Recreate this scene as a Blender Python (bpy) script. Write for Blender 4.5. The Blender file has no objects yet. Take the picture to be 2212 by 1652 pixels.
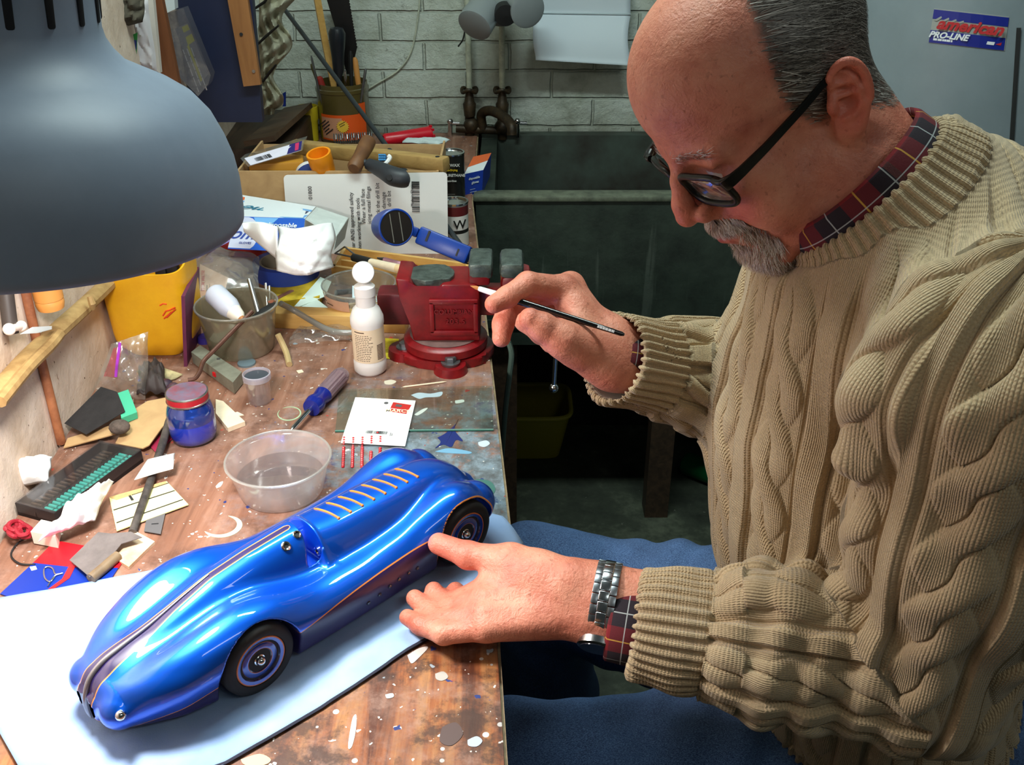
import bpy, bmesh, math, random
import numpy as np
from mathutils import Vector, Matrix
from math import sin, cos, pi, radians, sqrt, atan2
S = bpy.context.scene
C = S.collection
random.seed(7)
# ---------------------------------------------------------------- camera, world, lights, exposure
FPX = 2150.0
TH = radians(28.84)
CT, ST = cos(TH), sin(TH)
CAM = Vector((0, 0, 1.58))
BZ = 0.90                                   # bench top height
cd = bpy.data.cameras.new('camera'); cam = bpy.data.objects.new('camera', cd); C.objects.link(cam)
cam.location = CAM; cam.rotation_euler = (pi/2 - TH, 0, 0)
cd.sensor_width = 36; cd.lens = FPX/2212*36; cd.clip_start = 0.02
S.camera = cam
S.view_settings.view_transform = 'Standard'; S.view_settings.look = 'None'
S.view_settings.exposure = 0.0; S.view_settings.gamma = 1.0
S.view_settings.use_curve_mapping = False
wd = bpy.data.worlds.new('world'); S.world = wd; wd.use_nodes = True
bg = wd.node_tree.nodes['Background']; bg.inputs[0].default_value = (0.62, 0.74, 0.72, 1); bg.inputs[1].default_value = 0.05

def light(name, kind, loc, power, color, size=0.1, size_y=None, target=None, shape='RECTANGLE', spread=None):
    l = bpy.data.lights.new(name, kind); l.energy = power; l.color = color
    if kind == 'AREA':
        l.shape = shape; l.size = size
        if size_y: l.size_y = size_y
        if spread: l.spread = spread
    o = bpy.data.objects.new(name, l); C.objects.link(o); o.location = loc
    if target is not None:
        o.rotation_euler = (Vector(target) - Vector(loc)).to_track_quat('-Z', 'Y').to_euler()
    return o

LAMP_C = None  # filled by the lamp builder
light('ceiling_tube_and_fill', 'AREA', (-0.15, 1.25, 2.42), 27, (0.80, 0.97, 0.93), 1.2, 0.16, (-0.15, 1.25, 0), 'RECTANGLE')
light('ceiling_tube_and_fill', 'AREA', (0.75, -0.35, 2.42), 4.5, (0.90, 0.98, 0.93), 1.2, 0.16, (0.5, 0.3, 0.5), 'RECTANGLE')  # added fill light from the front, not a real tube

# ---------------------------------------------------------------- pixel of the photograph -> point of the room
def ray(px, py):
    x = (px - 1106)/FPX; y = (826 - py)/FPX
    return Vector((x, CT + y*ST, -ST + y*CT))
def P(px, py, d): return CAM + ray(px, py)*d
def at(px, py, h=0.0):
    r = ray(px, py); return CAM + r*((CAM.z - BZ - h)/-r.z)
def atf(px, py, z=0.0):
    r = ray(px, py); return CAM + r*((CAM.z - z)/-r.z)
def atY(px, py, Y):
    r = ray(px, py); return CAM + r*(Y/r.y)
def wl(px, py, off=0.0):                    # a point on the left wall
    r = ray(px, py); return CAM + r*((-0.506 + off)/(r.x + 0.0668*r.y))
def wlx(Y): return -0.506 - 0.0668*Y

# ---------------------------------------------------------------- materials
def lin(c):
    if isinstance(c, str):
        c = [int(c[i:i+2], 16) for i in (1, 3, 5)]
    return tuple(((v/255)/12.92 if v/255 <= .04045 else ((v/255 + .055)/1.055)**2.4) for v in c) + (1,)
MATS = {}
def nt(name):
    m = bpy.data.materials.new(name); m.use_nodes = True
    t = m.node_tree; b = t.nodes['Principled BSDF']
    return m, t, b
def N(t, kind, **kw):
    n = t.nodes.new(kind)
    for k, v in kw.items():
        if k.startswith('i_'): n.inputs[k[2:].replace('_', ' ')].default_value = v
        elif k.startswith('n'): n.inputs[int(k[1:])].default_value = v
        else: setattr(n, k, v)
    return n
def L(t, a, b): t.links.new(a, b)
def coords(t, scale=(1, 1, 1), kind='Object', rot=(0, 0, 0)):
    tc = t.nodes.new('ShaderNodeTexCoord'); mp = t.nodes.new('ShaderNodeMapping')
    mp.inputs['Scale'].default_value = scale; mp.inputs['Rotation'].default_value = rot
    L(t, tc.outputs[kind], mp.inputs[0]); return mp.outputs[0]
def noise(t, vec, scale, detail=4, rough=.6, dist=0):
    n = N(t, 'ShaderNodeTexNoise'); n.inputs['Scale'].default_value = scale; n.inputs['Detail'].default_value = detail
    n.inputs['Roughness'].default_value = rough; n.inputs['Distortion'].default_value = dist
    if vec is not None: L(t, vec, n.inputs['Vector'])
    return n.outputs[0]
def ramp(t, fac, stops, interp='LINEAR'):
    r = N(t, 'ShaderNodeValToRGB'); r.color_ramp.interpolation = interp
    el = r.color_ramp.elements
    while len(el) < len(stops): el.new(0.5)
    for e, (p, c) in zip(el, stops):
        e.position = p; e.color = c if len(c) == 4 else tuple(c) + (1,)
    L(t, fac, r.inputs[0]); return r.outputs[0]
def mixc(t, fac, a, b, mode='MIX'):
    m = N(t, 'ShaderNodeMix', data_type='RGBA', blend_type=mode)
    for s, v in ((0, fac), (6, a), (7, b)):
        if isinstance(v, (int, float)): m.inputs[s].default_value = v
        elif isinstance(v, (tuple, list)): m.inputs[s].default_value = v
        else: L(t, v, m.inputs[s])
    return m.outputs[2]
def math_(t, op, a, b=0.0, c=0.0, clamp=False):
    m = N(t, 'ShaderNodeMath', operation=op); m.use_clamp = clamp
    for i, v in enumerate((a, b, c)):
        if isinstance(v, (int, float)): m.inputs[i].default_value = v
        else: L(t, v, m.inputs[i])
    return m.outputs[0]
def attr(t, name, out='Fac'): return N(t, 'ShaderNodeAttribute', attribute_name=name).outputs[out]
def bump(t, b, h, strength=.3, dist=.001):
    n = N(t, 'ShaderNodeBump'); n.inputs['Strength'].default_value = strength; n.inputs['Distance'].default_value = dist
    L(t, h, n.inputs['Height']); L(t, n.outputs[0], b.inputs['Normal'])
def mat(name, col, rough=.5, metal=0.0, var=0.0, vs=60, bmp=0.0, bs=200, spec=.5, coat=0.0, trans=0.0, emit=0.0, col2=None, bd=.001):
    if name in MATS: return MATS[name]
    m, t, b = nt(name)
    col = lin(col)
    b.inputs['Base Color'].default_value = col; b.inputs['Roughness'].default_value = rough; b.inputs['Metallic'].default_value = metal
    b.inputs['Specular IOR Level'].default_value = spec; b.inputs['Coat Weight'].default_value = coat; b.inputs['Coat Roughness'].default_value = .05
    b.inputs['Transmission Weight'].default_value = trans
    if emit: b.inputs['Emission Color'].default_value = col; b.inputs['Emission Strength'].default_value = emit
    v = coords(t)
    if var or col2:
        c2 = lin(col2) if col2 else tuple(x*(1 - var) for x in col[:3]) + (1,)
        c1 = col if col2 else tuple(min(1, x*(1 + var)) for x in col[:3]) + (1,)
        f = ramp(t, noise(t, v, vs, 5, .65), [(.35, (0, 0, 0)), (.65, (1, 1, 1))])
        L(t, mixc(t, f, c1, c2), b.inputs['Base Color'])
    if bmp: bump(t, b, noise(t, v, bs, 4), bmp, bd)
    MATS[name] = m; return m
def clear(name, col=(235, 238, 236), op=.12, rough=.08, haze=0.0, gl_=.45):
    """thin clear plastic: mostly transparent, glossy by angle"""
    if name in MATS: return MATS[name]
    m, t, b = nt(name); t.nodes.remove(b); out = t.nodes['Material Output']
    tr = N(t, 'ShaderNodeBsdfTransparent'); tr.inputs[0].default_value = tuple(.5 + .5*x for x in lin(col)[:3]) + (1,)
    gl = N(t, 'ShaderNodeBsdfGlossy'); gl.inputs['Roughness'].default_value = rough; gl.inputs[0].default_value = (1, 1, 1, 1)
    df = N(t, 'ShaderNodeBsdfDiffuse'); df.inputs[0].default_value = lin(col)
    tl = N(t, 'ShaderNodeBsdfTranslucent'); tl.inputs[0].default_value = lin(col)
    dm = N(t, 'ShaderNodeMixShader'); dm.inputs[0].default_value = .5; L(t, df.outputs[0], dm.inputs[1]); L(t, tl.outputs[0], dm.inputs[2])
    a = N(t, 'ShaderNodeMixShader'); a.inputs[0].default_value = op
    L(t, tr.outputs[0], a.inputs[1]); L(t, dm.outputs[0], a.inputs[2])
    lw = N(t, 'ShaderNodeLayerWeight'); lw.inputs[0].default_value = .35
    f = math_(t, 'MULTIPLY_ADD', lw.outputs['Facing'], gl_, .04)
    if haze:
        v = coords(t); f = math_(t, 'MULTIPLY_ADD', ramp(t, noise(t, v, 45, 3), [(.45, (0, 0, 0)), (.7, (1, 1, 1))]), haze, f)
    s = N(t, 'ShaderNodeMixShader'); L(t, f, s.inputs[0]); L(t, a.outputs[0], s.inputs[1]); L(t, gl.outputs[0], s.inputs[2])
    L(t, s.outputs[0], out.inputs[0]); MATS[name] = m; return m
def wood(name, c1, c2, scale=(60, 4, 60), rough=.55):
    if name in MATS: return MATS[name]
    m, t, b = nt(name); v = coords(t, scale)
    f = noise(t, v, 1.0, 6, .6, .6)
    L(t, ramp(t, f, [(.3, lin(c1)), (.7, lin(c2))]), b.inputs['Base Color']); b.inputs['Roughness'].default_value = rough
    bump(t, b, f, .25, .001); MATS[name] = m; return m

# ---------------------------------------------------------------- mesh building
class MB:
    def __init__(s, M=None): s.v = []; s.f = []; s.m = []; s.s = []; s.M = M or Matrix()
    def add(s, vs, fs, mi=0, sm=False, M=None):
        T = s.M @ M if M is not None else s.M; o = len(s.v)
        s.v += [T @ Vector(v) for v in vs]
        for f in fs: s.f.append([i + o for i in f]); s.m.append(mi); s.s.append(sm)
        return s
    def bm(s, b, mi=0, sm=False, M=None):
        b.verts.ensure_lookup_table(); b.verts.index_update()
        s.add([v.co.copy() for v in b.verts], [[v.index for v in f.verts] for f in b.faces], mi, sm, M); b.free(); return s
    def box(s, c, size, mi=0, rz=0, bev=0, M=None, R=None, seg=2):
        b = bmesh.new(); bmesh.ops.create_cube(b, size=1)
        bmesh.ops.scale(b, vec=Vector(size), verts=b.verts)
        if bev: bmesh.ops.bevel(b, geom=b.edges[:], offset=bev, segments=seg, profile=.5, affect='EDGES')
        X = Matrix.Translation(Vector(c)) @ (R.to_4x4() if R is not None else Matrix.Rotation(rz, 4, 'Z'))
        return s.bm(b, mi, bool(bev and seg > 2), (M @ X) if M is not None else X)
    def prism(s, pts, z0, z1, mi=0, M=None, bev=0):
        """polygon in xy (either winding) extruded in z"""
        n = len(pts); a = sum(pts[i][0]*pts[(i+1) % n][1] - pts[(i+1) % n][0]*pts[i][1] for i in range(n))
        if a < 0: pts = pts[::-1]
        b = bmesh.new()
        lo = [b.verts.new((p[0], p[1], z0)) for p in pts]; hi = [b.verts.new((p[0], p[1], z1)) for p in pts]
        b.faces.new(lo[::-1]); top = b.faces.new(hi)
        for i in range(n): b.faces.new((lo[i], lo[(i+1) % n], hi[(i+1) % n], hi[i]))
        if bev: bmesh.ops.bevel(b, geom=b.edges[:], offset=bev, segments=2, profile=.5, affect='EDGES', clamp_overlap=True)
        return s.bm(b, mi, False, M)
    def slab(s, pts3, thick, mi=0):
        """polygon of world points extruded down by thick (follows their heights)"""
        n = len(pts3); ps = [Vector(p) for p in pts3]
        nm = Vector((0, 0, 0))
        for i in range(n):
            a, b = ps[i], ps[(i+1) % n]; nm += a.cross(b)
        nm.normalize()
        if (nm.z < 0 if abs(nm.z) > .3 else nm.dot(CAM - ps[0]) < 0): ps = ps[::-1]; nm = -nm
        vs = ps + [p - nm*thick for p in ps]
        return s.add(vs, [list(range(n)), list(range(2*n - 1, n - 1, -1))] + [[i + n, (i+1) % n + n, (i+1) % n, i] for i in range(n)], mi)
    def lathe(s, prof, n=32, mi=0, M=None, sm=True, caps=True, arc=None, mis=None):
        vs = []; fs = []; k = len(prof)
        for i in range(n):
            a = 2*pi*i/n
            for r, z in prof: vs.append((r*cos(a), r*sin(a), z))
        for i in range(n):
            j = (i+1) % n
            for q in range(k-1):
                fs.append([i*k+q, j*k+q, j*k+q+1, i*k+q+1])
        if mis:
            for q in range(k-1): s.add([], [], 0)
            o = len(s.v); s.add(vs, [], mi, sm, M)
            for idx, f in enumerate(fs): s.f.append([x+o for x in f]); s.m.append(mis[idx % (k-1)]); s.s.append(sm)
            fs2 = []
            if caps:
                if prof[0][0] > 1e-6: s.f.append([o + i*k for i in range(n)][::-1]); s.m.append(mis[0]); s.s.append(False)
                if prof[-1][0] > 1e-6: s.f.append([o + i*k+k-1 for i in range(n)]); s.m.append(mis[-1]); s.s.append(False)
            return s
        s.add(vs, fs, mi, sm, M); o = len(s.v) - len(vs)
        if caps:
            if prof[0][0] > 1e-6: s.f.append([o + i*k for i in range(n)][::-1]); s.m.append(mi); s.s.append(False)
            if prof[-1][0] > 1e-6: s.f.append([o + i*k+k-1 for i in range(n)]); s.m.append(mi); s.s.append(False)
        return s
    def tube(s, pts, r, n=10, mi=0, M=None, closed=False, flat=1.0):
        ps = [Vector(p) for p in pts]; k = len(ps)
        rs = r if isinstance(r, (list, tuple)) else [r]*k
        up = None; vs = []; fs = []
        for i in range(k):
            if closed: t = ps[(i+1) % k] - ps[i-1]
            else: t = ps[min(i+1, k-1)] - ps[max(i-1, 0)]
            t.normalize()
            if up is None:
                up = t.orthogonal().normalized()
                if abs(t.z) < .9: up = (Vector((0, 0, 1)) - t*t.z).normalized()
            else:
                up = (up - t*up.dot(t)).normalized()
            sd = t.cross(up)
            for j in range(n):
                a = 2*pi*j/n; vs.append(ps[i] + (up*cos(a)*flat + sd*sin(a))*rs[i])
        for i in range(k if closed else k-1):
            for j in range(n):
                a = i*n+j; b = i*n+(j+1) % n; c = ((i+1) % k)*n
                fs.append([a, b, c+(j+1) % n, c+j])
        if not closed: fs += [list(range(n))[::-1], [(k-1)*n+j for j in range(n)]]
        return s.add(vs, fs, mi, True, M)
    def ball(s, c, r, mi=0, sc=(1, 1, 1), M=None, n=16):
        b = bmesh.new(); bmesh.ops.create_uvsphere(b, u_segments=n, v_segments=max(6, n//2), radius=r)
        X = Matrix.Translation(Vector(c)) @ Matrix.Diagonal((*sc, 1))
        return s.bm(b, mi, True, (M @ X) if M is not None else X)
    def grid(s, fn, nu, nv, mi=0, sm=True, M=None):
        vs = [fn(i/nu, j/nv) for j in range(nv+1) for i in range(nu+1)]; w = nu+1
        return s.add(vs, [[j*w+i, j*w+i+1, (j+1)*w+i+1, (j+1)*w+i] for j in range(nv) for i in range(nu)], mi, sm, M)
    def text(s, body, size, M, mi=0, ext=0.0003, shear=0.0, align='CENTER', sx=1.0, bold=0.0, spacing=1.0):
        cu = bpy.data.curves.new('t', 'FONT'); cu.body = body; cu.size = size; cu.align_x = align; cu.align_y = 'CENTER'
        cu.extrude = ext; cu.shear = shear; cu.resolution_u = 3; cu.offset = bold; cu.space_character = spacing
        o = bpy.data.objects.new('t', cu); C.objects.link(o)
        dg = bpy.context.evaluated_depsgraph_get(); me = o.evaluated_get(dg).to_mesh()
        s.add([v.co.copy() for v in me.vertices], [list(p.vertices) for p in me.polygons], mi, False, M @ Matrix.Diagonal((sx, 1, 1, 1)))
        o.evaluated_get(dg).to_mesh_clear(); bpy.data.objects.remove(o); bpy.data.curves.remove(cu); return s
    def build(s, name, mats, parent=None, origin=None, label=None, cat=None, group=None, kind=None, solid=0, sub=0):
        me = bpy.data.meshes.new(name)
        if parent is not None: off = parent.matrix_world_loc if False else Vector(parent['_o'])
        elif origin is not None: off = Vector(origin)
        else:
            xs = [v.x for v in s.v]; ys = [v.y for v in s.v]; zs = [v.z for v in s.v]
            off = Vector(((min(xs)+max(xs))/2, (min(ys)+max(ys))/2, min(zs)))
        me.from_pydata([tuple(v - off) for v in s.v], [], s.f)
        for m in (mats if isinstance(mats, (list, tuple)) else [mats]): me.materials.append(m)
        me.polygons.foreach_set('material_index', s.m); me.polygons.foreach_set('use_smooth', s.s); me.update(); me.set_sharp_from_angle(angle=radians(42))
        o = bpy.data.objects.new(name, me); C.objects.link(o)
        ORI[o.name] = off
        if parent is not None: o.parent = parent
        else: o.location = off
        o['_o'] = tuple(off)
        if solid:
            md = o.modifiers.new('solid', 'SOLIDIFY'); md.thickness = abs(solid); md.offset = -1 if solid > 0 else 1
        if sub:
            md = o.modifiers.new('sub', 'SUBSURF'); md.levels = sub; md.render_levels = sub
        tag(o, label, cat, group, kind); return o
ORI = {}
def tag(o, label=None, cat=None, group=None, kind=None):
    if label: o['label'] = label
    if cat: o['category'] = cat
    if group: o['group'] = group
    if kind: o['kind'] = kind
    return o
def thing(name, label, cat, loc, group=None):
    o = bpy.data.objects.new(name, None); C.objects.link(o); o.location = loc; o['_o'] = tuple(loc); o.empty_display_size = .02
    return tag(o, label, cat, group)
def T(v): return Matrix.Translation(Vector(v))
def RZ(a): return Matrix.Rotation(a, 4, 'Z')
def RX(a): return Matrix.Rotation(a, 4, 'X')
def RY(a): return Matrix.Rotation(a, 4, 'Y')
def frame(o, x, y):
    """matrix with origin o, x axis along x, y axis near y, z = x cross y"""
    x = Vector(x).normalized(); z = x.cross(Vector(y)).normalized(); y = z.cross(x)
    return Matrix(((x.x, y.x, z.x, o[0]), (x.y, y.y, z.y, o[1]), (x.z, y.z, z.z, o[2]), (0, 0, 0, 1)))
def dirz(a, b): d = Vector(b) - Vector(a); return atan2(d.y, d.x)
def smooth_path(pts, n=6):
    """Catmull-Rom through points"""
    ps = [Vector(p) for p in pts]; out = []
    for i in range(len(ps)-1):
        a, b, c, d = ps[max(i-1, 0)], ps[i], ps[i+1], ps[min(i+2, len(ps)-1)]
        for k in range(n):
            u = k/n; out.append(.5*((2*b) + (c-a)*u + (2*a-5*b+4*c-d)*u*u + (3*b-a-3*c+d)*u**3))
    return out + [ps[-1]]

# ---------------------------------------------------------------- smooth solids (distance fields -> one continuous surface)
def vlen(a): return np.sqrt(np.einsum('ij,ij->i', a, a))
def rc(p, a, b, r1, r2):
    a = np.asarray(a, float); b = np.asarray(b, float); ba = b - a
    q = p - a; h = np.clip(q @ ba/(ba @ ba + 1e-12), 0, 1)
    return vlen(q - h[:, None]*ba) - (r1 + (r2 - r1)*h)
def ell(p, c, r, R=None):
    q = p - np.asarray(c, float)
    if R is not None: q = q @ R
    r = np.asarray(r, float); a = q/r; k0 = vlen(a); k1 = vlen(a/r)
    return np.where(k1 > 1e-9, k0*(k0 - 1)/np.maximum(k1, 1e-9), -r.min())
def smin(a, b, k):
    h = np.maximum(k - np.abs(a - b), 0)/k; return np.minimum(a, b) - h*h*k*.25
def smax(a, b, k): return -smin(-a, -b, k)
def chain(p, pts, rs, k=None):
    d = None
    for i in range(len(pts)-1):
        e = rc(p, pts[i], pts[i+1], rs[i], rs[i+1]); d = e if d is None else (smin(d, e, k) if k else np.minimum(d, e))
    return d
def sgrad(fn, p, e):
    g = np.empty_like(p)
    for i in range(3):
        o = np.zeros(3); o[i] = e; g[:, i] = fn(p + o) - fn(p - o)
    return g/np.maximum(vlen(g), 1e-12)[:, None]
def sproj(fn, p, e, it=2):
    for _ in range(it): p = p - sgrad(fn, p, e)*np.clip(fn(p), -3*e, 3*e)[:, None]
    return p
def snet(fn, lo, hi, h, tile=16, proj=2, margin=1.25):
    """surface net of fn(points)=0 in a box, built tile by tile; returns verts, quads"""
    lo = np.asarray(lo, float); nt_ = np.ceil((np.asarray(hi) - lo)/(h*tile)).astype(int)
    G = (nt_*tile).astype(np.int64) + 2
    idx = np.stack(np.meshgrid(*[np.arange(n) for n in nt_], indexing='ij'), -1).reshape(-1, 3)
    cen = lo + (idx + .5)*tile*h
    d = np.concatenate([fn(cen[i:i+60000]) for i in range(0, len(cen), 60000)])
    idx = idx[np.abs(d) < tile*h*.87*margin]
    K = []; V = []; Q = []
    ax = np.arange(tile+1); loc = np.stack(np.meshgrid(ax, ax, ax, indexing='ij'), -1).reshape(-1, 3)
    key = lambda c: (c[..., 0]*G[1] + c[..., 1])*G[2] + c[..., 2]
    cor = np.array([(i, j, k) for i in (0, 1) for j in (0, 1) for k in (0, 1)])
    edg = [(a, b) for a in range(8) for b in range(a+1, 8) if np.abs(cor[a]-cor[b]).sum() == 1]
    B = max(1, 400000//len(loc))
    for s0 in range(0, len(idx), B):
        ti = idx[s0:s0+B]; base = ti*tile
        pts = lo + (base[:, None, :] + loc[None])*h
        val = fn(pts.reshape(-1, 3)).reshape(len(ti), tile+1, tile+1, tile+1)
        sg = val < 0
        cs = sum(sg[:, i:i+tile, j:j+tile, k:k+tile].astype(np.int8) for i, j, k in cor)
        b, i, j, k = np.nonzero((cs > 0) & (cs < 8))
        if len(b) == 0: continue
        cv = np.stack([val[b, i+c[0], j+c[1], k+c[2]] for c in cor], 1)
        acc = np.zeros((len(b), 3)); cnt = np.zeros(len(b))
        for a, c in edg:
            x, y = cv[:, a], cv[:, c]; m = (x < 0) != (y < 0)
            t = np.where(m, x/np.where(m, x - y, 1), 0)
            acc += np.where(m[:, None], cor[a] + t[:, None]*(cor[c] - cor[a]), 0); cnt += m
        cell = base[b] + np.stack([i, j, k], 1) + 1
        K.append(key(cell)); V.append(lo + (cell - 1 + acc/cnt[:, None])*h)
        for axn in range(3):
            s1 = [slice(0, tile)]*3; s2 = list(s1); s2[axn] = slice(1, tile+1)
            a = sg[(slice(None), *s1)]; c = sg[(slice(None), *s2)]
            b, i, j, k = np.nonzero(a != c)
            if len(b) == 0: continue
            cell = base[b] + np.stack([i, j, k], 1) + 1
            u = np.zeros(3, int); w = np.zeros(3, int); u[(axn+1) % 3] = 1; w[(axn+2) % 3] = 1
            q = np.stack([key(cell - u - w), key(cell - w), key(cell), key(cell - u)], 1)
            fl = ~a[b, i, j, k]; q[fl] = q[fl][:, ::-1]; Q.append(q)
    K = np.concatenate(K); V = np.concatenate(V); Q = np.concatenate(Q)
    K, first = np.unique(K, return_index=True); V = V[first]
    qi = np.searchsorted(K, Q); qi = np.clip(qi, 0, len(K)-1)
    ok = (K[qi] == Q).all(1); qi = qi[ok]
    if proj: V = np.concatenate([sproj(fn, V[i:i+100000], h*.5, proj) for i in range(0, len(V), 100000)])
    return V, qi
def np_mesh(name, V, Q, mats, parent=None, origin=None, attrs=None, mi=None, normals=None, **tg):
    me = bpy.data.meshes.new(name)
    off = np.array(parent['_o']) if parent is not None else np.array(origin if origin is not None else (0, 0, 0), float)
    me.vertices.add(len(V)); me.vertices.foreach_set('co', (V - off).astype(np.float32).ravel())
    k = Q.shape[1]
    me.loops.add(len(Q)*k); me.loops.foreach_set('vertex_index', Q.astype(np.int32).ravel())
    me.polygons.add(len(Q)); me.polygons.foreach_set('loop_start', np.arange(0, len(Q)*k, k, dtype=np.int32))
    me.polygons.foreach_set('loop_total', np.full(len(Q), k, dtype=np.int32))
    me.polygons.foreach_set('use_smooth', np.ones(len(Q), dtype=bool))
    if mi is not None: me.polygons.foreach_set('material_index', np.asarray(mi, np.int32))
    for m in (mats if isinstance(mats, (list, tuple)) else [mats]): me.materials.append(m)
    me.update(calc_edges=True); me.validate()
    for n_, a in (attrs or {}).items():
        if a.ndim == 1:
            t = me.attributes.new(n_, 'FLOAT', 'POINT'); t.data.foreach_set('value', a.astype(np.float32))
        else:
            t = me.attributes.new(n_, 'FLOAT_VECTOR', 'POINT'); t.data.foreach_set('vector', a.astype(np.float32).ravel())
    if normals is not None: me.normals_split_custom_set_from_vertices(normals.astype(np.float32))
    o = bpy.data.objects.new(name, me); C.objects.link(o)
    if parent is not None: o.parent = parent
    else: o.location = off
    o['_o'] = tuple(float(x) for x in off)
    return tag(o, **tg)

def bars(mb, o, x, y, rows, mi, gap, hgt, seed=2):
    """rows of broken dark dashes: print too small to read"""
    r = random.Random(seed); X = frame(o, x, y)
    for k, ln in enumerate(rows):
        p = 0
        while p < ln:
            s = r.uniform(.1, .24)*max(rows); s = min(s, ln - p); mb.box((p + s*.45, -k*gap, .00005), (s*.86, hgt, .0002), mi, M=X); p += s
def lerp(a, b, t): return a + (b - a)*t
# ---------------------------------------------------------------- the room
def m_brick():
    m, t, b = nt('painted brick')
    tc = N(t, 'ShaderNodeTexCoord'); sp = N(t, 'ShaderNodeSeparateXYZ'); cb = N(t, 'ShaderNodeCombineXYZ')
    L(t, tc.outputs['Object'], sp.inputs[0])
    wob = noise(t, tc.outputs['Object'], 14, 3)
    L(t, math_(t, 'MULTIPLY_ADD', wob, .012, sp.outputs[0]), cb.inputs[0]); L(t, math_(t, 'MULTIPLY_ADD', wob, .008, sp.outputs[2]), cb.inputs[1])
    br = N(t, 'ShaderNodeTexBrick', offset=.5); L(t, cb.outputs[0], br.inputs[0])
    for k, v in (('Scale', 1), ('Mortar Size', .0045), ('Mortar Smooth', .6), ('Brick Width', .215), ('Row Height', .0705)): br.inputs[k].default_value = v
    br.inputs['Color1'].default_value = (1, 1, 1, 1); br.inputs['Color2'].default_value = (.88, .88, .88, 1); br.inputs['Mortar'].default_value = (0.62, 0.62, 0.58, 1)
    base = ramp(t, noise(t, tc.outputs['Object'], 9, 6, .65), [(.3, lin((166, 172, 156))), (.5, lin((202, 210, 198))), (.7, lin((216, 224, 216)))])
    base = mixc(t, .55, base, br.outputs[0], 'MULTIPLY')
    st = ramp(t, noise(t, tc.outputs['Object'], 16, 7, .75), [(.61, (0, 0, 0)), (.69, (1, 1, 1))])
    base = mixc(t, math_(t, 'MULTIPLY', st, .75), base, lin((84, 76, 58)))
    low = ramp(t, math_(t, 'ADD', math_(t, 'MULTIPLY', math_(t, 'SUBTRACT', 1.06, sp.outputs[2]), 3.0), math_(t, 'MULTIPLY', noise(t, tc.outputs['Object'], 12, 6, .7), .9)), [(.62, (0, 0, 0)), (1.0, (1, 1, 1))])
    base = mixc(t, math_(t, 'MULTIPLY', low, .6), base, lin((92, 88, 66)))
    base = mixc(t, math_(t, 'LESS_THAN', sp.outputs[2], .895), base, lin((34, 38, 34)))  # lower wall coloured dark to deepen the shade under the sink
    L(t, base, b.inputs['Base Color']); b.inputs['Roughness'].default_value = .6
    h = math_(t, 'ADD', math_(t, 'MULTIPLY', br.outputs[1], -1.0), math_(t, 'MULTIPLY', noise(t, tc.outputs['Object'], 55, 6, .7), .9))
    bump(t, b, h, .9, .008); return m
def m_plaster():
    m, t, b = nt('stained plaster'); v = coords(t)
    base = ramp(t, noise(t, v, 7, 6, .65), [(.3, lin((196, 170, 146))), (.55, lin((226, 206, 188))), (.75, lin((238, 224, 212)))])
    s1 = ramp(t, noise(t, coords(t, (30, 30, 9)), 1, 6, .75), [(.64, (0, 0, 0)), (.70, (1, 1, 1))])
    base = mixc(t, math_(t, 'MULTIPLY', s1, .8), base, lin((120, 72, 44)))
    s2 = ramp(t, noise(t, v, 130, 3, .6), [(.70, (0, 0, 0)), (.74, (1, 1, 1))])
    base = mixc(t, s2, base, lin((90, 60, 42)))
    L(t, base, b.inputs['Base Color']); b.inputs['Roughness'].default_value = .75
    bump(t, b, noise(t, v, 40, 6, .65), .5, .004); return m
def m_floor():
    m, t, b = nt('stained concrete'); v = coords(t)
    base = ramp(t, noise(t, v, 6, 7, .7), [(.35, lin((38, 42, 35))), (.55, lin((62, 68, 56))), (.72, lin((104, 110, 92)))])
    sp = ramp(t, noise(t, v, 34, 4, .6), [(.68, (0, 0, 0)), (.72, (1, 1, 1))])
    base = mixc(t, math_(t, 'MULTIPLY', sp, .7), base, lin((130, 132, 118)))
    L(t, base, b.inputs['Base Color']); b.inputs['Roughness'].default_value = .7
    bump(t, b, noise(t, v, 60, 5), .3, .003); return m
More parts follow.
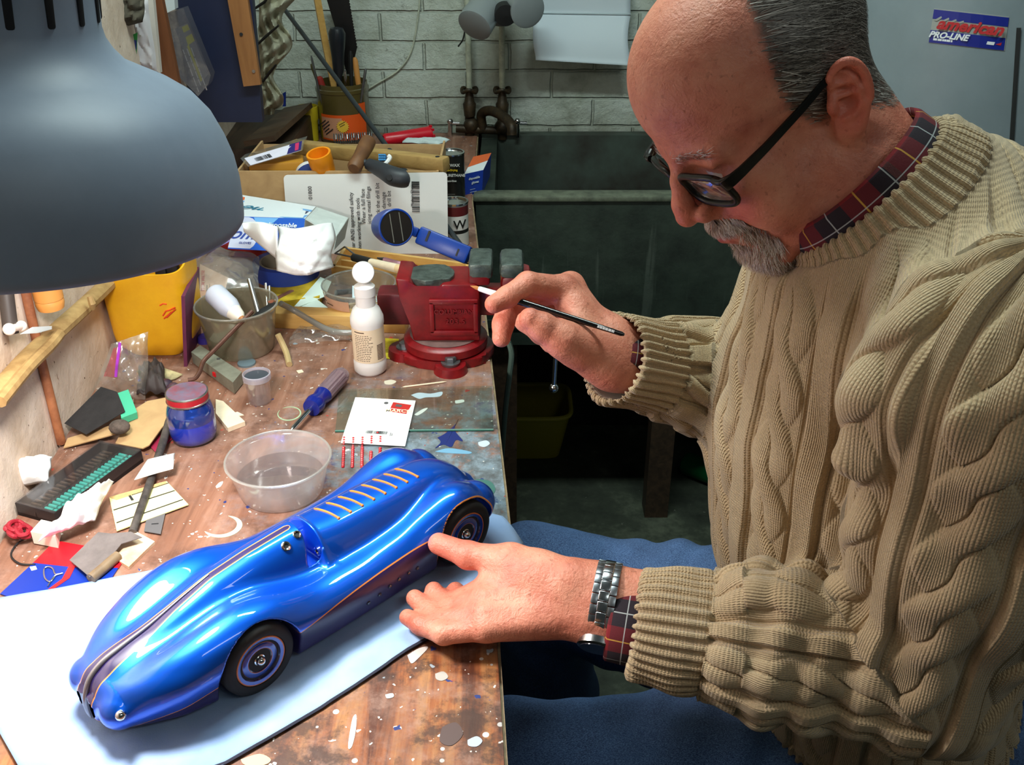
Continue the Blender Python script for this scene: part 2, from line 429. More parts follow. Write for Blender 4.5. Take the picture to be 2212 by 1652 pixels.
def m_bench():
    m, t, b = nt('paint-stained bench wood'); v = coords(t, (1, 1, 1), 'Object', (0, 0, radians(-3.8)))
    sp = N(t, 'ShaderNodeSeparateXYZ'); L(t, v, sp.inputs[0]); x, y = sp.outputs[0], sp.outputs[1]
    g = noise(t, coords(t, (46, 3.2, 10), 'Object', (0, 0, radians(-3.8))), 1.0, 7, .62, .5)
    big = noise(t, v, 6, 5, .6)
    w1 = ramp(t, g, [(.28, lin((96, 64, 50))), (.5, lin((136, 94, 74))), (.75, lin((168, 128, 108)))])
    w2 = ramp(t, g, [(.36, lin((84, 42, 24))), (.47, lin((146, 84, 46))), (.58, lin((170, 116, 70))), (.7, lin((100, 70, 56)))])
    near = math_(t, 'ADD', math_(t, 'MULTIPLY_ADD', y, -14.0, 10.2), math_(t, 'MULTIPLY', big, 1.2), 0, True)
    c = mixc(t, near, w1, w2)
    # greyed, blotchy old paint
    bl = ramp(t, noise(t, v, 11, 8, .74), [(.44, (0, 0, 0)), (.60, (1, 1, 1))])
    c = mixc(t, math_(t, 'MULTIPLY', bl, .75), c, ramp(t, noise(t, v, 26, 6, .7), [(.33, lin((74, 50, 40))), (.5, lin((126, 94, 80))), (.66, lin((166, 134, 120)))]))
    # blue-grey smears towards the open edge
    rx = math_(t, 'MULTIPLY', math_(t, 'ADD', x, .30), 5.0, 0, True)
    ry = math_(t, 'MULTIPLY', math_(t, 'MULTIPLY_ADD', math_(t, 'ABSOLUTE', math_(t, 'SUBTRACT', y, 1.02)), -4.0, 1.3), 1.0, 0, True)
    reg = math_(t, 'MULTIPLY', rx, ry)
    f2 = ramp(t, math_(t, 'ADD', noise(t, v, 13, 7, .75, .4), math_(t, 'MULTIPLY', reg, .16)), [(.55, (0, 0, 0)), (.66, (1, 1, 1))])
    smear = ramp(t, noise(t, v, 22, 6, .7), [(.3, lin((58, 52, 50))), (.45, lin((96, 104, 108))), (.56, lin((124, 140, 150))), (.66, lin((40, 66, 116))), (.74, lin((150, 130, 122)))])
    c = mixc(t, math_(t, 'MULTIPLY', f2, reg), c, smear)
    # dark stains in the near board
    ds = math_(t, 'MULTIPLY', near, ramp(t, noise(t, v, 15, 6, .7), [(.48, (0, 0, 0)), (.57, (1, 1, 1))]))
    c = mixc(t, math_(t, 'MULTIPLY', ds, .8), c, lin((58, 40, 34)))
    # specks of paint
    for sc, th, col in ((95, .735, (214, 206, 196)), (150, .72, (205, 196, 188)), (60, .745, (150, 160, 168)), (75, .74, (34, 50, 110)), (55, .75, (170, 60, 50))):
        s_ = ramp(t, noise(t, v, sc, 2.0, .5), [(th - .012, (0, 0, 0)), (th, (1, 1, 1))])
        c = mixc(t, s_, c, lin(col))
    vo = N(t, 'ShaderNodeTexVoronoi'); vo.inputs['Scale'].default_value = 55; L(t, v, vo.inputs['Vector'])
    dot = math_(t, 'LESS_THAN', math_(t, 'ADD', vo.outputs['Distance'], math_(t, 'MULTIPLY', noise(t, v, 60, 2), .12)), math_(t, 'MULTIPLY_ADD', near, .10, .115))
    rnd = N(t, 'ShaderNodeSeparateColor'); L(t, vo.outputs['Color'], rnd.inputs[0])
    keep = math_(t, 'GREATER_THAN', rnd.outputs[0], math_(t, 'MULTIPLY_ADD', near, -.45, .9))
    c = mixc(t, math_(t, 'MULTIPLY', dot, keep), c, mixc(t, rnd.outputs[1], lin((222, 214, 204)), lin((176, 172, 170))))
    L(t, c, b.inputs['Base Color']); b.inputs['Roughness'].default_value = .5; b.inputs['Specular IOR Level'].default_value = .35
    bump(t, b, math_(t, 'ADD', g, math_(t, 'MULTIPLY', noise(t, v, 120, 4), .5)), .35, .0012); return m
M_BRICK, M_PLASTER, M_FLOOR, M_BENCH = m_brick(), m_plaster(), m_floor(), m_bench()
M_DKWOOD = wood('dark old wood', (44, 32, 24), (78, 58, 42))
M_EDGE = mat('bench edge', (150, 128, 98), .7, var=.3, vs=50, bmp=.4)

MB().box((.5, 1.0, -.03), (4.2, 4.4, .06)).build('floor', M_FLOOR, kind='structure')
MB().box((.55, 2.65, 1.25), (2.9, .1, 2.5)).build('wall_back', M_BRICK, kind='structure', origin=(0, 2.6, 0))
mb = MB(); mb.prism([(wlx(-.2), -.2), (wlx(2.6), 2.6), (wlx(2.6) - .1, 2.6), (wlx(-.2) - .1, -.2)], 0, 2.5)
mb.build('wall_left', M_PLASTER, kind='structure', origin=(-.6, 1, 0))

# workbench
bench = thing('workbench', 'long paint-spattered brown wooden workbench covered in tools and a model car', 'workbench', (0, 0, 0))
R_ = [(-.045, .30), (-.0066, .579), (-.0141, .71), (-.0175, .86), (-.001, .86), (-.01, .988), (-.0348, 1.333), (-.0858, 2.04), (-.09, 2.58)]
R_[0] = (.004, .30)
mb = MB(); mb.prism(R_ + [(wlx(2.58) + .004, 2.58), (wlx(.3) + .004, .30)], BZ - .042, BZ)
top = mb.build('bench_top', [M_BENCH], bench, label='brown bench top, stained and flecked with white and blue paint')
mb = MB()
for i in range(len(R_) - 1):
    a, b_ = Vector((*R_[i], 0)), Vector((*R_[i+1], 0)); d = (b_ - a).normalized(); n = Vector((d.y, -d.x, 0))*.003
    mb.prism([tuple((a + n*.1)[:2]), tuple((b_ + n*.1)[:2]), tuple((b_ + n)[:2]), tuple((a + n)[:2])], BZ - .04, BZ - .003)
mb.build('edge_strip', M_EDGE, bench, label='worn pale front edge')
for x, y in ((-.1, .45), (-.14, 1.9), (-.48, .45), (-.56, 1.9)):
    MB().box((x - .02, y, (BZ - .042)/2), (.08, .08, BZ - .042), bev=.004).build('leg', M_DKWOOD, bench)
MB().box((-.33, 1.2, .3), (.36, 1.5, .03)).build('lower_shelf', M_DKWOOD, bench)
# shaped patches of dried paint on the bench
def patch(pxs, col, n=4):
    ps = smooth_path([at(*p, .0004) for p in pxs] + [at(*pxs[0], .0004)], n)[:-1]
    mb = MB(); mb.slab([(p.x, p.y, BZ + .0005) for p in ps], .0007)
    mb.build('paint_stain', mat('paint %d %d %d' % col, col, .45), bench)
def ring_patch(c, a, b, col, w=.18, a0=0, a1=300, rot=0):
    out, inn = [], []
    for k in range(25):
        t = radians(a0 + (a1 - a0)*k/24); q = w*sin(pi*k/24)**.6*.9 + .015
        for lst, f in ((out, 1), (inn, 1 - q)):
            x, y = a*f*cos(t), b*f*sin(t); lst.append((c[0] + x*cos(rot) - y*sin(rot), c[1] + x*sin(rot) + y*cos(rot)))
    mb = MB(); o, i_ = [at(*p, .0005) for p in out], [at(*p, .0005) for p in inn]
    for k in range(24): mb.slab([o[k], o[k+1], i_[k+1], i_[k]], .0007)
    mb.build('paint_stain', mat('paint %d %d %d' % col, col, .45), bench)
ring_patch((482, 1137), 42, 23, (184, 190, 166), .34, -70, 170, -.15)
ring_patch((625, 893), 26, 15, (160, 186, 150), .12, -120, 220, -.1)
patch([(945, 945), (963, 935), (985, 915), (990, 905), (982, 928), (1000, 952), (985, 950), (975, 965), (958, 960), (940, 968), (952, 955)], (24, 40, 104))
patch([(888, 853), (905, 848), (930, 850), (955, 846), (950, 856), (920, 858), (905, 861)], (196, 210, 224))
patch([(895, 895), (912, 884), (924, 881), (915, 890), (902, 897)], (224, 224, 220))
patch([(983, 865), (1000, 863), (1002, 868), (985, 871)], (206, 212, 204))
patch([(1033, 955), (1050, 951), (1058, 958), (1047, 965), (1035, 962)], (190, 204, 214))
patch([(1005, 1045), (1030, 1035), (1060, 1040), (1070, 1060), (1050, 1075), (1020, 1070)], (60, 104, 96))
patch([(940, 975), (970, 968), (1015, 975), (1012, 980), (965, 978)], (110, 160, 190))
patch([(755, 1585), (762, 1550), (770, 1545), (768, 1580), (760, 1612), (752, 1615)], (222, 222, 222))
patch([(520, 1640), (560, 1628), (585, 1640), (570, 1652), (530, 1652)], (204, 180, 140))
patch([(1010, 1598), (1030, 1590), (1042, 1600), (1030, 1612), (1012, 1610)], (176, 184, 198))
patch([(955, 1570), (985, 1560), (1000, 1585), (975, 1610), (950, 1600)], (84, 62, 58))
patch([(940, 1455), (958, 1450), (968, 1462), (955, 1470), (942, 1466)], (172, 164, 156))
patch([(880, 1415), (905, 1400), (925, 1398), (900, 1425), (888, 1432)], (206, 196, 190))
patch([(700, 1480), (716, 1473), (724, 1480), (710, 1488)], (186, 178, 170))
patch([(832, 1500), (848, 1497), (850, 1505), (836, 1508)], (190, 190, 188))
patch([(466, 1050), (474, 1042), (482, 1040), (477, 1050), (468, 1053)], (222, 216, 208))
patch([(830, 823), (845, 820), (856, 824), (846, 830), (832, 829)], (206, 196, 176))

# concrete laundry sink
def m_sink():
    m, t, b = nt('dark green sink concrete'); v = coords(t)
    base = ramp(t, noise(t, v, 14, 6, .65), [(.3, lin((30, 38, 32))), (.7, lin((52, 64, 54)))])
    dr = ramp(t, noise(t, coords(t, (34, 34, 2.2)), 1, 4, .6), [(.62, (0, 0, 0)), (.70, (1, 1, 1))]); base = mixc(t, math_(t, 'MULTIPLY', dr, .35), base, lin((96, 106, 96)))
    sc = ramp(t, noise(t, coords(t, (20, 20, 34), 'Object', (0, .4, 0)), 1, 7, .8), [(.66, (0, 0, 0)), (.68, (1, 1, 1))]); base = mixc(t, math_(t, 'MULTIPLY', sc, .7), base, lin((22, 24, 20)))
    L(t, base, b.inputs['Base Color']); b.inputs['Roughness'].default_value = .6; bump(t, b, noise(t, v, 45, 6), .5, .003); return m
M_SINK = m_sink()
M_SINKIN = mat('grimy sink inside', (66, 78, 70), .6, col2=(44, 40, 34), vs=7, bmp=.4, bs=40)
M_RIM = mat('worn sink rim', (92, 98, 82), .6, var=.35, vs=40, bmp=.4)
sink = thing('laundry_sink', 'deep dark green concrete laundry sink against the brick wall', 'sink', (.35, 2.3, 0))
x0, x1, y0, y1, zb, zt = -.078, .62, 2.06, 2.595, .545, .90
mb = MB(); mb.box(((x0+x1)/2, y0 + .02, (zb+zt)/2 - .004), (x1-x0, .04, zt-zb-.008)); mb.box((x0 + .02, (y0+y1)/2, (zb+zt)/2 - .004), (.04, y1-y0-.082, zt-zb-.008))
mb.box((x1 - .02, (y0+y1)/2, (zb+zt)/2 - .004), (.04, y1-y0-.082, zt-zb-.008)); mb.box(((x0+x1)/2, (y0+y1)/2, zb + .02), (x1-x0-.082, y1-y0-.082, .04))
mb.build('basin', M_SINK, sink)
MB().box(((x0+x1)/2, y1 - .02, (zb+zt)/2), (x1-x0, .039, zt-zb)).build('back_panel', M_SINKIN, sink, label='stained inner back of the sink')
mb = MB(); mb.box(((x0+x1)/2, y0 + .018, zt - .004), (x1-x0+.01, .048, .012), bev=.003); mb.build('rim', M_RIM, sink, label='worn lighter rim')
mb = MB(); mb.box(((x0+x1)/2, y0 - .003, .60), (x1-x0, .006, .02)); mb.build('bottom_band', M_SINK, sink)
for x, y in ((x0 + .06, y0 + .06), (x1 - .06, y0 + .06), (x0 + .06, y1 - .06), (x1 - .06, y1 - .06), (.38, y0 + .1)):
    MB().box((x, y, zb/2), (.06, .06, zb)).build('leg', M_DKWOOD, sink)

# water heater
M_HEAT = mat('grey enamel', (126, 140, 146), .38, var=.05, vs=12)
heater = thing('water_heater', 'tall grey cylindrical water heater behind the seated man', 'water heater', (.86, 1.86, 0))
mb = MB(); R0 = .295; mb.lathe([(R0 - .03, .06), (R0, .07), (R0, 1.9), (R0 - .03, 1.92)], 96, 0, T((.86, 1.86, 0))); mb.build('tank', M_HEAT, heater)
mb = MB(); mb.lathe([(R0 - .04, .0), (R0 - .04, .06)], 48, 0, T((.86, 1.86, 0))); mb.build('base', M_SINK, heater)
# seam strip and sticker wrapped on the tank
def on_tank(px, py, off=.0008):
    r = ray(px, py); o = CAM - Vector((.86, 1.86, 0)); a = r.x**2 + r.y**2; b_ = o.x*r.x + o.y*r.y; c_ = o.x**2 + o.y**2 - (R0+off)**2
    return CAM + r*((-b_ - sqrt(b_*b_ - a*c_))/a)
def tank_poly(mb, pxs, mi, off):
    mb.slab([on_tank(*p, off) for p in pxs], .0004, mi)
M_STW, M_STB, M_STR = mat('sticker grey', (150, 156, 150), .4), mat('sticker blue', (16, 36, 132), .4), mat('sticker red', (186, 44, 48), .4)
mb = MB()
a = on_tank(2018, 18); b_ = on_tank(2178, 38); c_ = on_tank(2170, 106); d_ = on_tank(2008, 92)
M_TX = mat('sticker white', (226, 232, 236), .4)
def quad_uv(u, v, off):   # bilinear in the photographed sticker, laid on the tank
    p = Vector((2018, 18)).lerp(Vector((2180, 36)), u).lerp(Vector((2006, 92)).lerp(Vector((2170, 110)), u), v); return on_tank(p.x, p.y, off)
def sq(u0, u1, v0, v1, mi, off):
    for k in range(6):
        a0, a1 = u0 + (u1-u0)*k/6, u0 + (u1-u0)*(k+1)/6
        mb.slab([quad_uv(a0, v0, off), quad_uv(a1, v0, off), quad_uv(a1, v1, off), quad_uv(a0, v1, off)], .0004, mi)
sq(0, 1, 0, 1, 0, .0006); sq(.0, 1, .03, .30, 1, .001); sq(0, .99, .63, .99, 1, .001)
for k in range(4): mb.slab([quad_uv(.02 + .1*k, .34, .0014), quad_uv(.11 + .1*k, .20 + .02*k, .0014), quad_uv(.12 + .1*k, .25 + .02*k, .0014), quad_uv(.06 + .1*k, .36, .0014)], .0003, 0)
o_ = quad_uv(.50, .425, .0016); X = frame(o_, quad_uv(.7, .47, 0) - quad_uv(.3, .47, 0), quad_uv(.48, .3, 0) - quad_uv(.48, .6, 0))
mb.text('american', .0235, X, 2, .0001, .3, sx=1.12, bold=.0009)
o_ = quad_uv(.24, .755, .0016); X = frame(o_, quad_uv(.4, .74, 0) - quad_uv(.1, .74, 0), quad_uv(.25, .6, 0) - quad_uv(.25, .9, 0))
mb.text('PRO-LINE', .0125, X, 3, .0001, .3, sx=1.1, bold=.0005); o_ = quad_uv(.05, .885, .0016); X.translation = o_
bars(mb, o_, X.to_3x3() @ Vector((1, 0, 0)), X.to_3x3() @ Vector((0, 1, 0)), [.030], 3, .004, .0032)
mb.slab([quad_uv(.76, .78, .0014), quad_uv(.86, .78, .0014), quad_uv(.85, .87, .0014), quad_uv(.75, .87, .0014)], .0003, 3); mb.slab([quad_uv(.87, .84, .0014), quad_uv(.95, .77, .0014), quad_uv(.94, .86, .0014)], .0003, 2)
mb.build('sticker', [M_STW, M_STB, M_STR, M_TX], heater, label='white sticker with blue bands and red lettering')
mb = MB(); tank_poly(mb, [(2196, 60), (2206, 60), (2188, 345), (2178, 345)], 0, .002); mb.build('seam_strip', mat('dark strip', (44, 46, 46), .5), heater, label='dark vertical seam')

# pipes, valves and mixer tap on the brick wall
M_PIPE = mat('painted pipe', (192, 198, 178), .5, var=.25, vs=40, bmp=.3)
M_RUST = mat('rusty brass', (70, 54, 34), .5, .5, col2=(38, 32, 24), vs=50, bmp=.6, bs=90)
M_CHROME = mat('chrome', (214, 216, 218), .14, 1.0)
for k, (px, top_y) in enumerate(((1014, 60), (1085, 60))):
    a = atY(px, 190, 2.565); b_ = Vector((a.x - .004, 2.565, 2.3))
    t_ = thing('water_pipe', ('painted water pipe with a rusty valve, further from the hanging paper', 'painted water pipe with a rusty valve, nearer the hanging paper')[k], 'pipe', (a.x, 2.565, a.z), 'pair of valved water pipes')
    MB().tube([a - Vector((0, 0, .01)), b_], .0075, 12).build('pipe', M_PIPE, t_)
    mb = MB(); v0 = atY(px, 250, 2.55)
    mb.lathe([(.014, v0.z), (.017, v0.z + .03), (.013, v0.z + .036), (.010, a.z - .012), (.008, a.z)], 16, 0, T((a.x, 2.55, 0))); mb.build('valve_body', M_RUST, t_)
    mb = MB(); ring = [(a.x + .019*cos(q), 2.55 + .019*sin(q), a.z - .002 + .004*sin(3*q)) for q in np.linspace(0, 2*pi, 24)[:-1]]
    mb.tube(ring, .0045, 8, closed=True)
    for q in (0, 2.1, 4.2): mb.tube([(a.x, 2.55, a.z - .002), (a.x + .019*cos(q), 2.55 + .019*sin(q), a.z - .002)], .003, 6)
    mb.build('valve_wheel', M_RUST, t_)
a = atY(1048, 277, 2.55)
tap = thing('mixer_tap', 'corroded mixer tap with curved spout above the sink', 'tap', a)
mb = MB(); mb.tube([atY(985, 277, 2.55), atY(1118, 284, 2.55)], .011, 12); mb.ball(atY(1018, 270, 2.55), .02); mb.ball(atY(1085, 274, 2.55), .02); mb.tube([atY(1015, 250, 2.56), atY(1015, 298, 2.56)], .013, 12); mb.tube([atY(1085, 250, 2.56), atY(1085, 300, 2.56)], .013, 12)
mb.build('body', M_RUST, tap)
mb = MB(); mb.tube(smooth_path([atY(1043, 280, 2.55), atY(1040, 248, 2.545), atY(1058, 239, 2.52), atY(1085, 250, 2.47), atY(1104, 270, 2.42), atY(1106, 292, 2.41)]), .0125, 12); mb.build('spout', M_RUST, tap)
for q in ((972, 262), (1118, 262)):
    mb = MB(); c_ = atY(q[0], q[1] + 14, 2.54); mb.tube([atY(q[0], q[1], 2.54), atY(q[0], q[1] + 34, 2.54)], .006, 8); mb.tube([atY(q[0] - 3, q[1] + 3, 2.54), atY(q[0] + 20, q[1] + 4, 2.545)], .0045, 8); mb.ball(atY(q[0], q[1], 2.54), .008)
    mb.build('handle', M_CHROME, tap, label='bright tap handle')
MB().tube(smooth_path([atY(908, -40, 2.594), atY(905, 20, 2.594), atY(890, 105, 2.594), atY(862, 150, 2.594), atY(815, 180, 2.594), atY(790, 195, 2.594)]), .0022, 6).build('wire', M_PIPE, label='thin pale wire curving down the brick wall', cat='wire')
# ---------------------------------------------------------------- the model car
CLZ = .0035
h_ = np.array([-.693, -.721, 0]); n_ = np.array([.721, -.693, 0]); Nz = np.array([-.3556, .613, BZ + CLZ])
def car2w(p): p = np.atleast_2d(p)/1000; return Nz - p[:, :1]*h_ + p[:, 1:2]*n_ + p[:, 2:3]*np.array([0, 0, 1])
def w2car(w): w = np.atleast_2d(w) - Nz; return np.stack([-(w @ h_), w @ n_, w[:, 2]], 1)*1000
FX = [(8, 24, 30, 17), (30, 36, 42, 21), (60, 45, 51, 23), (90, 48, 58, 24.5), (118, 48, 61, 25), (145, 47.5, 57, 25), (172, 47, 48, 24), (200, 46, 42, 22.5), (260, 46, 42, 22.5), (310, 46.5, 46, 23), (345, 47.5, 55, 24.5), (375, 48, 62, 26), (395, 47, 58, 25), (408, 44, 44, 22)]
def table(xs, ys, sm=7, lo=-20, hi=460):
    g = np.linspace(lo, hi, 961); y = np.interp(g, xs, ys); k = np.exp(-.5*(np.arange(-60, 61)*.5/sm)**2); k /= k.sum()
    y = np.convolve(np.pad(y, 60, mode='edge'), k, 'valid'); return lambda s: np.interp(s, g, y)
fxs = [f[0] for f in FX]; fY, fZ, fR = (table(fxs, [f[i] for f in FX], 11) for i in (1, 2, 3))
sW = [0, 6, 15, 30, 50, 100, 200, 350, 400, 425, 436, 440]; wW = [6, 20, 31, 44, 57, 67, 67.5, 67.5, 62, 46, 24, 6]
sT1 = [-4, 0, 5, 15, 35, 55, 85, 119, 160, 205, 221]; hT1 = [30, 44, 53, 63, 68, 72, 82, 92.5, 98, 101, 101]
sw1 = [-4, 5, 30, 60, 120, 200, 221]; ww1 = [6, 13, 22, 27, 30, 31, 31]
sT2 = [222, 232, 250, 300, 350, 380, 400, 420, 434, 440]; hT2 = [98, 97, 95.5, 95, 93.5, 90, 84, 70, 52, 40]
sw2 = [222, 240, 300, 350, 390, 420, 436, 440]; ww2 = [37, 40, 41.5, 40, 36, 26, 12, 6]
zline = table([0, 20, 85, 159, 230, 308, 350, 372, 398, 440], [15, 19, 34, 45, 52, 57, 58, 40, 6, 4], 9)
tW, tT1, tw1, tT2, tw2 = table(sW, wW, 5), table(sT1, hT1, 4), table(sw1, ww1, 6), table(sT2, hT2, 6), table(sw2, ww2, 5)
def car_sdf(p):
    s, y, z = p[:, 0], np.abs(p[:, 1]), p[:, 2]; q = np.stack([s, y, z], 1)
    sc_ = np.clip(s, 10, 406); f = (np.sqrt((y - fY(sc_))**2 + (z - fZ(sc_))**2 + (s - sc_)**2) - fR(sc_))*.9
    W = tW(s); tub = np.maximum(y - W, np.maximum(-s, s - 440))*.85
    tub = smax(tub, np.maximum(z - 50, 9 - z), 12)
    d = smin(f, tub, 16)
    def sec(tt, ww):
        t_ = tt(s); w_ = ww(s); hz = np.maximum(t_ - 28, 8)
        k = ((y/w_)**2.5 + (np.abs(z - 28)/hz)**2.5)**.4
        return (k - 1)*np.minimum(w_, hz)*.8
    c1 = smax(sec(tT1, tw1), s - 220, 3); c1 = np.maximum(c1, -4 - s)
    c2 = smax(sec(tT2, tw2), 223 - s, 3); c2 = np.maximum(c2, s - 441)
    d = smin(d, c1, 14); d = smin(d, c2, 9)
    # cockpit scoop cut in front of the hood
    cut = np.maximum(np.maximum(207 + (z - 70)*.25 - s, s - 222.5), np.maximum(66 - z, y - 27)); d = smax(d, -cut, 3)
    for sh in (121, 373):
        a = np.sqrt((s - sh)**2 + (z - 35)**2) - 40.5
        g = np.maximum(np.abs(s - sh) - 40.5, z - 35)
        arch = np.maximum(np.minimum(a, g), 43 - y); d = smax(d, -arch, 2.0)
    return np.maximum(d, 7 - z)
V, Q = snet(car_sdf, (-8, -80, 2), (446, 80, 112), 1.6)
s_, y_, z_ = V[:, 0], V[:, 1], V[:, 2]
ws = np.interp(s_, [-10, 14, 30, 47, 80, 120, 204, 208, 209], [13, 12.5, 11, 9, 5.2, 3.6, 3.4, 1.5, -3])
arch = np.minimum(*[np.abs(np.sqrt((s_ - sh)**2 + (z_ - 35)**2) - 42) + np.where((np.abs(y_) > 44) & (z_ > 18), 0, 9) for sh in (121, 373)])
arch = np.where(s_ > 300, arch, 9)
M_CAR = None
def m_car():
    m, t, b = nt('candy blue lacquer'); low = attr(t, 'd_low'); st = attr(t, 'd_str'); ar = attr(t, 'd_arch')
    lo = math_(t, 'LESS_THAN', low, 0.0); si = math_(t, 'LESS_THAN', st, 0.0)
    dk = math_(t, 'MAXIMUM', lo, si)
    ln = math_(t, 'MAXIMUM', math_(t, 'MULTIPLY', math_(t, 'LESS_THAN', math_(t, 'ABSOLUTE', low), .55), math_(t, 'GREATER_THAN', st, -.5)), math_(t, 'MULTIPLY', math_(t, 'LESS_THAN', math_(t, 'ABSOLUTE', st), .55), math_(t, 'GREATER_THAN', low, -.5)))
    ln = math_(t, 'MAXIMUM', ln, math_(t, 'LESS_THAN', ar, .9))
    c = mixc(t, dk, (0.0, 0.105, 0.70, 1), (0.016, 0.008, 0.075, 1)); c = mixc(t, ln, c, (0.75, 0.26, 0.05, 1))
    L(t, c, b.inputs['Base Color']); L(t, math_(t, 'MULTIPLY_ADD', math_(t, 'MAXIMUM', dk, ln), -.74, .74), b.inputs['Metallic'])
    b.inputs['Roughness'].default_value = .38; L(t, math_(t, 'MULTIPLY_ADD', lo, -.82, 1.0), b.inputs['Coat Weight']); b.inputs['Coat Roughness'].default_value = .02; b.inputs['Coat IOR'].default_value = 1.5
    return m
M_CAR = m_car()
car = thing('model_race_car', 'glossy blue streamlined wooden model racing car on a pale blue cloth', 'model car', tuple(car2w((220, 0, 0))[0]))
nrm = sgrad(car_sdf, V, .3); nw = -nrm[:, :1]*h_ + nrm[:, 1:2]*n_ + nrm[:, 2:3]*np.array([0, 0, 1])
det = np.dot(np.cross(-h_, n_), [0, 0, 1])
if det < 0: Q = Q[:, ::-1]
np_mesh('body', car2w(V), Q, [M_CAR], car, attrs={'d_low': z_ - zline(s_), 'd_str': np.abs(y_) - ws, 'd_arch': arch}, normals=nw, label='candy blue body with dark purple stripe and orange pinstripes')
def car_hit(px, py):
    r = np.array(ray(px, py)); o = np.array(CAM); t = .7
    for _ in range(120):
        d = float(car_sdf(w2car(o + r*t))[0])/1000
        t += d*.7
        if abs(d) < 1e-5: break
    w = o + r*t; g = sgrad(car_sdf, w2car(w), .4)[0]; n = -g[0]*h_ + g[1]*n_ + g[2]*np.array([0, 0, 1]); return Vector(w), Vector(n)
def car_surf(s, y, z0=90):
    p = np.array([[s, y, z0]], float); p[0] = sproj(car_sdf, p, .5, 12)[0]; return p
M_TYRE = mat('black rubber', (22, 21, 21), .75); M_RIMB = mat('blue wheel enamel', (16, 58, 158), .25, .3, coat=1); M_ORG = mat('orange pinstripe', (206, 112, 56), .4)
M_NAVY = mat('navy enamel', (20, 18, 74), .25, coat=1); M_BLKP = mat('black plastic', (24, 24, 26), .4); M_ALU = mat('brushed aluminium', (176, 178, 180), .28, 1.0)
for sh in (121, 373):
    for sd in (1, -1):
        c = Vector(car2w((sh, 0, 36))[0]); ax = Vector(n_)*sd; X = frame(c, Vector(h_), Vector((0, 0, 1)).cross(Vector((1, 0, 0)))) if 0 else None
        z = ax; x = Vector((0, 0, 1)); y = z.cross(x); Mx = Matrix(((x.x, y.x, z.x, c.x), (x.y, y.y, z.y, c.y), (x.z, y.z, z.z, c.z), (0, 0, 0, 1))) @ Matrix.Diagonal((.001, .001, .001, 1))
        w = thing('wheel', None, None, (0, 0, 0)); w.parent = car; w.location = c - Vector(car['_o']); w['_o'] = tuple(c)
        mb = MB(Mx); mb.lathe([(24, 49), (32, 49), (35.4, 52), (36, 57), (36, 63), (35, 67.5), (32, 69.8), (28, 70.3), (25.5, 69.5), (24.5, 67)], 64); mb.build('tyre', M_TYRE, w)
        mb = MB(Mx); mb.lathe([(24.8, 66), (24.8, 69), (24.2, 69.5), (23.5, 69.4), (20.6, 68.6), (19.6, 66.8), (18.2, 66.6), (17.7, 67.2), (17.2, 67.6), (12.6, 68.0), (12.1, 67.9), (11.2, 66.9), (9.0, 66.4), (0, 66.2)], 64, mis=[2, 2, 2, 0, 1, 1, 2, 0, 0, 2, 1, 1, 1])
        mb.build('rim', [M_RIMB, M_NAVY, M_ORG], w)
        mb = MB(Mx); mb.ball((0, 0, 68.5), 4.6); mb.lathe([(6, 66), (6, 66.8), (3.5, 67.5)], 24); mb.build('hub_cap', M_CHROME, w)
# louvres across the hood
M_GOLD = mat('orange enamel', (206, 118, 34), .4)
for k in range(8):
    s0 = 248 + 14.7*k; pts = []
    for y in np.linspace(-11.5, 14, 12):
        p = car_surf(s0 + 8.5*((y + 11.5)/25.5)**2 - 3 + 2.2*sin(pi*(y + 11.5)/25.5), y); g = sgrad(car_sdf, p, .5)
        pts.append(Vector(car2w(p + g*.35)[0]))
    mb = MB(); mb.tube(pts, [.0006] + [.0012]*10 + [.0014], 8); mb.ball(pts[-1], .0016); mb.build('louvre', M_GOLD, car)
# raised nose strip along the centre line
pts = []
for s0, z0 in [(2, 14), (0, 20), (-1, 30), (0, 40), (4, 52), (14, 64), (34, 70), (60, 77), (90, 88), (120, 96)]:
    p = car_surf(s0, -1.5, z0); g = sgrad(car_sdf, p, .5); pts.append(Vector(car2w(p + g*.6)[0]))
MB().tube(smooth_path(pts, 5), [.0026*min(1, .5 + .5*i/8)*(1 if i < 28 else max(.3, 1 - (i - 28)/18)) for i in range(46)], 10).build('nose_strip', mat('satin grey metal', (150, 146, 150), .3, .7), car, label='grey raised strip curving over the nose')
def grommet(name, px, py, ro, ri, mt):
    p, n = car_hit(px, py); X = frame(p + n*.0002, n.orthogonal(), n.cross(n.orthogonal()))
    mb = MB(X); mb.lathe([(ro, 0), (ro, .0012), (ro*.8, .0018), (ri, .0012), (ri, -.001)], 28, 0, caps=False); mb.build(name, mt, car)
    if ri > .0005: MB(X).lathe([(ri, -.0001), (ri*.9, .0002), (0, .0002)], 20).build('socket_hole', M_BLKP, car)
for q in ((617, 1180), (687, 1190), (641, 1155)): grommet('eyelet', *q, .0047 if q[0] != 641 else .004, .0024, M_CHROME)
p, n = car_hit(261, 1543); MB().ball(p + n*.002, .0048).build('headlight_stud', M_CHROME, car)
for q in ((796, 1302), (820, 1284), (842, 1266), (862, 1251), (883, 1237), (902, 1227)):
    p, n = car_hit(*q); X = frame(p, n.orthogonal(), n.cross(n.orthogonal())); mb = MB(X); mb.lathe([(.0022, 0), (.0020, .001), (0, .0016)], 16); mb.build('side_screw', mat('dark steel', (92, 94, 100), .3, .9), car)

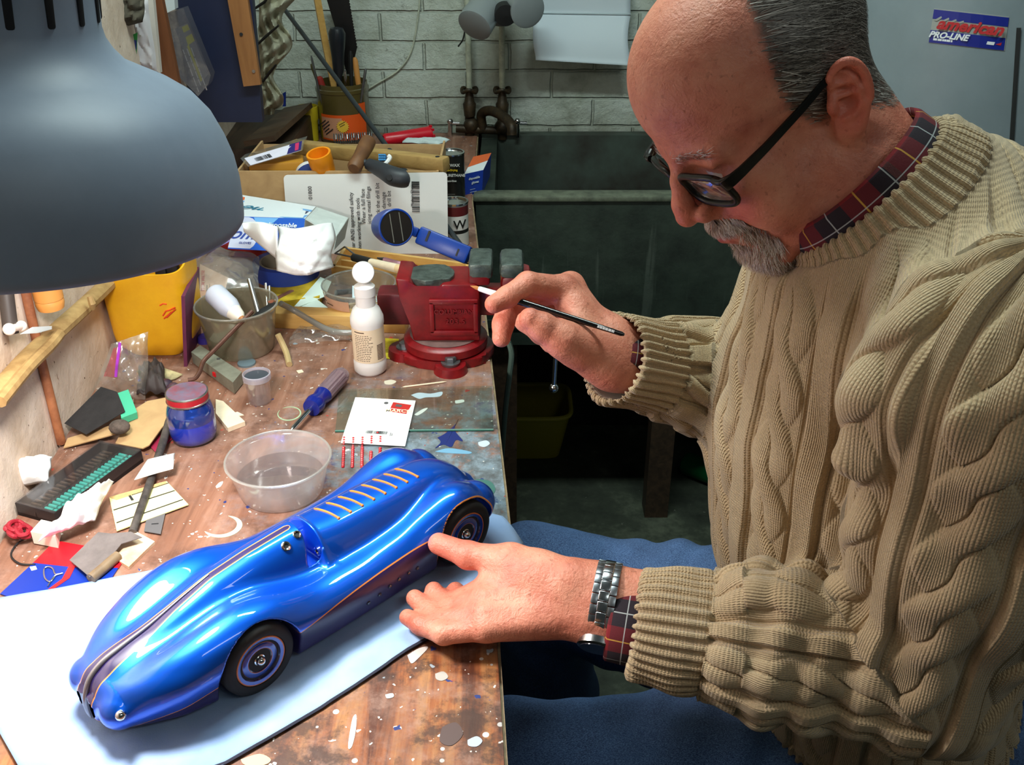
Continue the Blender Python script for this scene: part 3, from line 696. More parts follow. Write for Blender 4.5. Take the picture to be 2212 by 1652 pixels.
# ---------------------------------------------------------------- the cloth under the car
def m_cloth():
    m, t, b = nt('pale blue cotton'); v = coords(t)
    L(t, ramp(t, noise(t, v, 10, 4), [(.35, lin((134, 164, 208))), (.65, lin((160, 186, 224)))]), b.inputs['Base Color']); b.inputs['Roughness'].default_value = .9
    bump(t, b, math_(t, 'ADD', noise(t, v, 26, 4), math_(t, 'MULTIPLY', noise(t, v, 900, 2), .25)), .35, .002); return m
M_CLOTH = m_cloth(); M_SEAM = mat('dark seam thread', (34, 36, 52), .9)
far = [(-140, 1335), (0, 1292), (130, 1270), (330, 1232), (480, 1195), (640, 1150), (800, 1110), (960, 1085), (1086, 1116)]
nearp = [(120, 1800), (360, 1695), (485, 1652), (575, 1600), (690, 1532), (790, 1467), (880, 1404), (985, 1345), (1130, 1166)]
def cl_pt(u, v):
    def ip(l, u):
        k = u*(len(l)-1); i = min(int(k), len(l)-2); f = k - i; return Vector(l[i]).lerp(Vector(l[i+1]), f)
    a, b_ = ip(far, u), ip(nearp, u); p = a.lerp(b_, v); w = at(p.x, p.y, .002)
    wr = .0014*sin(w.x*60 + w.y*25) + .0012*sin(w.x*31 - w.y*75 + 1) + .0010*sin(w.x*120 + w.y*110)
    edge = min(1, 6*min(v, 1 - v) + .15)
    z = BZ + .0016 + max(0, .0012 + wr*.5)*edge
    lim = .004 - (w.y - .86)*.07 if w.y > .86 else -.006
    if w.x > lim: z -= (w.x - lim)*.55
    w.z = z; return w
mb = MB(); mb.grid(cl_pt, 110, 46); 
cloth = mb.build('cloth', M_CLOTH, label='pale blue folded cloth spread under the model car', cat='cloth', origin=at(600, 1400), solid=.0012)
def hem(v0, r, nm):
    pts = [cl_pt(u, v0) + Vector((0, 0, .0006)) for u in np.linspace(.13, .86, 60)]
    pts = [p + Vector((0, 0, 0)) + (Vector((.0012, .0010, 0))*sin(i*.9)) for i, p in enumerate(pts)]
    MB().tube(pts, r, 6, flat=.4).build(nm, M_SEAM, cloth)
hem(.87, .0009, 'seam'); hem(.995, .0022, 'hem')
# second fold of the cloth, lower layer at the nose end
MB().tube([cl_pt(.03, .55) + Vector((0, 0, .0005)), cl_pt(.1, .62) + Vector((0, 0, .0005)), cl_pt(.16, .66) + Vector((0, 0, .0005))], .0006, 6, flat=.4).build('fold_line', M_SEAM, cloth)

# ---------------------------------------------------------------- the desk lamp
LD = .735; PXM = LD/FPX
b0 = P(20, 455, LD)
axis = (P(20, 100, LD - .02) - b0)
cv = (b0 - CAM).normalized()
axd = (Matrix.Rotation(ST and 0, 3, 'X') @ Vector((0, 0, 1)))
side = Vector((1, 0, 0)); 
upc = Vector((0, ST, CT)); fw = Vector((0, CT, -ST))
axd = (upc*cos(radians(25)) - fw*sin(radians(25))).normalized()    # leans so that its rim is seen from a little above
axd = (axd + side*(.075)).normalized()
Lm = frame(b0, side, axd.cross(side)); Lm = Matrix(((Lm[0][0], Lm[0][1], axd.x, b0.x), (Lm[1][0], Lm[1][1], axd.y, b0.y), (Lm[2][0], Lm[2][1], axd.z, b0.z), (0, 0, 0, 1)))
yv = axd.cross(side).normalized(); xv = yv.cross(axd); Lm = Matrix(((xv.x, yv.x, axd.x, b0.x), (xv.y, yv.y, axd.y, b0.y), (xv.z, yv.z, axd.z, b0.z), (0, 0, 0, 1)))
M_SHADE = mat('grey lamp enamel', (126, 138, 156), .5, .0, var=.04, vs=30, bmp=.02, bs=500)
M_SHIN = mat('white lamp inside', (240, 240, 236), .4)
lamp = thing('desk_lamp', 'big grey metal desk lamp shade leaning in over the bench', 'desk lamp', b0)
prof_px = [(494, 470), (500, 462), (500, 448), (498, 420), (494, 385), (484, 345), (466, 305), (440, 262), (404, 228), (362, 206), (314, 188), (272, 172), (246, 148), (232, 128), (226, 108), (224, 40), (224, -150), (210, -170), (60, -176)]
ce = 1.11
pr = [(r*.98*PXM, (455 - y)*PXM*ce) for r, y in prof_px]
mb = MB(Lm); mb.lathe(pr, 96, 0, caps=False)
inn = [(max(r - .004, .0), z - .003) for r, z in pr[1:13]]
mb.lathe([(0, inn[-1][1])] + inn[::-1], 96, 1, caps=False)
mb.build('shade', [M_SHADE, M_SHIN], lamp)
mb = MB(Lm)
for k in range(18):
    a = radians(-92.2 + 20*k) + pi/2
    a = radians(-2.2 + 20*k); X = RZ(-pi/2 + a)
    mb.box((219*PXM, 0, 452*PXM*ce), (.004, .006, 210*PXM), 0, M=RZ(-pi/2 + a), bev=.0018)
mb.build('vent_slots', mat('vent black', (12, 12, 16), .8), lamp)
MB(Lm).ball((0, 0, .045), .032, sc=(1, 1, 1.15)).build('bulb', mat('lit bulb', (255, 246, 232), .4, emit=6), lamp)
mb = MB(); e0 = Lm @ Vector((0, 0, (455 + 176)*PXM*ce)); mb.tube(smooth_path([e0, e0 + axd*.05, e0 + Vector((-.08, .03, .12)), Vector((wlx(.9) + .02, .95, 2.0))], 8), .012, 12); mb.build('arm', M_SHADE, lamp)
mb = MB(); mb.box((wlx(.95) + .012, .95, 2.0), (.024, .09, .09), bev=.003); mb.build('wall_bracket', M_SHADE, lamp)
lp = Lm @ Vector((0, 0, .008)); light('lamp_light', 'AREA', lp, 6.0, (1.0, .965, .93), .11, None, lp - axd*.3 + Vector((.0, 0.02, 0)), 'DISK')
# ---------------------------------------------------------------- the seated man
UPC = Vector((0, ST, CT)); TOW = Vector((0, -CT, ST)); RGT = Vector((1, 0, 0))
def cdir(x, y, z): return RGT*x + UPC*y + TOW*z            # right, up, towards the viewer
hF = cdir(-.7396, -.673, -.0033).normalized(); hL0 = cdir(.3134, -.3488, .8832); hU = hF.cross(hL0).normalized(); hL = hU.cross(hF)
HO = P(1678, 213.2, .827)
HM = np.array([list(hF), list(hL), list(hU)])
def h2w(p): return np.atleast_2d(p)/1000 @ HM + np.array(HO)
def w2h(w): return (np.atleast_2d(w) - np.array(HO)) @ HM.T*1000
A_ = np.array
RING = P(1898, 436, .838); RAX = cdir(-.73, .67, .14).normalized()
ringh = w2h(A_(RING))[0]
EC = A_((-15., 78., 1.)); eo_ = A_((.36, .93, 0)); eo_ /= np.linalg.norm(eo_); eu_ = A_((-.36, 0, .93)); eu_ -= eo_*(eu_ @ eo_); eu_ /= np.linalg.norm(eu_); ef_ = np.cross(eo_, eu_)
if ef_[0] < 0: ef_ = -ef_
EM = np.stack([ef_, eo_, eu_], 1)
HEL = [(15.5*cos(t)*(1 if sin(t) > -.2 else .86), 5.0 - 2.2*max(0, cos(t)), 27.5*sin(t)) for t in np.linspace(radians(38), radians(262), 26)]
HEL = [(9, -1, 3), (11.5, 1, 9)] + HEL
def ear_sdf(q):
    r = (q - EC) @ EM
    d = ell(r, (-1, -1, 0), (15.5, 5.2, 27.5))
    d = smin(d, chain(r, HEL, [2.2, 2.6] + [3.1]*22 + [3.4]*4, 1.5), 2.2)
    d = smin(d, ell(r, (1, 1.5, -25), (8, 5, 8.5)), 5)
    d = smin(d, chain(r, [(3, 2.2, 19), (-4.5, 3.2, 12), (-8.5, 4.2, 3), (-8, 4.4, -8), (-2, 4.2, -15), (4, 4, -16.5)], [1.8, 2.6, 3, 3, 3, 3.2], 2), 3)
    d = smin(d, rc(r, (-5, 3, 11), (6, 2, 11), 2.2, 1.8), 3)
    d = smax(d, -ell(r, (2.5, 6, -5.5), (9.5, 8, 8.5)), 3); d = smax(d, -ell(r, (3, 6, 5.5), (8.5, 6.5, 3.8)), 2.5); d = smax(d, -ell(r, (4, 7, 16), (6, 5, 4.5)), 2.5)
    d = smin(d, rc(r, (11, 1.5, 1), (0, 1.5, .5), 2.2, 1.6), 3)
    return smin(d, ell(r, (12.5, 3, -6), (4.2, 4, 6.5)), 4)
def head_sdf(p):
    q = p.copy(); q[:, 1] = np.abs(q[:, 1])
    d = ell(q, (0, 0, 48), (98, 76, 82))
    d = smin(d, ell(q, (36, 0, 60), (64, 62, 60)), 20)
    d = smin(d, ell(q, (45, 0, -22), (52, 56, 70)), 26)
    jaw = chain(q, [(14, 50, -52), (40, 44, -78), (74, 18, -99)], [19, 17, 16], 6)
    d = smin(d, jaw, 24); d = smin(d, ell(q, (80, 0, -97), (17, 26, 17)), 14)
    d = smin(d, ell(q, (64, 46, -10), (22, 19, 19)), 16)
    d = smin(d, ell(q, (58, 40, -44), (30, 25, 32)), 16)
    d = smin(d, rc(q, (93, 8, 27), (82, 44, 22), 9, 9), 12)
    d = smax(d, -ell(q, (103, 31, 10), (19, 19, 12)), 12)
    d = smin(d, ell(q, (78, 31, 9), (14, 14, 13)), 4)
    d = smin(d, rc(q, (91, 14, 17), (90, 44, 16), 3.5, 3), 5)
    d = smin(d, chain(q, [(96, 0, 20), (106, 0, 4), (115, 0, -14), (117, 0, -24)], [7, 7.5, 9, 10.5], 4), 9)
    d = smin(d, ell(q, (105, 13, -28), (11, 7.5, 8.5)), 6); d = smax(d, -ell(q, (107, 7.5, -38), (6, 3.6, 5)), 3)
    d = smin(d, ell(q, (80, 0, -56), (26, 33, 26)), 14)
    d = smin(d, chain(q, [(104, 0, -53), (101, 12, -54.5), (90, 26, -60)], [4.6, 4, 2.5], 3), 4)
    d = smin(d, chain(q, [(102.5, 0, -63.5), (99, 12, -63), (90, 24, -61)], [5.4, 4.6, 2.4], 3), 4)
    d = smax(d, -ell(q, (106, 0, -58.6), (13, 24, 1.1)), 2)
    d = smax(d, -rc(q, (105, 21, -36), (84, 39, -66), 1.5, 2.0), 9)
    d = smin(d, rc(q, (54, 0, -92), (5, 0, -92), 22, 30), 22)
    d = smin(d, ear_sdf(q), 4)
    d = smin(d, rc(p, (-22, 0, -25), ringh, 56, 58), 26)
    return d
# joints ------------------------------------------------------------
class Limb: pass
def J(*a): return A_(P(*a))
SH_N, EL_N, WR_N = A_((.375, .648, 1.225)), J(2005, 1440, .875), J(1300, 1305, .925)
SH_F, EL_F, WR_F = A_((.36, 1.06, 1.215)), A_((.36, 1.04, .985)), J(1330, 768, 1.0)
hl = dict(
    W1=J(1296, 1262, .928), W2=J(1286, 1342, .918),
    M5=J(1052, 1356, .922), M4=J(1048, 1326, .930), M3=J(1054, 1294, .942), M2=J(1064, 1264, .955),
    P5=J(958, 1368, .928), P4=J(955, 1345, .944), P3=J(976, 1320, .960), P2=J(1000, 1296, .974),
    D5=J(908, 1350, .945), D4=J(925, 1318, .966), D3=J(953, 1298, .980), D2=J(990, 1288, .988),
    T5=J(880, 1333, .958), T4=J(896, 1292, .980), T3=J(937, 1276, .990), T2=J(984, 1276, .994),
    C=J(1222, 1255, .928), TM=J(1105, 1212, .955), TI=J(1012, 1199, .972), TT=J(948, 1174, .985))
hr = dict(
    W1=J(1322, 800, .992), W2=J(1316, 728, 1.005),
    M2=J(1218, 624, 1.0), M3=J(1232, 618, 1.02), M4=J(1236, 640, 1.04), M5=J(1240, 672, 1.052),
    P2=J(1140, 613, .975), D2=J(1096, 641, .962), T2=J(1067, 657, .955),
    P3=J(1100, 655, .992), D3=J(1087, 700, .982), T3=J(1083, 730, .977),
    P4=J(1136, 692, 1.025), D4=J(1168, 722, 1.018), T4=J(1190, 735, 1.005),
    P5=J(1160, 712, 1.042), D5=J(1190, 742, 1.03), T5=J(1210, 748, 1.012),
    C=J(1275, 765, .978), TM=J(1215, 733, .955), TI=J(1172, 706, .948), TT=J(1145, 689, .944))
def hand_sdf(p, h, wr, fore):
    W1, W2 = h['W1'], h['W2']; wc = (W1 + W2)/2
    d = smin(rc(p, W1, W1 + (fore - wr)*.5, .019, .026), rc(p, W2, W2 + (fore - wr)*.5, .0185, .026), .02)
    pal = None
    for k, (m, w, r) in enumerate((('M2', .15, .0140), ('M3', .4, .0142), ('M4', .65, .0136), ('M5', .9, .0130))):
        e = rc(p, W1 + (W2 - W1)*w, h[m], .019, r); pal = e if pal is None else smin(pal, e, .012)
    d = smin(d, pal, .02)
    th = rc(p, h['C'], h['TM'], .0205, .0165)
    d = smin(d, th, .022)
    d = smin(d, rc(p, h['C']*.5 + h['TM']*.5, h['M2']*.62 + h['C']*.38, .012, .012), .022)
    d = smin(d, chain(p, [h['TM'], h['TI'], h['TT']], [.0152, .0126, .0108], .003), .010)
    d = smin(d, rc(p, h['TI'], h['TI'], .0128, .0128), .006)
    for f, r in (('2', .0112), ('3', .0114), ('4', .0108), ('5', .0098)):
        e = chain(p, [h['M'+f], h['P'+f], h['D'+f], h['T'+f]], [r*1.18, r*1.06, r*.92, r*.80], .004)
        d = smin(d, e, .007)
    if h is hl:
        up = A_(TOW*.9 + UPC*.25)*.0115
        for f, w in (('2', .2), ('3', .42), ('4', .64), ('5', .85)): d = smin(d, chain(p, [W1 + (W2 - W1)*w + up*1.2, lerp(W1 + (W2 - W1)*w, h['M'+f], .6) + up*1.02, h['M'+f] + up*.75], [.003, .0042, .0062], .004), .009)
        d = smin(d, chain(p, [lerp(W1, W2, .5) + up*1.45, lerp(lerp(W1, W2, .4), h['M3'], .5) + up*1.22 + A_((0, 0, .004)), lerp(h['M4'], h['P4'], .05) + up*.95], [.0014, .0016, .0012], .003), .004)
    return d
TP = [A_((.47, .88, .66)), A_((.40, .88, .85)), A_((.36, .865, 1.05)), A_((.345, .84, 1.20)), A_(RING) - A_(RAX)*.01]
def core_sdf(p):
    d = chain(p, TP, [.09, .08, .09, .07, .055], .05)
    for s, e, w, hh in ((SH_N, EL_N, WR_N, hl), (SH_F, EL_F, WR_F, hr)):
        wc = (hh['W1'] + hh['W2'])/2
        d = smin(d, chain(p, [TP[3], s, e], [.06, .05, .037], .03), .05); d = smin(d, rc(p, e, wc, .036, .022), .01)
    return d
HIP_N, KN_N, AN_N = A_((.46, .79, .615)), A_((.0, .815, .60)), A_((.06, .84, .10))
HIP_F, KN_F, AN_F = A_((.46, .97, .628)), A_((.03, 1.12, .634)), A_((.09, 1.17, .10))
def leg_core(p):
    d = None
    for a, b, c in ((HIP_N, KN_N, AN_N), (HIP_F, KN_F, AN_F)):
        e = chain(p, [TP[0], a, b, c], [.08, .075, .05, .04], .02); d = e if d is None else smin(d, e, .04)
    return d
hc = h2w((0, 0, 10))[0]
def near_(p, c, r): return vlen(p - c) < r
def grp(p, fn, c, r, big=.05):
    """evaluate fn only near c, elsewhere a lower bound"""
    dist = vlen(p - c); m = dist < r; out = np.maximum(dist - r + big, big)
    if m.any(): out[m] = fn(p[m])
    return out
def body_sdf(p):
    d = smin(core_sdf(p), leg_core(p), .05)
    d = smin(d, grp(p, lambda q: head_sdf(w2h(q))/1000, hc, .235), .004)
    d = smin(d, grp(p, lambda q: hand_sdf(q, hl, WR_N, EL_N), J(1100, 1290, .94), .155), .012)
    return smin(d, grp(p, lambda q: hand_sdf(q, hr, WR_F, EL_F), J(1200, 700, .99), .145), .012)
V, Q = snet(body_sdf, (-.17, .45, .06), (.62, 1.28, 1.62), .0016, proj=1)
hp = w2h(V); q = hp.copy(); q[:, 1] = np.abs(q[:, 1])
def hair_f(q):
    lim = np.interp(q[:, 2], [-30, -12, 0, 22, 49, 69, 107, 124, 140], [4, 10, 16, 29, 28, 24, 8, -28, -60])
    low = np.where(q[:, 0] < -8, np.interp(q[:, 0], [-110, -80, -50, -30, -8], [-52, -52, -44, -26, 4]), -9)
    return np.minimum(lim - q[:, 0], q[:, 2] - low)
near_head = vlen(V - hc) < .2
earm = np.where(near_head, ear_sdf(q), 99)
hair_a = np.where(near_head & (earm > 3.0), np.clip(hair_f(q), -30, 30), -30)
lips = np.minimum(chain(q, [(104, 0, -53), (101, 12, -54.5), (92, 24, -60)], [6.2, 5, 2.5]), chain(q, [(102.5, 0, -63.5), (99, 12, -63), (92, 22, -61)], [7, 6, 2.5]))
red = np.minimum.reduce([ell(q, (117, 0, -20), (16, 14, 20)), ell(q, (84, 36, -26), (20, 18, 20)), ell(q, (-15, 84, 4), (30, 14, 34))])
handm = np.minimum(vlen(V - J(950, 1290, .97)), np.minimum(vlen(V - J(1085, 690, .97)), vlen(V - J(960, 1185, .98))))
def m_skin():
    m, t, b = nt('ruddy skin'); v = coords(t)
    base = ramp(t, noise(t, v, 30, 5, .6), [(.25, lin((178, 98, 78))), (.5, lin((206, 130, 106))), (.75, lin((220, 152, 126)))])
    fr = ramp(t, noise(t, v, 190, 3, .55), [(.62, (0, 0, 0)), (.72, (1, 1, 1))]); base = mixc(t, math_(t, 'MULTIPLY', fr, .5), base, lin((136, 74, 52))); fr = ramp(t, noise(t, v, 75, 4, .6), [(.60, (0, 0, 0)), (.72, (1, 1, 1))]); base = mixc(t, math_(t, 'MULTIPLY', fr, .35), base, lin((168, 84, 66)))
    rd = ramp(t, attr(t, 'red'), [(.0, (1, 1, 1)), (1.0, (0, 0, 0))]); base = mixc(t, math_(t, 'MULTIPLY', rd, .45), base, lin((204, 92, 74)))
    lp_ = ramp(t, attr(t, 'lips'), [(.0, (1, 1, 1)), (1.0, (0, 0, 0))]); base = mixc(t, math_(t, 'MULTIPLY', lp_, .8), base, lin((168, 62, 62)))
    ha = ramp(t, math_(t, 'ADD', math_(t, 'MULTIPLY', attr(t, 'hairy'), .035), math_(t, 'MULTIPLY_ADD', noise(t, v, 120, 3), .5, -.15)), [(.05, (0, 0, 0)), (.35, (1, 1, 1))])
    base = mixc(t, math_(t, 'MULTIPLY', ha, .85), base, lin((74, 66, 60)))
    L(t, base, b.inputs['Base Color']); b.inputs['Roughness'].default_value = .44; b.inputs['Specular IOR Level'].default_value = .4
    b.inputs['Subsurface Weight'].default_value = .12; b.inputs['Subsurface Radius'].default_value = (1, .35, .2); b.inputs['Subsurface Scale'].default_value = .006
    h = math_(t, 'ADD', noise(t, v, 420, 3), math_(t, 'MULTIPLY', noise(t, coords(t, (1, 1, 1)), 100, 5, .6, .8), 1.8)); bump(t, b, h, .5, .0014); return m
M_SKIN = m_skin()
man = thing('person', 'balding grey-bearded man in beige cable sweater and jeans, seated, holding a paintbrush', 'person', (.45, .9, 0))
np_mesh('body', V, Q, [M_SKIN], man, attrs={'hairy': hair_a, 'lips': np.clip(lips/2 + .5, 0, 1), 'red': np.clip(np.minimum(red/14 + .4, handm/.05 - .1), 0, 1)})
# eyes (lids are half shut as he looks down)
M_EYE = mat('eye white', (216, 206, 198), .2)
for s in (1, -1):
    c = h2w((81.5, 31*s, 6))[0]; mb = MB(); mb.ball(c, .0112); mb.build('eye', M_EYE, man)
tdir = Vector(hl['TT'] - hl['TI']).normalized(); tn_ = (UPC*.75 + TOW*.62); tn_ = (tn_ - tdir*tn_.dot(tdir)).normalized()
mb = MB(frame(Vector(hl['TT']) + tn_*.0072 - tdir*.001, tdir, tn_.cross(tdir))); mb.ball((0, 0, 0), .0075, sc=(1.0, .82, .36)); mb.build('fingernail', mat('nail', (218, 154, 136), .3), man)
# ---- hair and beard strands
rng = np.random.default_rng(3)
def hfn(p): return head_sdf(p)
def strands(name, roots, dirfn, length, lift, width, steps, mt, jitter=.25, gravity=None):
    p = roots.copy(); n = sgrad(hfn, p, .6); d = dirfn(p, n); d += rng.normal(0, jitter, d.shape)
    pts = [p - n*.4]
    L_ = length*(rng.uniform(.6, 1.15, len(p)))
    for k in range(steps):
        n = sgrad(hfn, p, .8); t = d - n*np.einsum('ij,ij->i', d, n)[:, None]; t /= np.maximum(vlen(t), 1e-6)[:, None]
        lf = lift if np.ndim(lift) == 0 else lift[:, None]
        p = p + (t + n*lf)*(L_/steps)[:, None]
        dd = hfn(p); p = p + n*np.maximum(.5 - dd, 0)[:, None]
        pts.append(p.copy()); d = d*.85 + t*.15
    k = len(pts); n_s = len(roots); nn = sgrad(hfn, roots, .6)
    Vs = np.zeros((n_s, k, 2, 3)); 
    for i in range(k):
        a = pts[min(i+1, k-1)] - pts[max(i-1, 0)]; sd = np.cross(a, nn + .3*rng.normal(size=nn.shape) if i == 0 else nn); sd /= np.maximum(vlen(sd), 1e-6)[:, None]
        w = width*(1 - .75*(i/(k-1))**2)*.5
        Vs[:, i, 0] = pts[i] + sd*w; Vs[:, i, 1] = pts[i] - sd*w
    Vw = h2w(Vs.reshape(-1, 3)); base = (np.arange(n_s)*k*2)[:, None, None]
    i = np.arange(k-1)[None, :, None]*2
    Qs = (base + i + np.array([0, 1, 3, 2])[None, None, :]).reshape(-1, 4)
    tone = np.repeat(rng.random(n_s), k*2)
    return np_mesh(name, Vw, Qs, [mt], man, attrs={'tone': tone})
def m_hair(name, stops):
    m, t, b = nt(name); L(t, ramp(t, attr(t, 'tone'), [(p, lin(c)) for p, c in stops]), b.inputs['Base Color']); b.inputs['Roughness'].default_value = .45; return m
hv = hp[near_head]; hq = q[near_head]; he = earm[near_head]
ok = (hair_f(hq) > np.abs(rng.normal(0, 7, len(hq))) - 2) & (he > 2.0) & (hq[:, 2] > -60); cand = hv[ok]
rt = cand[rng.choice(len(cand), 15000)] + rng.normal(0, .5, (15000, 3)); rt = sproj(hfn, rt, .5, 2)
shortness = np.clip((rt[:, 2] + 20)/70, .22, 1)
strands('hair', rt, lambda p, n: np.stack([-np.ones(len(p)), np.sign(p[:, 1])*.0, np.where(p[:, 0] < -40, -.95, -.62)], 1), 38*shortness, .05, .55, 8,
        m_hair('grey hair', [(0, (54, 48, 44)), (.45, (104, 96, 88)), (.8, (146, 138, 130)), (1, (214, 208, 200))]), .17)
mus = (np.abs(hv[:, 1]) < 33) & (hv[:, 2] > -53 + .0*hv[:, 1]) & (hv[:, 2] < -38 - .28*np.abs(hv[:, 1]) + 3) & (hv[:, 0] > 74)
side_ = (np.abs(np.abs(hv[:, 1]) - 31) < 6) & (hv[:, 2] < -52) & (hv[:, 2] > -90) & (hv[:, 0] > 60)
chin = (hv[:, 2] < -74 - .10*np.abs(hv[:, 1])) & (np.abs(hv[:, 1]) < 33) & (hv[:, 0] > 62) & (hv[:, 2] > -122)
soul = (np.abs(hv[:, 1]) < 12) & (hv[:, 2] < -69) & (hv[:, 2] > -80) & (hv[:, 0] > 88)
M_BRD = m_hair('grey beard', [(0, (110, 84, 62)), (.35, (158, 136, 116)), (.7, (206, 196, 184)), (1, (236, 232, 226))])
c1 = hv[mus]; c1 = c1[rng.choice(len(c1), 2300)] + rng.normal(0, .4, (2300, 3))
strands('moustache', sproj(hfn, c1, .5, 2), lambda p, n: np.stack([.15 + 0*p[:, 0], np.sign(p[:, 1])*.45, -np.ones(len(p))], 1), 7.5, .30, .45, 4, M_BRD, .2)
c2 = np.concatenate([hv[chin], hv[soul], hv[side_]]); c2 = c2[rng.choice(len(c2), 3600)] + rng.normal(0, .4, (3600, 3))
strands('beard', sproj(hfn, c2, .5, 2), lambda p, n: np.stack([.1 + 0*p[:, 0], -np.sign(p[:, 1])*.1, -np.ones(len(p))], 1) + n*.5, 10.5, .5, .45, 5, M_BRD, .25)
br = (rng.random(len(hv)) < 2) & (np.abs(np.abs(hv[:, 1]) - 28) < 19) & (np.abs(hv[:, 2] - 27) < 4) & (hv[:, 0] > 74)
c3 = hv[br]; c3 = c3[rng.choice(len(c3), 260)]
strands('eyebrows', sproj(hfn, c3, .5, 2), lambda p, n: np.stack([0*p[:, 0], np.sign(p[:, 1]), .15 + 0*p[:, 0]], 1), 9, .25, .5, 4, M_BRD, .25)

# ---- sweater
class Tube:
    """a sleeve: polyline with radii, an angle and a length along it"""
    def __init__(s, pts, rs, ref): s.p = [A_(x) for x in pts]; s.r = rs; s.n = A_(ref)/np.linalg.norm(ref)
    def d(s, q): return chain(q, s.p, s.r, .02)
    def uv(s, q):
        best = np.full(len(q), 9.); U = np.zeros(len(q)); Vv = np.zeros(len(q)); l0 = 0
        for i in range(len(s.p)-1):
            a, b = s.p[i], s.p[i+1]; ba = b - a; ln = np.linalg.norm(ba); t = ba/ln; h = np.clip((q - a) @ t, 0, ln); w = q - a - h[:, None]*t; dd = vlen(w) - (s.r[i] + (s.r[i+1] - s.r[i])*h/ln)
            n = s.n - t*(s.n @ t); n /= np.linalg.norm(n); m = np.cross(t, n); ang = np.arctan2(w @ m, w @ n); k = dd < best
            hh = (q - a) @ t
            U[k] = ang[k]; Vv[k] = l0 + (hh if i in (0, len(s.p)-2) else h)[k]; best[k] = dd[k]; l0 += ln
        return U, Vv, l0
wdn = (WR_N - EL_N)/np.linalg.norm(WR_N - EL_N); wdf = (WR_F - EL_F)/np.linalg.norm(WR_F - EL_F)
CE_N = J(1372, 1345, .918); CE_F = J(1322, 772, 1.0) - wdf*.0

slN = Tube([SH_N, lerp(SH_N, EL_N, .5), EL_N, lerp(EL_N, CE_N, .55), lerp(EL_N, CE_N, .80), CE_N], [.098, .088, .068, .060, .050, .048], cdir(0, .3, 1))
cfd = (CE_F - EL_F)/np.linalg.norm(CE_F - EL_F)
slF = Tube([SH_F, lerp(SH_F, EL_F, .5), EL_F, lerp(EL_F, CE_F, .6), lerp(EL_F, CE_F, .74), CE_F], [.088, .078, .062, .054, .046, .047], cdir(0, .3, 1))
tz = [.60, .66, .72, .80, .90, 1.0, 1.08, 1.15, 1.21, 1.26, 1.31]
tx = [.455, .44, .425, .40, .375, .358, .350, .348, .350, .345, .335]; ty = [.88, .88, .88, .88, .88, .876, .87, .862, .85, .835, .815]
ta = [.185, .188, .190, .188, .182, .175, .168, .160, .145, .118, .085]; tb = [.155, .157, .156, .150, .146, .143, .139, .130, .119, .103, .075]
def torso_d(p):
    z = np.clip(p[:, 2], .60, 1.31); cx = np.interp(z, tz, tx); cy = np.interp(z, tz, ty); a = np.interp(z, tz, ta); b = np.interp(z, tz, tb)
    k = ((np.abs(p[:, 0] - cx)/b)**2.3 + (np.abs(p[:, 1] - cy)/a)**2.3)**(1/2.3)
    dz = np.maximum(p[:, 2] - 1.31, 0)
    return np.hypot(np.maximum((k - 1)*np.minimum(a, b), -.2), 0)*np.sign(k - 1)*.9 + dz*.8
rx_ = RAX.orthogonal().normalized(); RM = A_([list(TOW - RAX*TOW.dot(RAX)), [0]*3, list(RAX)]); 
e1 = (TOW - RAX*TOW.dot(RAX)).normalized(); e2 = RAX.cross(e1).normalized(); RGM = A_([list(e1), list(e2), list(RAX)])
def ringc(p): return (p - A_(RING)) @ RGM.T
def collar_d(p):
    r = ringc(p); rad = np.hypot(r[:, 0], r[:, 1]); k = np.clip(r[:, 2], -.015, .013); return np.hypot(rad - (.079 - .35*k), r[:, 2] - k) - .005
folds = [  # soft ridges of cloth: (points, radius, blend)
    ([J(2195, 640, .70), J(2010, 740, .715), J(1900, 850, .735), J(1850, 985, .765)], [.03, .024, .02, .012], .03),
    ([J(1690, 1265, .86), J(1740, 1330, .845), J(1800, 1420, .84)], [.012, .018, .012], .02),
    ([J(1585, 1262, .88), J(1640, 1300, .862), J(1660, 1400, .852)], [.012, .02, .012], .02),
    ([J(1755, 1262, .87), J(1850, 1360, .835), J(1930, 1470, .835)], [.012, .017, .012], .018),
    ([J(1830, 1260, .84), J(1920, 1380, .82), J(1985, 1470, .82)], [.01, .016, .012], .016),
]
def sw_raw(p):
    d = torso_d(p)
    d = smin(d, rc(p, (.395, .805, 1.262), (.362, .80, 1.275), .085, .083), .07)
    for s in (slN, slF): d = smin(d, chain(p, [A_((.352, .82, 1.22)), s.p[0]], [.09, s.r[0]*.97], .02), .05)
    for s in (slN, slF): d = smin(d, s.d(p), .028)
    for pts, rs, k in folds: d = smin(d, chain(p, pts, rs, .01), k)
    return d
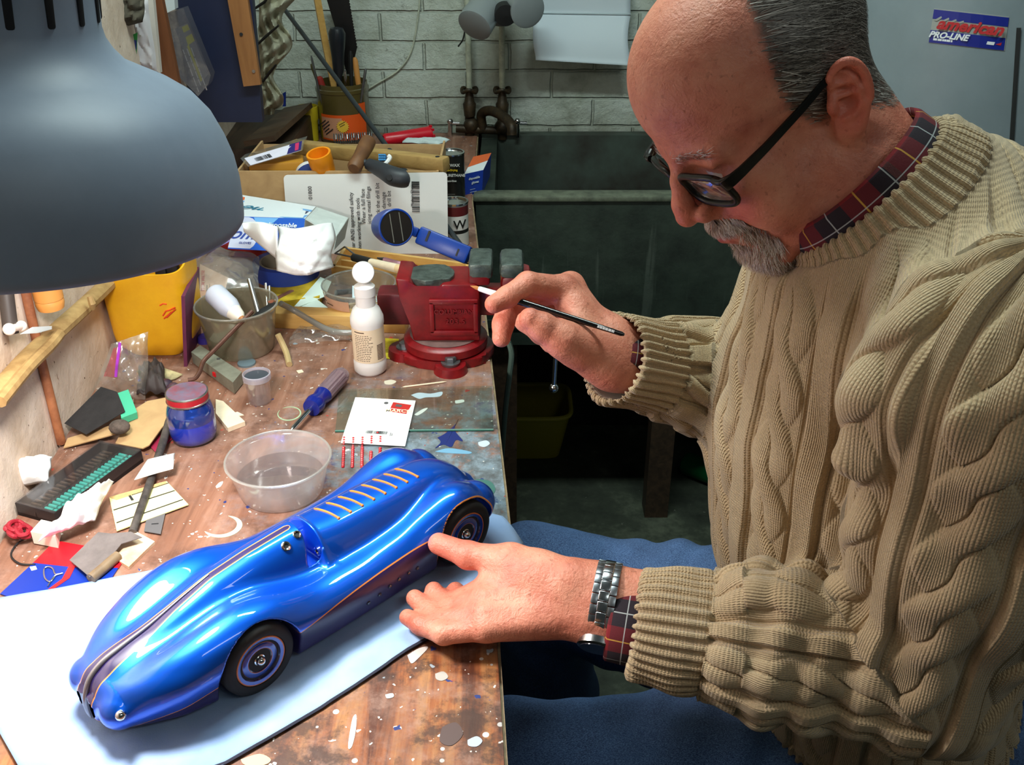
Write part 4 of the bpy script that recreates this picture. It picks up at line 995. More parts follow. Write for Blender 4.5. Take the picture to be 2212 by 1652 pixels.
def sw_sdf(p):
    d = sw_raw(p)
    # rumples on the sleeves and body
    d = d + .0022*np.sin(p[:, 0]*48 + p[:, 2]*34)*np.sin(p[:, 1]*30 + p[:, 2]*21 + 1) + .0012*np.sin(p[:, 0]*90 - p[:, 1]*60 + p[:, 2]*40)
    ua = (p - EL_N) @ wdn; near = np.exp(-((ua - .10)/.08)**2)*np.exp(-(np.maximum(slN.d(p), -.02)/.03)**2)
    d = d - near*.0035*np.sin(ua*150 + p[:, 1]*40)
    r = ringc(p); rad = np.hypot(r[:, 0], r[:, 1])
    d = smax(d, -np.maximum(rad - .075, -.03 - r[:, 2]), .008)                # neck hole
    d = smax(d, -np.maximum(rad - .112, .010 - r[:, 2]), .006)
    d = smin(d, collar_d(p), .006)
    for ce, ax, w, rr in ((CE_N, wdn, WR_N, .0415), (CE_F, cfd, WR_F, .041)):
        al = (p - ce) @ ax; q_ = p - ce - al[:, None]*ax; rad = vlen(q_); loc = rad < .09
        d = np.where(loc, smax(d, al, .006), d)
        d = smax(d, -np.maximum(rad - rr, -.10 - al), .006)
    return np.maximum(d, .625 + .05*np.sin(p[:, 1]*3) - p[:, 2] + (.44 - p[:, 0])*.12)
V, Q = snet(sw_sdf, (.03, .50, .58), (.66, 1.22, 1.46), .0024, proj=1)
nrm = sgrad(sw_sdf, V, .0015)
def subdiv(V, Q, *ex):
    n = len(V); E = np.stack([Q, np.roll(Q, -1, 1)], -1).reshape(-1, 2); E.sort(1); u, inv = np.unique(E[:, 0]*n + E[:, 1], return_inverse=True); a, b = u//n, u % n
    inv = inv.reshape(-1, 4) + n; c = np.arange(len(Q)) + n + len(u)
    out = [np.concatenate([X, (X[a] + X[b])/2, X[Q].mean(1)]) for X in (V, *ex)]
    Q2 = np.stack([np.stack([Q[:, i], inv[:, i], c, inv[:, i-1]], 1) for i in range(4)], 1).reshape(-1, 4); return (out[0], Q2, *out[1:])
V, Q, nrm = subdiv(V, Q, nrm)
dn, df, dt = slN.d(V), slF.d(V), torso_d(V)
uN, vN, lN = slN.uv(V); uF, vF, lF = slF.uv(V)
yk = lambda s: np.minimum(dt, chain(V, [A_((.352, .82, 1.22)), lerp(A_((.352, .82, 1.22)), s.p[0], .75)], [.09, s.r[0]*.97], .02)); isN = dn < yk(slN) - .002; isF = df < yk(slF) - .002
col = collar_d(V) < .004; rg = ringc(V)
def cable(u, v, Pu, tw):
    w = ((u/Pu) % 1 - .5)*Pu; ph = pi*v/tw; A = .0098; R = .0112
    x1, x2 = A*np.cos(ph), -A*np.cos(ph); v1 = -np.sin(ph)
    s1 = np.sqrt(np.maximum(1 - ((w - x1)/R)**2, 0)); s2 = np.sqrt(np.maximum(1 - ((w - x2)/R)**2, 0))
    h1, h2 = s1*(.0064 + .0026*v1), s2*(.0064 - .0026*v1); h = np.maximum(h1, h2) - .0030*np.exp(-((h1 - h2)/.0011)**2)*(np.minimum(s1, s2) > .05)
    aw = np.abs(w); rib = np.clip((aw - .0262)/.0025, 0, 1)*.0056
    return np.where(aw < .0226, h, rib) - .0035*np.exp(-((aw - .0243)/.0017)**2)
def ribs(u, P_): s = np.sin(2*pi*u/P_); return .0024*np.tanh(s*2.2) + .0012
ang = np.arctan2(V[:, 1] - .88, -(V[:, 0] - .40)); r_t = .18
U = ang*r_t; Vv = V[:, 2]*1.0 + .10*np.cos(ang*1)*0
h = cable(U, Vv, 2*pi*r_t/15, .064)
hem_ = V[:, 2] < .675 + .05*np.sin(V[:, 1]*3) + (.44 - V[:, 0])*-.12 + .02
h = np.where(hem_, ribs(U, .0105), h)
for m, uu, vv, ln, R_s, n_c, ce, ax in ((isN, uN, vN, lN, .066, 6, CE_N, wdn), (isF, uF, vF, lF, .062, 5, CE_F, cfd)):
    u_ = uu*R_s; al = -((V - ce) @ ax); hs = cable(u_, vv, 2*pi*R_s/n_c, .058)
    hs = np.where(al < .064, ribs(u_, 2*pi*R_s/34)*.9, hs)
    gv = np.exp(-((al - .066)/.004)**2)*(-.002); h = np.where(m, hs + gv, h); U = np.where(m, u_, U); Vv = np.where(m, vv, Vv)
ca = np.arctan2(rg[:, 1], rg[:, 0]); h = np.where(col, ribs(ca*.084, 2*pi*.084/54)*.5, h); U = np.where(col, ca*.084, U); Vv = np.where(col, rg[:, 2], Vv)
inner = np.zeros(len(V), bool)
for ce, ax, rr in ((CE_N, wdn, .043), (CE_F, cfd, .0425)):
    al = (V - ce) @ ax; inner |= (vlen(V - ce - al[:, None]*ax) < rr) & (al < .02) & (al > -.12)
h = np.where(inner, 0, h)
h = h*np.where(col, 1, np.clip((collar_d(V) - .006)/.022, .08, 1))
V = V + nrm*h[:, None]
def m_knit():
    m, t, b = nt('beige cable knit'); uv = attr(t, 'knit', 'Vector'); ob = coords(t)
    sp = N(t, 'ShaderNodeSeparateXYZ'); L(t, uv, sp.inputs[0])
    base = ramp(t, noise(t, ob, 12, 5, .6), [(.3, lin((168, 144, 110))), (.7, lin((192, 170, 136)))])
    fz = noise(t, ob, 700, 2, .6); base = mixc(t, .22, base, ramp(t, fz, [(.3, lin((118, 94, 66))), (.7, lin((216, 192, 156)))]))
    st = math_(t, 'SINE', math_(t, 'MULTIPLY', sp.outputs[0], 2*pi/.0031))
    vz = math_(t, 'SINE', math_(t, 'ADD', math_(t, 'MULTIPLY', sp.outputs[1], 2*pi/.0030), math_(t, 'MULTIPLY', math_(t, 'ABSOLUTE', st), 2.2)))
    L(t, base, b.inputs['Base Color']); b.inputs['Roughness'].default_value = .95; b.inputs['Specular IOR Level'].default_value = .15
    b.inputs['Sheen Weight'].default_value = .25; b.inputs['Sheen Roughness'].default_value = .5
    hh = math_(t, 'ADD', math_(t, 'MULTIPLY', math_(t, 'ABSOLUTE', st), 1.0), math_(t, 'ADD', math_(t, 'MULTIPLY', vz, .25), math_(t, 'MULTIPLY', fz, .7)))
    bump(t, b, hh, .7, .0011); return m
np_mesh('sweater', V, Q, [m_knit()], man, attrs={'knit': np.stack([U, Vv, 0*U], 1)}, label='beige cable-knit sweater with ribbed collar and cuffs')
# ---- plaid shirt: collar inside the sweater and the near cuff
def m_plaid():
    m, t, b = nt('dark red plaid'); uv = attr(t, 'plaid', 'Vector'); sp = N(t, 'ShaderNodeSeparateXYZ'); L(t, uv, sp.inputs[0])
    def band(o, per, a, b_): f = math_(t, 'FRACT', math_(t, 'DIVIDE', o, per)); return math_(t, 'MULTIPLY', math_(t, 'GREATER_THAN', f, a), math_(t, 'LESS_THAN', f, b_))
    x, y = sp.outputs[0], sp.outputs[1]
    c = mixc(t, math_(t, 'MULTIPLY', math_(t, 'ADD', band(x, .05, .5, 1.0), band(y, .05, .45, 1.0)), .48), lin((120, 14, 24)), lin((10, 14, 26)))
    c = mixc(t, math_(t, 'MULTIPLY', math_(t, 'MAXIMUM', band(x, .05, .23, .255), band(y, .05, .22, .245)), .8), c, lin((196, 150, 60)))
    c = mixc(t, math_(t, 'MULTIPLY', math_(t, 'MAXIMUM', band(x, .05, .73, .75), band(y, .05, .74, .76)), .6), c, lin((190, 196, 196)))
    L(t, c, b.inputs['Base Color']); b.inputs['Roughness'].default_value = .9; bump(t, b, noise(t, coords(t), 700, 2), .3, .0006); return m
M_PLAID = m_plaid()
def revolve(name, o, ax, prof, n, e_, parent, sq=(1, 1), tilt=None):
    a = A_(e_[0]); b_ = A_(e_[1]); vs = []; at_ = []
    ll = np.concatenate([[0], np.cumsum([np.hypot(prof[i+1][0]-prof[i][0], prof[i+1][1]-prof[i][1]) for i in range(len(prof)-1)])])
    for i in range(n):
        t = 2*pi*i/n
        for k, (r, z) in enumerate(prof):
            rr = r*(1 + .02*sin(3*t + k)); vs.append(A_(o) + a*rr*cos(t)*sq[0] + b_*rr*sin(t)*sq[1] + A_(ax)*(z*(1 + (tilt(t) if tilt else 0)))); at_.append((t*prof[0][0]*.95, ll[k], 0))
    k = len(prof); qs = [(i*k+j, ((i+1) % n)*k+j, ((i+1) % n)*k+j+1, i*k+j+1) for i in range(n) for j in range(k-1)]
    return np_mesh(name, A_(vs), A_(qs), [M_PLAID], parent, attrs={'plaid': A_(at_)})
o = revolve('shirt_collar', RING, RAX, [(.066, -.03), (.0665, .0), (.066, .02), (.065, .034), (.0675, .039), (.0705, .035), (.0735, .022), (.0755, .008), (.075, .0)], 72, (e1, e2), man)
o['label'] = 'dark red plaid shirt collar'
wa = A_(wdn); w1 = hl['W1'] - hl['W2']; w1 = w1 - wa*(w1 @ wa); w1 /= np.linalg.norm(w1); w2 = np.cross(wa, w1)
o = revolve('shirt_cuff', CE_N - wa*.03, wa, [(.041, .0), (.0405, .03), (.0395, .052), (.037, .0535), (.034, .052), (.0335, .04)], 48, (w1, w2), man, (1, .86)); o['label'] = 'red plaid shirt cuff above the watch'
o = revolve('shirt_cuff', CE_F - cfd*.06, cfd, [(.036, .0), (.035, .03), (.034, .045), (.032, .044)], 40, (A_(e1), A_(np.cross(cfd, A_(e1)))), man)
# ---- jeans
def jeans_sdf(p):
    d = None
    for a, b_, c in ((HIP_N, KN_N, AN_N), (HIP_F, KN_F, AN_F)):
        e = chain(p, [a, lerp(a, b_, .5), b_, lerp(b_, c, .45), c], [.118, .100, .080, .072, .062], .03); d = e if d is None else smin(d, e, .06)
    d = smin(d, ell(p, (.475, .88, .645), (.165, .19, .15)), .06)
    w = .0018*np.sin(p[:, 0]*50 + p[:, 1]*45 + p[:, 2]*30)*np.sin(p[:, 0]*23 - p[:, 2]*60) + .0009*np.sin(p[:, 0]*90 + p[:, 2]*90 - p[:, 1]*20)
    hipf = np.exp(-((p[:, 0] - .24)/.10)**2)*.004*np.sin(p[:, 0]*95 - p[:, 1]*50)
    return np.maximum(d + w + hipf, np.maximum(.085 - p[:, 2], p[:, 2] - .735))
V, Q = snet(jeans_sdf, (-.12, .64, .05), (.68, 1.30, .80), .005, proj=1)
def m_denim():
    m, t, b = nt('blue denim'); v = coords(t)
    base = ramp(t, noise(t, v, 12, 5, .6), [(.3, lin((30, 52, 94))), (.7, lin((66, 100, 152)))])
    tw = noise(t, coords(t, (500, 1600, 1600), 'Object', (0, .5, .3)), 1.0, 2); base = mixc(t, .5, base, ramp(t, tw, [(.4, lin((16, 30, 60))), (.65, lin((112, 144, 188)))]))
    L(t, base, b.inputs['Base Color']); b.inputs['Roughness'].default_value = .9; bump(t, b, tw, .4, .0008); return m
np_mesh('jeans', V, Q, [m_denim()], man, label='blue denim jeans')
for an in (AN_N, AN_F):
    a = A_(an); 
    f = lambda p: np.maximum(smin(rc(p, a + A_((.03, 0, -.045)), a + A_((-.15, 0, -.06)), .045, .038), rc(p, a + A_((0, 0, .02)), a + A_((0, 0, -.05)), .05, .045), .03), .002 - p[:, 2])
    V, Q = snet(f, a - A_((.22, .09, .12)), a + A_((.12, .09, .09)), .006); np_mesh('shoe', V, Q, [mat('dark leather', (40, 32, 28), .5)], man)

# ---------------------------------------------------------------- what he wears and holds
g0 = h2w((104, 0, 6))[0]
gl = thing('eyeglasses', 'thick black-framed eyeglasses low on the nose of the bearded man', 'glasses', tuple(g0))
M_FRM = mat('black acetate', (12, 12, 10), .34, spec=.35)
def gp(F_, L_, U_): return Vector(h2w((F_, L_, U_))[0])
LOFF = (-1.5, -2.5)
def lens_loop(sd, grow, n=44):
    out = []
    for k in range(n):
        t = 2*pi*k/n; c, s = cos(t), sin(t); x = (abs(c)**.55)*(1 if c > 0 else -1)*(24.5 + grow); y = (abs(s)**.62)*(1 if s > 0 else -1)*(15.5 + grow)
        y -= .06*x if True else 0; Lq = 33 + x
        out.append(gp(107 - .0042*Lq*Lq*.75 - .16*(0 - y)*1.0 - 2, sd*Lq, LOFF[1] + y + .02*x))
    return out
mb = MB()
for sd in (1, -1): mb.tube(lens_loop(sd, 1.0), .0030, 10, closed=True)
mb.tube(smooth_path([gp(103, 9, 4), gp(107, 4, 7), gp(107, -4, 7), gp(103, -9, 4)], 5), .0024, 10)
for sd in (1, -1): mb.tube(smooth_path([gp(100, sd*56, 12), gp(99, sd*64, 11), gp(92, sd*70, 11)], 4), [.003]*9, 10)
mb.build('frame', M_FRM, gl)
M_LENS = clear('lens glass', (230, 236, 234), .04, .02)
for sd in (1, -1):
    mb = MB(); lo = lens_loop(sd, 0); c = sum(lo, Vector())/len(lo); mb.add(lo + [c], [[k, (k+1) % 44, 44] for k in range(44)], 0, True); mb.build('lens', M_LENS, gl, solid=.0012)
for sd in (1, -1):
    mb = MB(); kp = [(100, 67, 8, 10.5), (94, 71, 9.5, 10), (84, 73.5, 10.5, 8.5), (60, 76, 13, 7), (20, 78, 18, 6), (-2, 77.5, 21, 5.4), (-16, 75, 20, 5), (-28, 74, 10, 4.6), (-33, 73.5, -4, 4.4)]
    vs = []
    for i, (a0, b0_, c0, hh_) in enumerate(kp):
        t0 = Vector(kp[min(i+1, 8)][:3]) - Vector(kp[max(i-1, 0)][:3]); nu = Vector((-t0.z, 0, t0.x)).normalized()*(-hh_/2)
        for sg_, tk in ((1, -1.6), (1, 1.6), (-1, 1.6), (-1, -1.6)): vs.append(gp(a0 + nu.x*sg_, sd*(b0_ + tk), c0 + nu.z*sg_))
    fs = [[i*4 + k, i*4 + (k+1) % 4, i*4 + 4 + (k+1) % 4, i*4 + 4 + k] for i in range(8) for k in range(4)] + [[0, 1, 2, 3], [35, 34, 33, 32]]
    b_m = bmesh.new(); bv = [b_m.verts.new(v) for v in vs]; [b_m.faces.new([bv[k] for k in f]) for f in fs]; bmesh.ops.recalc_face_normals(b_m, faces=b_m.faces[:]); bmesh.ops.bevel(b_m, geom=b_m.edges[:], offset=.0005, segments=1, affect='EDGES'); mb.bm(b_m)
    mb.build('temple_arm', M_FRM, gl)
# wristwatch
wc = A_(P(1306, 1300, .923)); watch = thing('wristwatch', 'steel link-bracelet wristwatch on the wrist beside the plaid cuff', 'watch', tuple(wc))
M_STEEL = mat('polished steel', (196, 200, 204), .2, 1.0, bmp=.05, bs=300)
M_STEEL2 = mat('brushed steel', (150, 154, 160), .34, 1.0)
nl = 24; ra, rb = .0365, .0295
for k in range(nl):
    t = 2*pi*k/nl; 
    if 165 < math.degrees(t) < 215: continue
    pos = wc + w1*ra*cos(t) + w2*rb*sin(t); nn = w1*cos(t)/ra + w2*sin(t)/rb; nn /= np.linalg.norm(nn); tg = np.cross(wa, nn)
    X = Matrix(((wa[0], tg[0], nn[0], pos[0]), (wa[1], tg[1], nn[1], pos[1]), (wa[2], tg[2], nn[2], pos[2]), (0, 0, 0, 1)))
    mb = MB(X); mb.box((0, .0022, 0), (.0100, .0090, .0030), 0, bev=.0010, seg=3); mb.box((.0080, -.0012, -.0003), (.0064, .0088, .0026), 1, bev=.0006); mb.box((-.0080, -.0012, -.0003), (.0064, .0088, .0026), 1, bev=.0006)
    mb.build('link', [M_STEEL, M_STEEL2], watch)
t = radians(190); pos = wc + w1*(ra + .002)*cos(t) + w2*(rb + .002)*sin(t); nn = w1*cos(t)/ra + w2*sin(t)/rb; nn /= np.linalg.norm(nn); tg = np.cross(wa, nn)
X = Matrix(((wa[0], tg[0], nn[0], pos[0]), (wa[1], tg[1], nn[1], pos[1]), (wa[2], tg[2], nn[2], pos[2]), (0, 0, 0, 1)))
mb = MB(X); mb.lathe([(.016, -.003), (.0185, -.002), (.0185, .004), (.016, .0055)], 40); mb.build('case', M_STEEL, watch)
mb = MB(X); mb.lathe([(.0155, .0054), (.0155, .0062)], 40); mb.build('dial', mat('watch dial', (30, 34, 44), .1), watch)
# paintbrush
B0, B1 = P(1015, 617, .972), P(1349, 723, .950); bd = (B1 - B0).normalized(); BL = (B1 - B0).length
brush = thing('paintbrush', 'fine artist paintbrush with black handle held in the raised hand', 'paintbrush', B0)
X = frame(B0, bd.orthogonal(), bd.cross(bd.orthogonal())); X = Matrix(((X[0][0], X[0][1], bd.x, B0.x), (X[1][0], X[1][1], bd.y, B0.y), (X[2][0], X[2][1], bd.z, B0.z), (0, 0, 0, 1)))
sc = BL/357.0*1.02
u = BL/350
mb = MB(X); mb.lathe([(0, 0), (.0008, 5*u), (.0019, 14*u), (.0019, 22*u)], 16); mb.build('bristles', mat('sable bristles', (176, 110, 40), .6), brush)
mb = MB(X); mb.lathe([(.0020, 20*u), (.0025, 24*u), (.0031, 64*u), (.0031, 70*u)], 16); mb.build('ferrule', mat('white ferrule', (236, 234, 230), .3), brush)
mb = MB(X); mb.lathe([(.0030, 69*u), (.0036, 100*u), (.0034, 160*u), (.0026, 300*u), (.0023, BL - .003), (.0012, BL)], 16)
tn = (CAM - B1).normalized(); tx_ = bd; ty_ = tn.cross(tx_)
X2 = frame(B0 + bd*(308*u) + (tn - bd*tn.dot(bd)).normalized()*.0027, bd, tn.cross(bd) if tn.cross(bd).dot(UPC) > 0 else -tn.cross(bd)); mb.M = Matrix()
bars(mb, X2 @ Vector((-.008, 0, 0)), X2.to_3x3() @ Vector((1, 0, 0)), X2.to_3x3() @ Vector((0, 1, 0)), [.017], 1, .003, .0024, seed=3)
mb.build('handle', [mat('black lacquer', (14, 14, 15), .18, coat=.6), mat('silver print', (206, 208, 210), .4)], brush)
# stool under him
stool = thing('stool', 'wooden stool under the seated man in jeans', 'stool', (.50, .88, 0))
mb = MB(); mb.lathe([(.15, .455), (.17, .462), (.17, .492), (.15, .498)], 40, 0, T((.50, .88, 0))); mb.build('seat', M_DKWOOD, stool)
for k in range(4):
    a = pi/4 + k*pi/2; mb = MB(); mb.tube([(.50 + .10*cos(a), .88 + .10*sin(a), .458), (.50 + .16*cos(a), .88 + .16*sin(a), 0)], .018, 10); mb.build('leg', M_DKWOOD, stool)
# ---------------------------------------------------------------- helpers for small things
def lay(name, pxs, h, th, mt, label, cat, group=None, hs=None):
    """flat thing lying on the bench: outline at top height h (or one height per corner)"""
    mb = MB(); mb.slab([at(p[0], p[1], (hs[i] if hs else h)) for i, p in enumerate(pxs)], th)
    return mb.build(name, mt, label=label, cat=cat, group=group)
def part_slab(name, pts, th, mt, parent, label=None):
    mb = MB(); mb.slab(pts, th); return mb.build(name, mt, parent, label=label)
def hexa(mb, f4, b4, mis=(0,)*6):
    """box from 4 front corners (tl, tr, br, bl) and 4 back corners; faces front, back, top, bottom, left, right"""
    for fs, mi in zip(([0, 1, 2, 3], [5, 4, 7, 6], [4, 5, 1, 0], [3, 2, 6, 7], [4, 0, 3, 7], [1, 5, 6, 2]), mis): mb.add(list(f4) + list(b4), [fs], mi)
    return mb
def crumple(c4, amp, seed, nu=26, nv=20, dome=0.0, freq=5.0, up=None):
    r = random.Random(seed); W = [(r.uniform(-1, 1)*freq, r.uniform(-1, 1)*freq, r.uniform(0, 6), r.uniform(.4, 1)) for _ in range(9)]
    a, b, c, d = [Vector(p) for p in c4]; n = up or (b - a).cross(d - a).normalized()
    if up is None and n.z < 0: n = -n
    def fn(u, v):
        p = a.lerp(b, u).lerp(d.lerp(c, u), v); z = sum(w*abs(sin(fu*u*2 + fv*v*2 + ph)) for fu, fv, ph, w in W)/6 - .3
        e = min(1, 8*min(u, 1-u) + .35)*min(1, 8*min(v, 1-v) + .35)
        s = .06*sin(7*v + seed)*(u - .5)
        return p + n*(max(0, z*amp*e + amp*.35) + dome*sin(pi*u)*sin(pi*v)) + (b - a)*s*.5
    return fn
def barcode(mb, o, x, y, w, h, mi, n=22, seed=1):
    r = random.Random(seed); X = frame(o, x, y); p = 0
    while p < 1:
        s = r.choice((.012, .02, .035)); mb.box((p*w + s*w/2, h/2, .0001), (s*w, h, .0003), mi, M=X); p += s + r.choice((.015, .025, .04))
WHITE = mat('white paper', (238, 238, 236), .8, bmp=.15, bs=80); INK = mat('black ink', (30, 30, 32), .7); CARD = wood('tan cardboard', (176, 140, 96), (196, 160, 112), (30, 30, 30), .85)
CREAM = mat('cream wood', (232, 214, 184), .7, var=.08, vs=40); CLEAR = clear('clear plastic'); HAZY = clear('hazy plastic', (226, 226, 220), .30, .2, .15); GREYS = mat('grey sandpaper', (104, 96, 94), .9, var=.18, vs=40, bmp=.4, bs=900)
OAK = wood('yellow pine', (206, 156, 82), (228, 186, 112), (9, 70, 70), .5); STEELD = mat('dull steel', (128, 130, 132), .35, .85, var=.2, vs=60); BLACK = mat('matt black', (20, 20, 21), .55); BLKSH = mat('black sandpaper', (38, 34, 34), .9, var=.25, vs=60, bmp=.4, bs=900)
YEL = mat('yellow plastic', (246, 186, 30), .42, col2=(232, 166, 22), vs=18, bmp=.06); REDP = mat('vise red enamel', (124, 14, 20), .34, var=.25, vs=45, bmp=.15, bs=120); TISSUE = mat('white tissue', (244, 242, 240), .95, bmp=.3, bs=160)

# ---------------------------------------------------------------- in front of the car: tub of water, screwdriver, bottle, jar, canister
c = at(610, 1058); t_ = thing('plastic_tub', 'round clear plastic tub of water behind the blue model car', 'tub', c)
mb = MB(T(c)); mb.lathe([(0, .001), (.047, .001), (.049, .004), (.0575, .040), (.060, .0415), (.061, .044), (.0605, .0465), (.0585, .0465), (.0575, .044), (.0560, .0405), (.0478, .006), (.046, .003), (0, .003)], 64, caps=False); mb.build('tub', clear('tub plastic', (240, 232, 230), .20, .12, .12), t_)
MB(T(c)).lathe([(0, .0032), (.0466, .0032), (.0505, .021), (0, .0215)], 48, caps=False).build('water', clear('water', (222, 214, 214), .05, .02), t_)
mb = MB(T(c)); mb.tube([(.0605*cos(a), .0605*sin(a), .0455) for a in np.linspace(0, 2*pi, 49)[:-1]], .0013, 8, closed=True); mb.build('rim', HAZY, t_)
def stick_frame(a, b): d = (b - a).normalized(); x = Vector((0, 0, 1)); x = (x - d*x.dot(d)).normalized(); y = d.cross(x); return Matrix(((x.x, y.x, d.x, a.x), (x.y, y.y, d.y, a.y), (x.z, y.z, d.z, a.z), (0, 0, 0, 1))), (b - a).length
a, b = at(628, 930, .012), at(741, 806, .0135); X, ln = stick_frame(a, b); t_ = thing('screwdriver', 'screwdriver with clear and blue handle lying on the bench', 'screwdriver', a)
MB(X).lathe([(.0008, 0), (.0033, .006), (.0033, ln*.42)], 14).build('shaft', M_CHROME, t_)
MB(X).lathe([(.004, ln*.36), (.012, ln*.37), (.0135, ln*.42), (.0135, ln*.46), (.0105, ln*.50), (.0125, ln*.60)], 24).build('collar', mat('deep blue plastic', (20, 34, 120), .2), t_)
mb = MB(X); n = 12
for k in range(n):
    a_ = 2*pi*k/n; mb.tube([(.0085*cos(a_), .0085*sin(a_), ln*.60), (.0088*cos(a_), .0088*sin(a_), ln*.92)], .0042, 8)
mb.lathe([(.012, ln*.595), (.0118, ln*.90), (.0125, ln*.95), (.0105, ln*.99), (0, ln)], 24); mb.build('grip', mat('clear amber-violet plastic', (206, 176, 186), .12, trans=.75), t_, label='clear faceted grip')
c = at(801, 799); t_ = thing('squeeze_bottle', 'white squeeze bottle with cream label standing beside the red vise', 'bottle', c); BW = mat('white plastic', (236, 232, 228), .35)
mb = MB(T(c)); mb.lathe([(.020, 0), (.0235, .004), (.0235, .018), (.0225, .022), (.0225, .072), (.0238, .077), (.0235, .086), (.019, .098), (.0135, .104)], 40); mb.build('body', BW, t_)
mb = MB(T(c)); mb.lathe([(.0138, .103), (.0138, .118), (.0150, .119), (.0146, .132), (.009, .136), (0, .1365)], 32); 
tc_ = (CAM - c); yaw = atan2(tc_.y, tc_.x); X = T(c + Vector((0, 0, .152))) @ RZ(yaw) @ RY(radians(62)); mb.lathe([(.0, -.003), (.0145, -.003), (.0155, -.001), (.0155, .001), (.0145, .003), (0, .003)], 36, M=T((-c.x, -c.y, -c.z)) @ X, caps=False); mb.build('flip_cap', BW, t_)
mb = MB(T(c)); n = 28; lab = []
for k in range(n+1):
    a_ = yaw - 1.75 + 3.5*k/n; lab.append((cos(a_), sin(a_)))
mb.grid(lambda u, v: Vector((.0229*cos(yaw - 1.75 + 3.5*u), .0229*sin(yaw - 1.75 + 3.5*u), .022 + .052*v)), 28, 1, 0)
for k in range(15):
    w0 = random.uniform(-.95, -.9); w1_ = random.uniform(.0, .30)
    for q in range(7):
        p0 = w0 + (w1_ - w0)*q/7; p1 = p0 + (w1_ - w0)/7*random.uniform(.6, .95)
        mb.grid(lambda u, v: Vector((.0231*cos(yaw + p0 + (p1-p0)*u), .0231*sin(yaw + p0 + (p1-p0)*u), .0255 + .0028*k + .0009*v)), 2, 1, 1)
for k in range(11): mb.grid(lambda u, v: Vector((.0231*cos(yaw + .50 + .5*u), .0231*sin(yaw + .50 + .5*u), .026 + .0022*k + .0012*v)), 3, 1, 1)
mb.grid(lambda u, v: Vector((.0231*cos(yaw - .95 + .7*u), .0231*sin(yaw - .95 + .7*u), .069 + .0016*v)), 3, 1, 1)
mb.build('label', [mat('cream label', (236, 214, 182), .6), mat('brown print', (84, 62, 50), .6)], t_, label='cream label with lines of small print and a barcode')
c = at(421, 946); t_ = thing('paint_jar', 'small glass jar of bright blue paint with red-rimmed lid', 'jar', c)
mb = MB(T(c)); mb.lathe([(0, 0), (.022, 0), (.0275, .004), (.0295, .012), (.0295, .040), (.0275, .049), (.0235, .056), (.0235, .060)], 48, caps=False); mb.build('glass', clear('jar glass', (190, 215, 236), .03, .03, 0, .3), t_)
mb = MB(T(c)); mb.lathe([(0, .0008), (.0215, .0008), (.0268, .0045), (.0288, .012), (.0288, .030), (.0285, .0305), (0, .0305)], 48, caps=False); mb.build('paint', mat('cobalt paint', (0, 46, 176), .25, emit=0), t_)
mb = MB(T(c)); mb.lathe([(.0288, .0306), (.0288, .040), (.0268, .0485), (.0232, .0545)], 48, caps=False); mb.build('paint_film', clear('blue paint film', (0, 70, 180), .85, .1, 0, .15), t_, label='translucent film of blue paint on the upper glass')
mb = MB(T(c)); mb.lathe([(.0238, .0565), (.0262, .0572), (.0266, .0590), (.0258, .0594)], 48, 1, caps=False); mb.lathe([(.0258, .0594), (.0260, .0672)], 48, 0, caps=False); mb.lathe([(.0260, .0672), (.0262, .0688), (.0245, .0694)], 48, 1, caps=False); mb.lathe([(.0245, .0694), (.012, .0686), (.010, .0694), (0, .0692)], 48, 2, caps=False)
mb.build('lid', [mat('lid red', (168, 26, 40), .35), M_ALU, mat('paint-smeared lid', (128, 66, 78), .5, col2=(96, 100, 122), vs=55)], t_)
c = at(562, 866); t_ = thing('film_canister', 'small clear canister with milky lid standing beside the grey box cutter', 'canister', c)
MB(T(c)).lathe([(0, .001), (.0155, .001), (.0162, .034), (.0155, .034), (.0148, .002), (0, .002)], 40, caps=False).build('canister', clear('canister plastic', (240, 232, 232), .10, .1), t_)
MB(T(c)).lathe([(.0165, .034), (.0188, .035), (.0188, .043), (.0172, .0435), (.0165, .040)], 40, caps=False).build('lid', clear('milky plastic', (232, 228, 240), .62, .2), t_)
MB(T(c)).lathe([(0, .0385), (.0164, .0385), (.0164, .0395), (0, .0396)], 32).build('lid_disc', mat('slate print', (56, 62, 70), .5), t_)

# ---------------------------------------------------------------- glass plate, card of rhinestones, toothpick
mb = MB(); mb.slab([at(733, 840, .0032), at(1062, 833, .0032), at(1066, 927, .0032), at(724, 930, .0032)], .0030); gm = clear('window glass', (228, 242, 236), .01, .02, 0, .16)
mb.build('glass_plate', gm, label='sheet of clear glass with green edge lying on the bench', cat='glass sheet')
gl0 = [o for o in S.objects if o.name.startswith('glass_plate')][0]; MB().tube([at(724, 931, .0018), at(1066, 928, .0018)], .0016, 6).build('edge', mat('green glass edge', (58, 120, 104), .2, trans=.3), gl0)
cp = [(767.6, 857.8), (897.8, 865), (875, 963), (736, 955.7)]; t_ = thing('blister_card', 'white hang card with red logo lying on the glass sheet', 'card', at(815, 912, .0034))
mb = MB(); mb.slab([at(*p, .0040) for p in cp], .0006, 0)
def cquad(u, v, h=.0042): p = Vector(cp[0]).lerp(Vector(cp[1]), u).lerp(Vector(cp[3]).lerp(Vector(cp[2]), u), v); return at(p.x, p.y, h)
cx, cy = (cquad(1, .5) - cquad(0, .5)).normalized(), (cquad(.5, 0) - cquad(.5, 1)).normalized()
mb.slab([cquad(.64, .06), cquad(.95, .10), cquad(.92, .22), cquad(.62, .19)], .0002, 1); mb.slab([cquad(.62, .20), cquad(.92, .23), cquad(.90, .30), cquad(.60, .265)], .0002, 1)
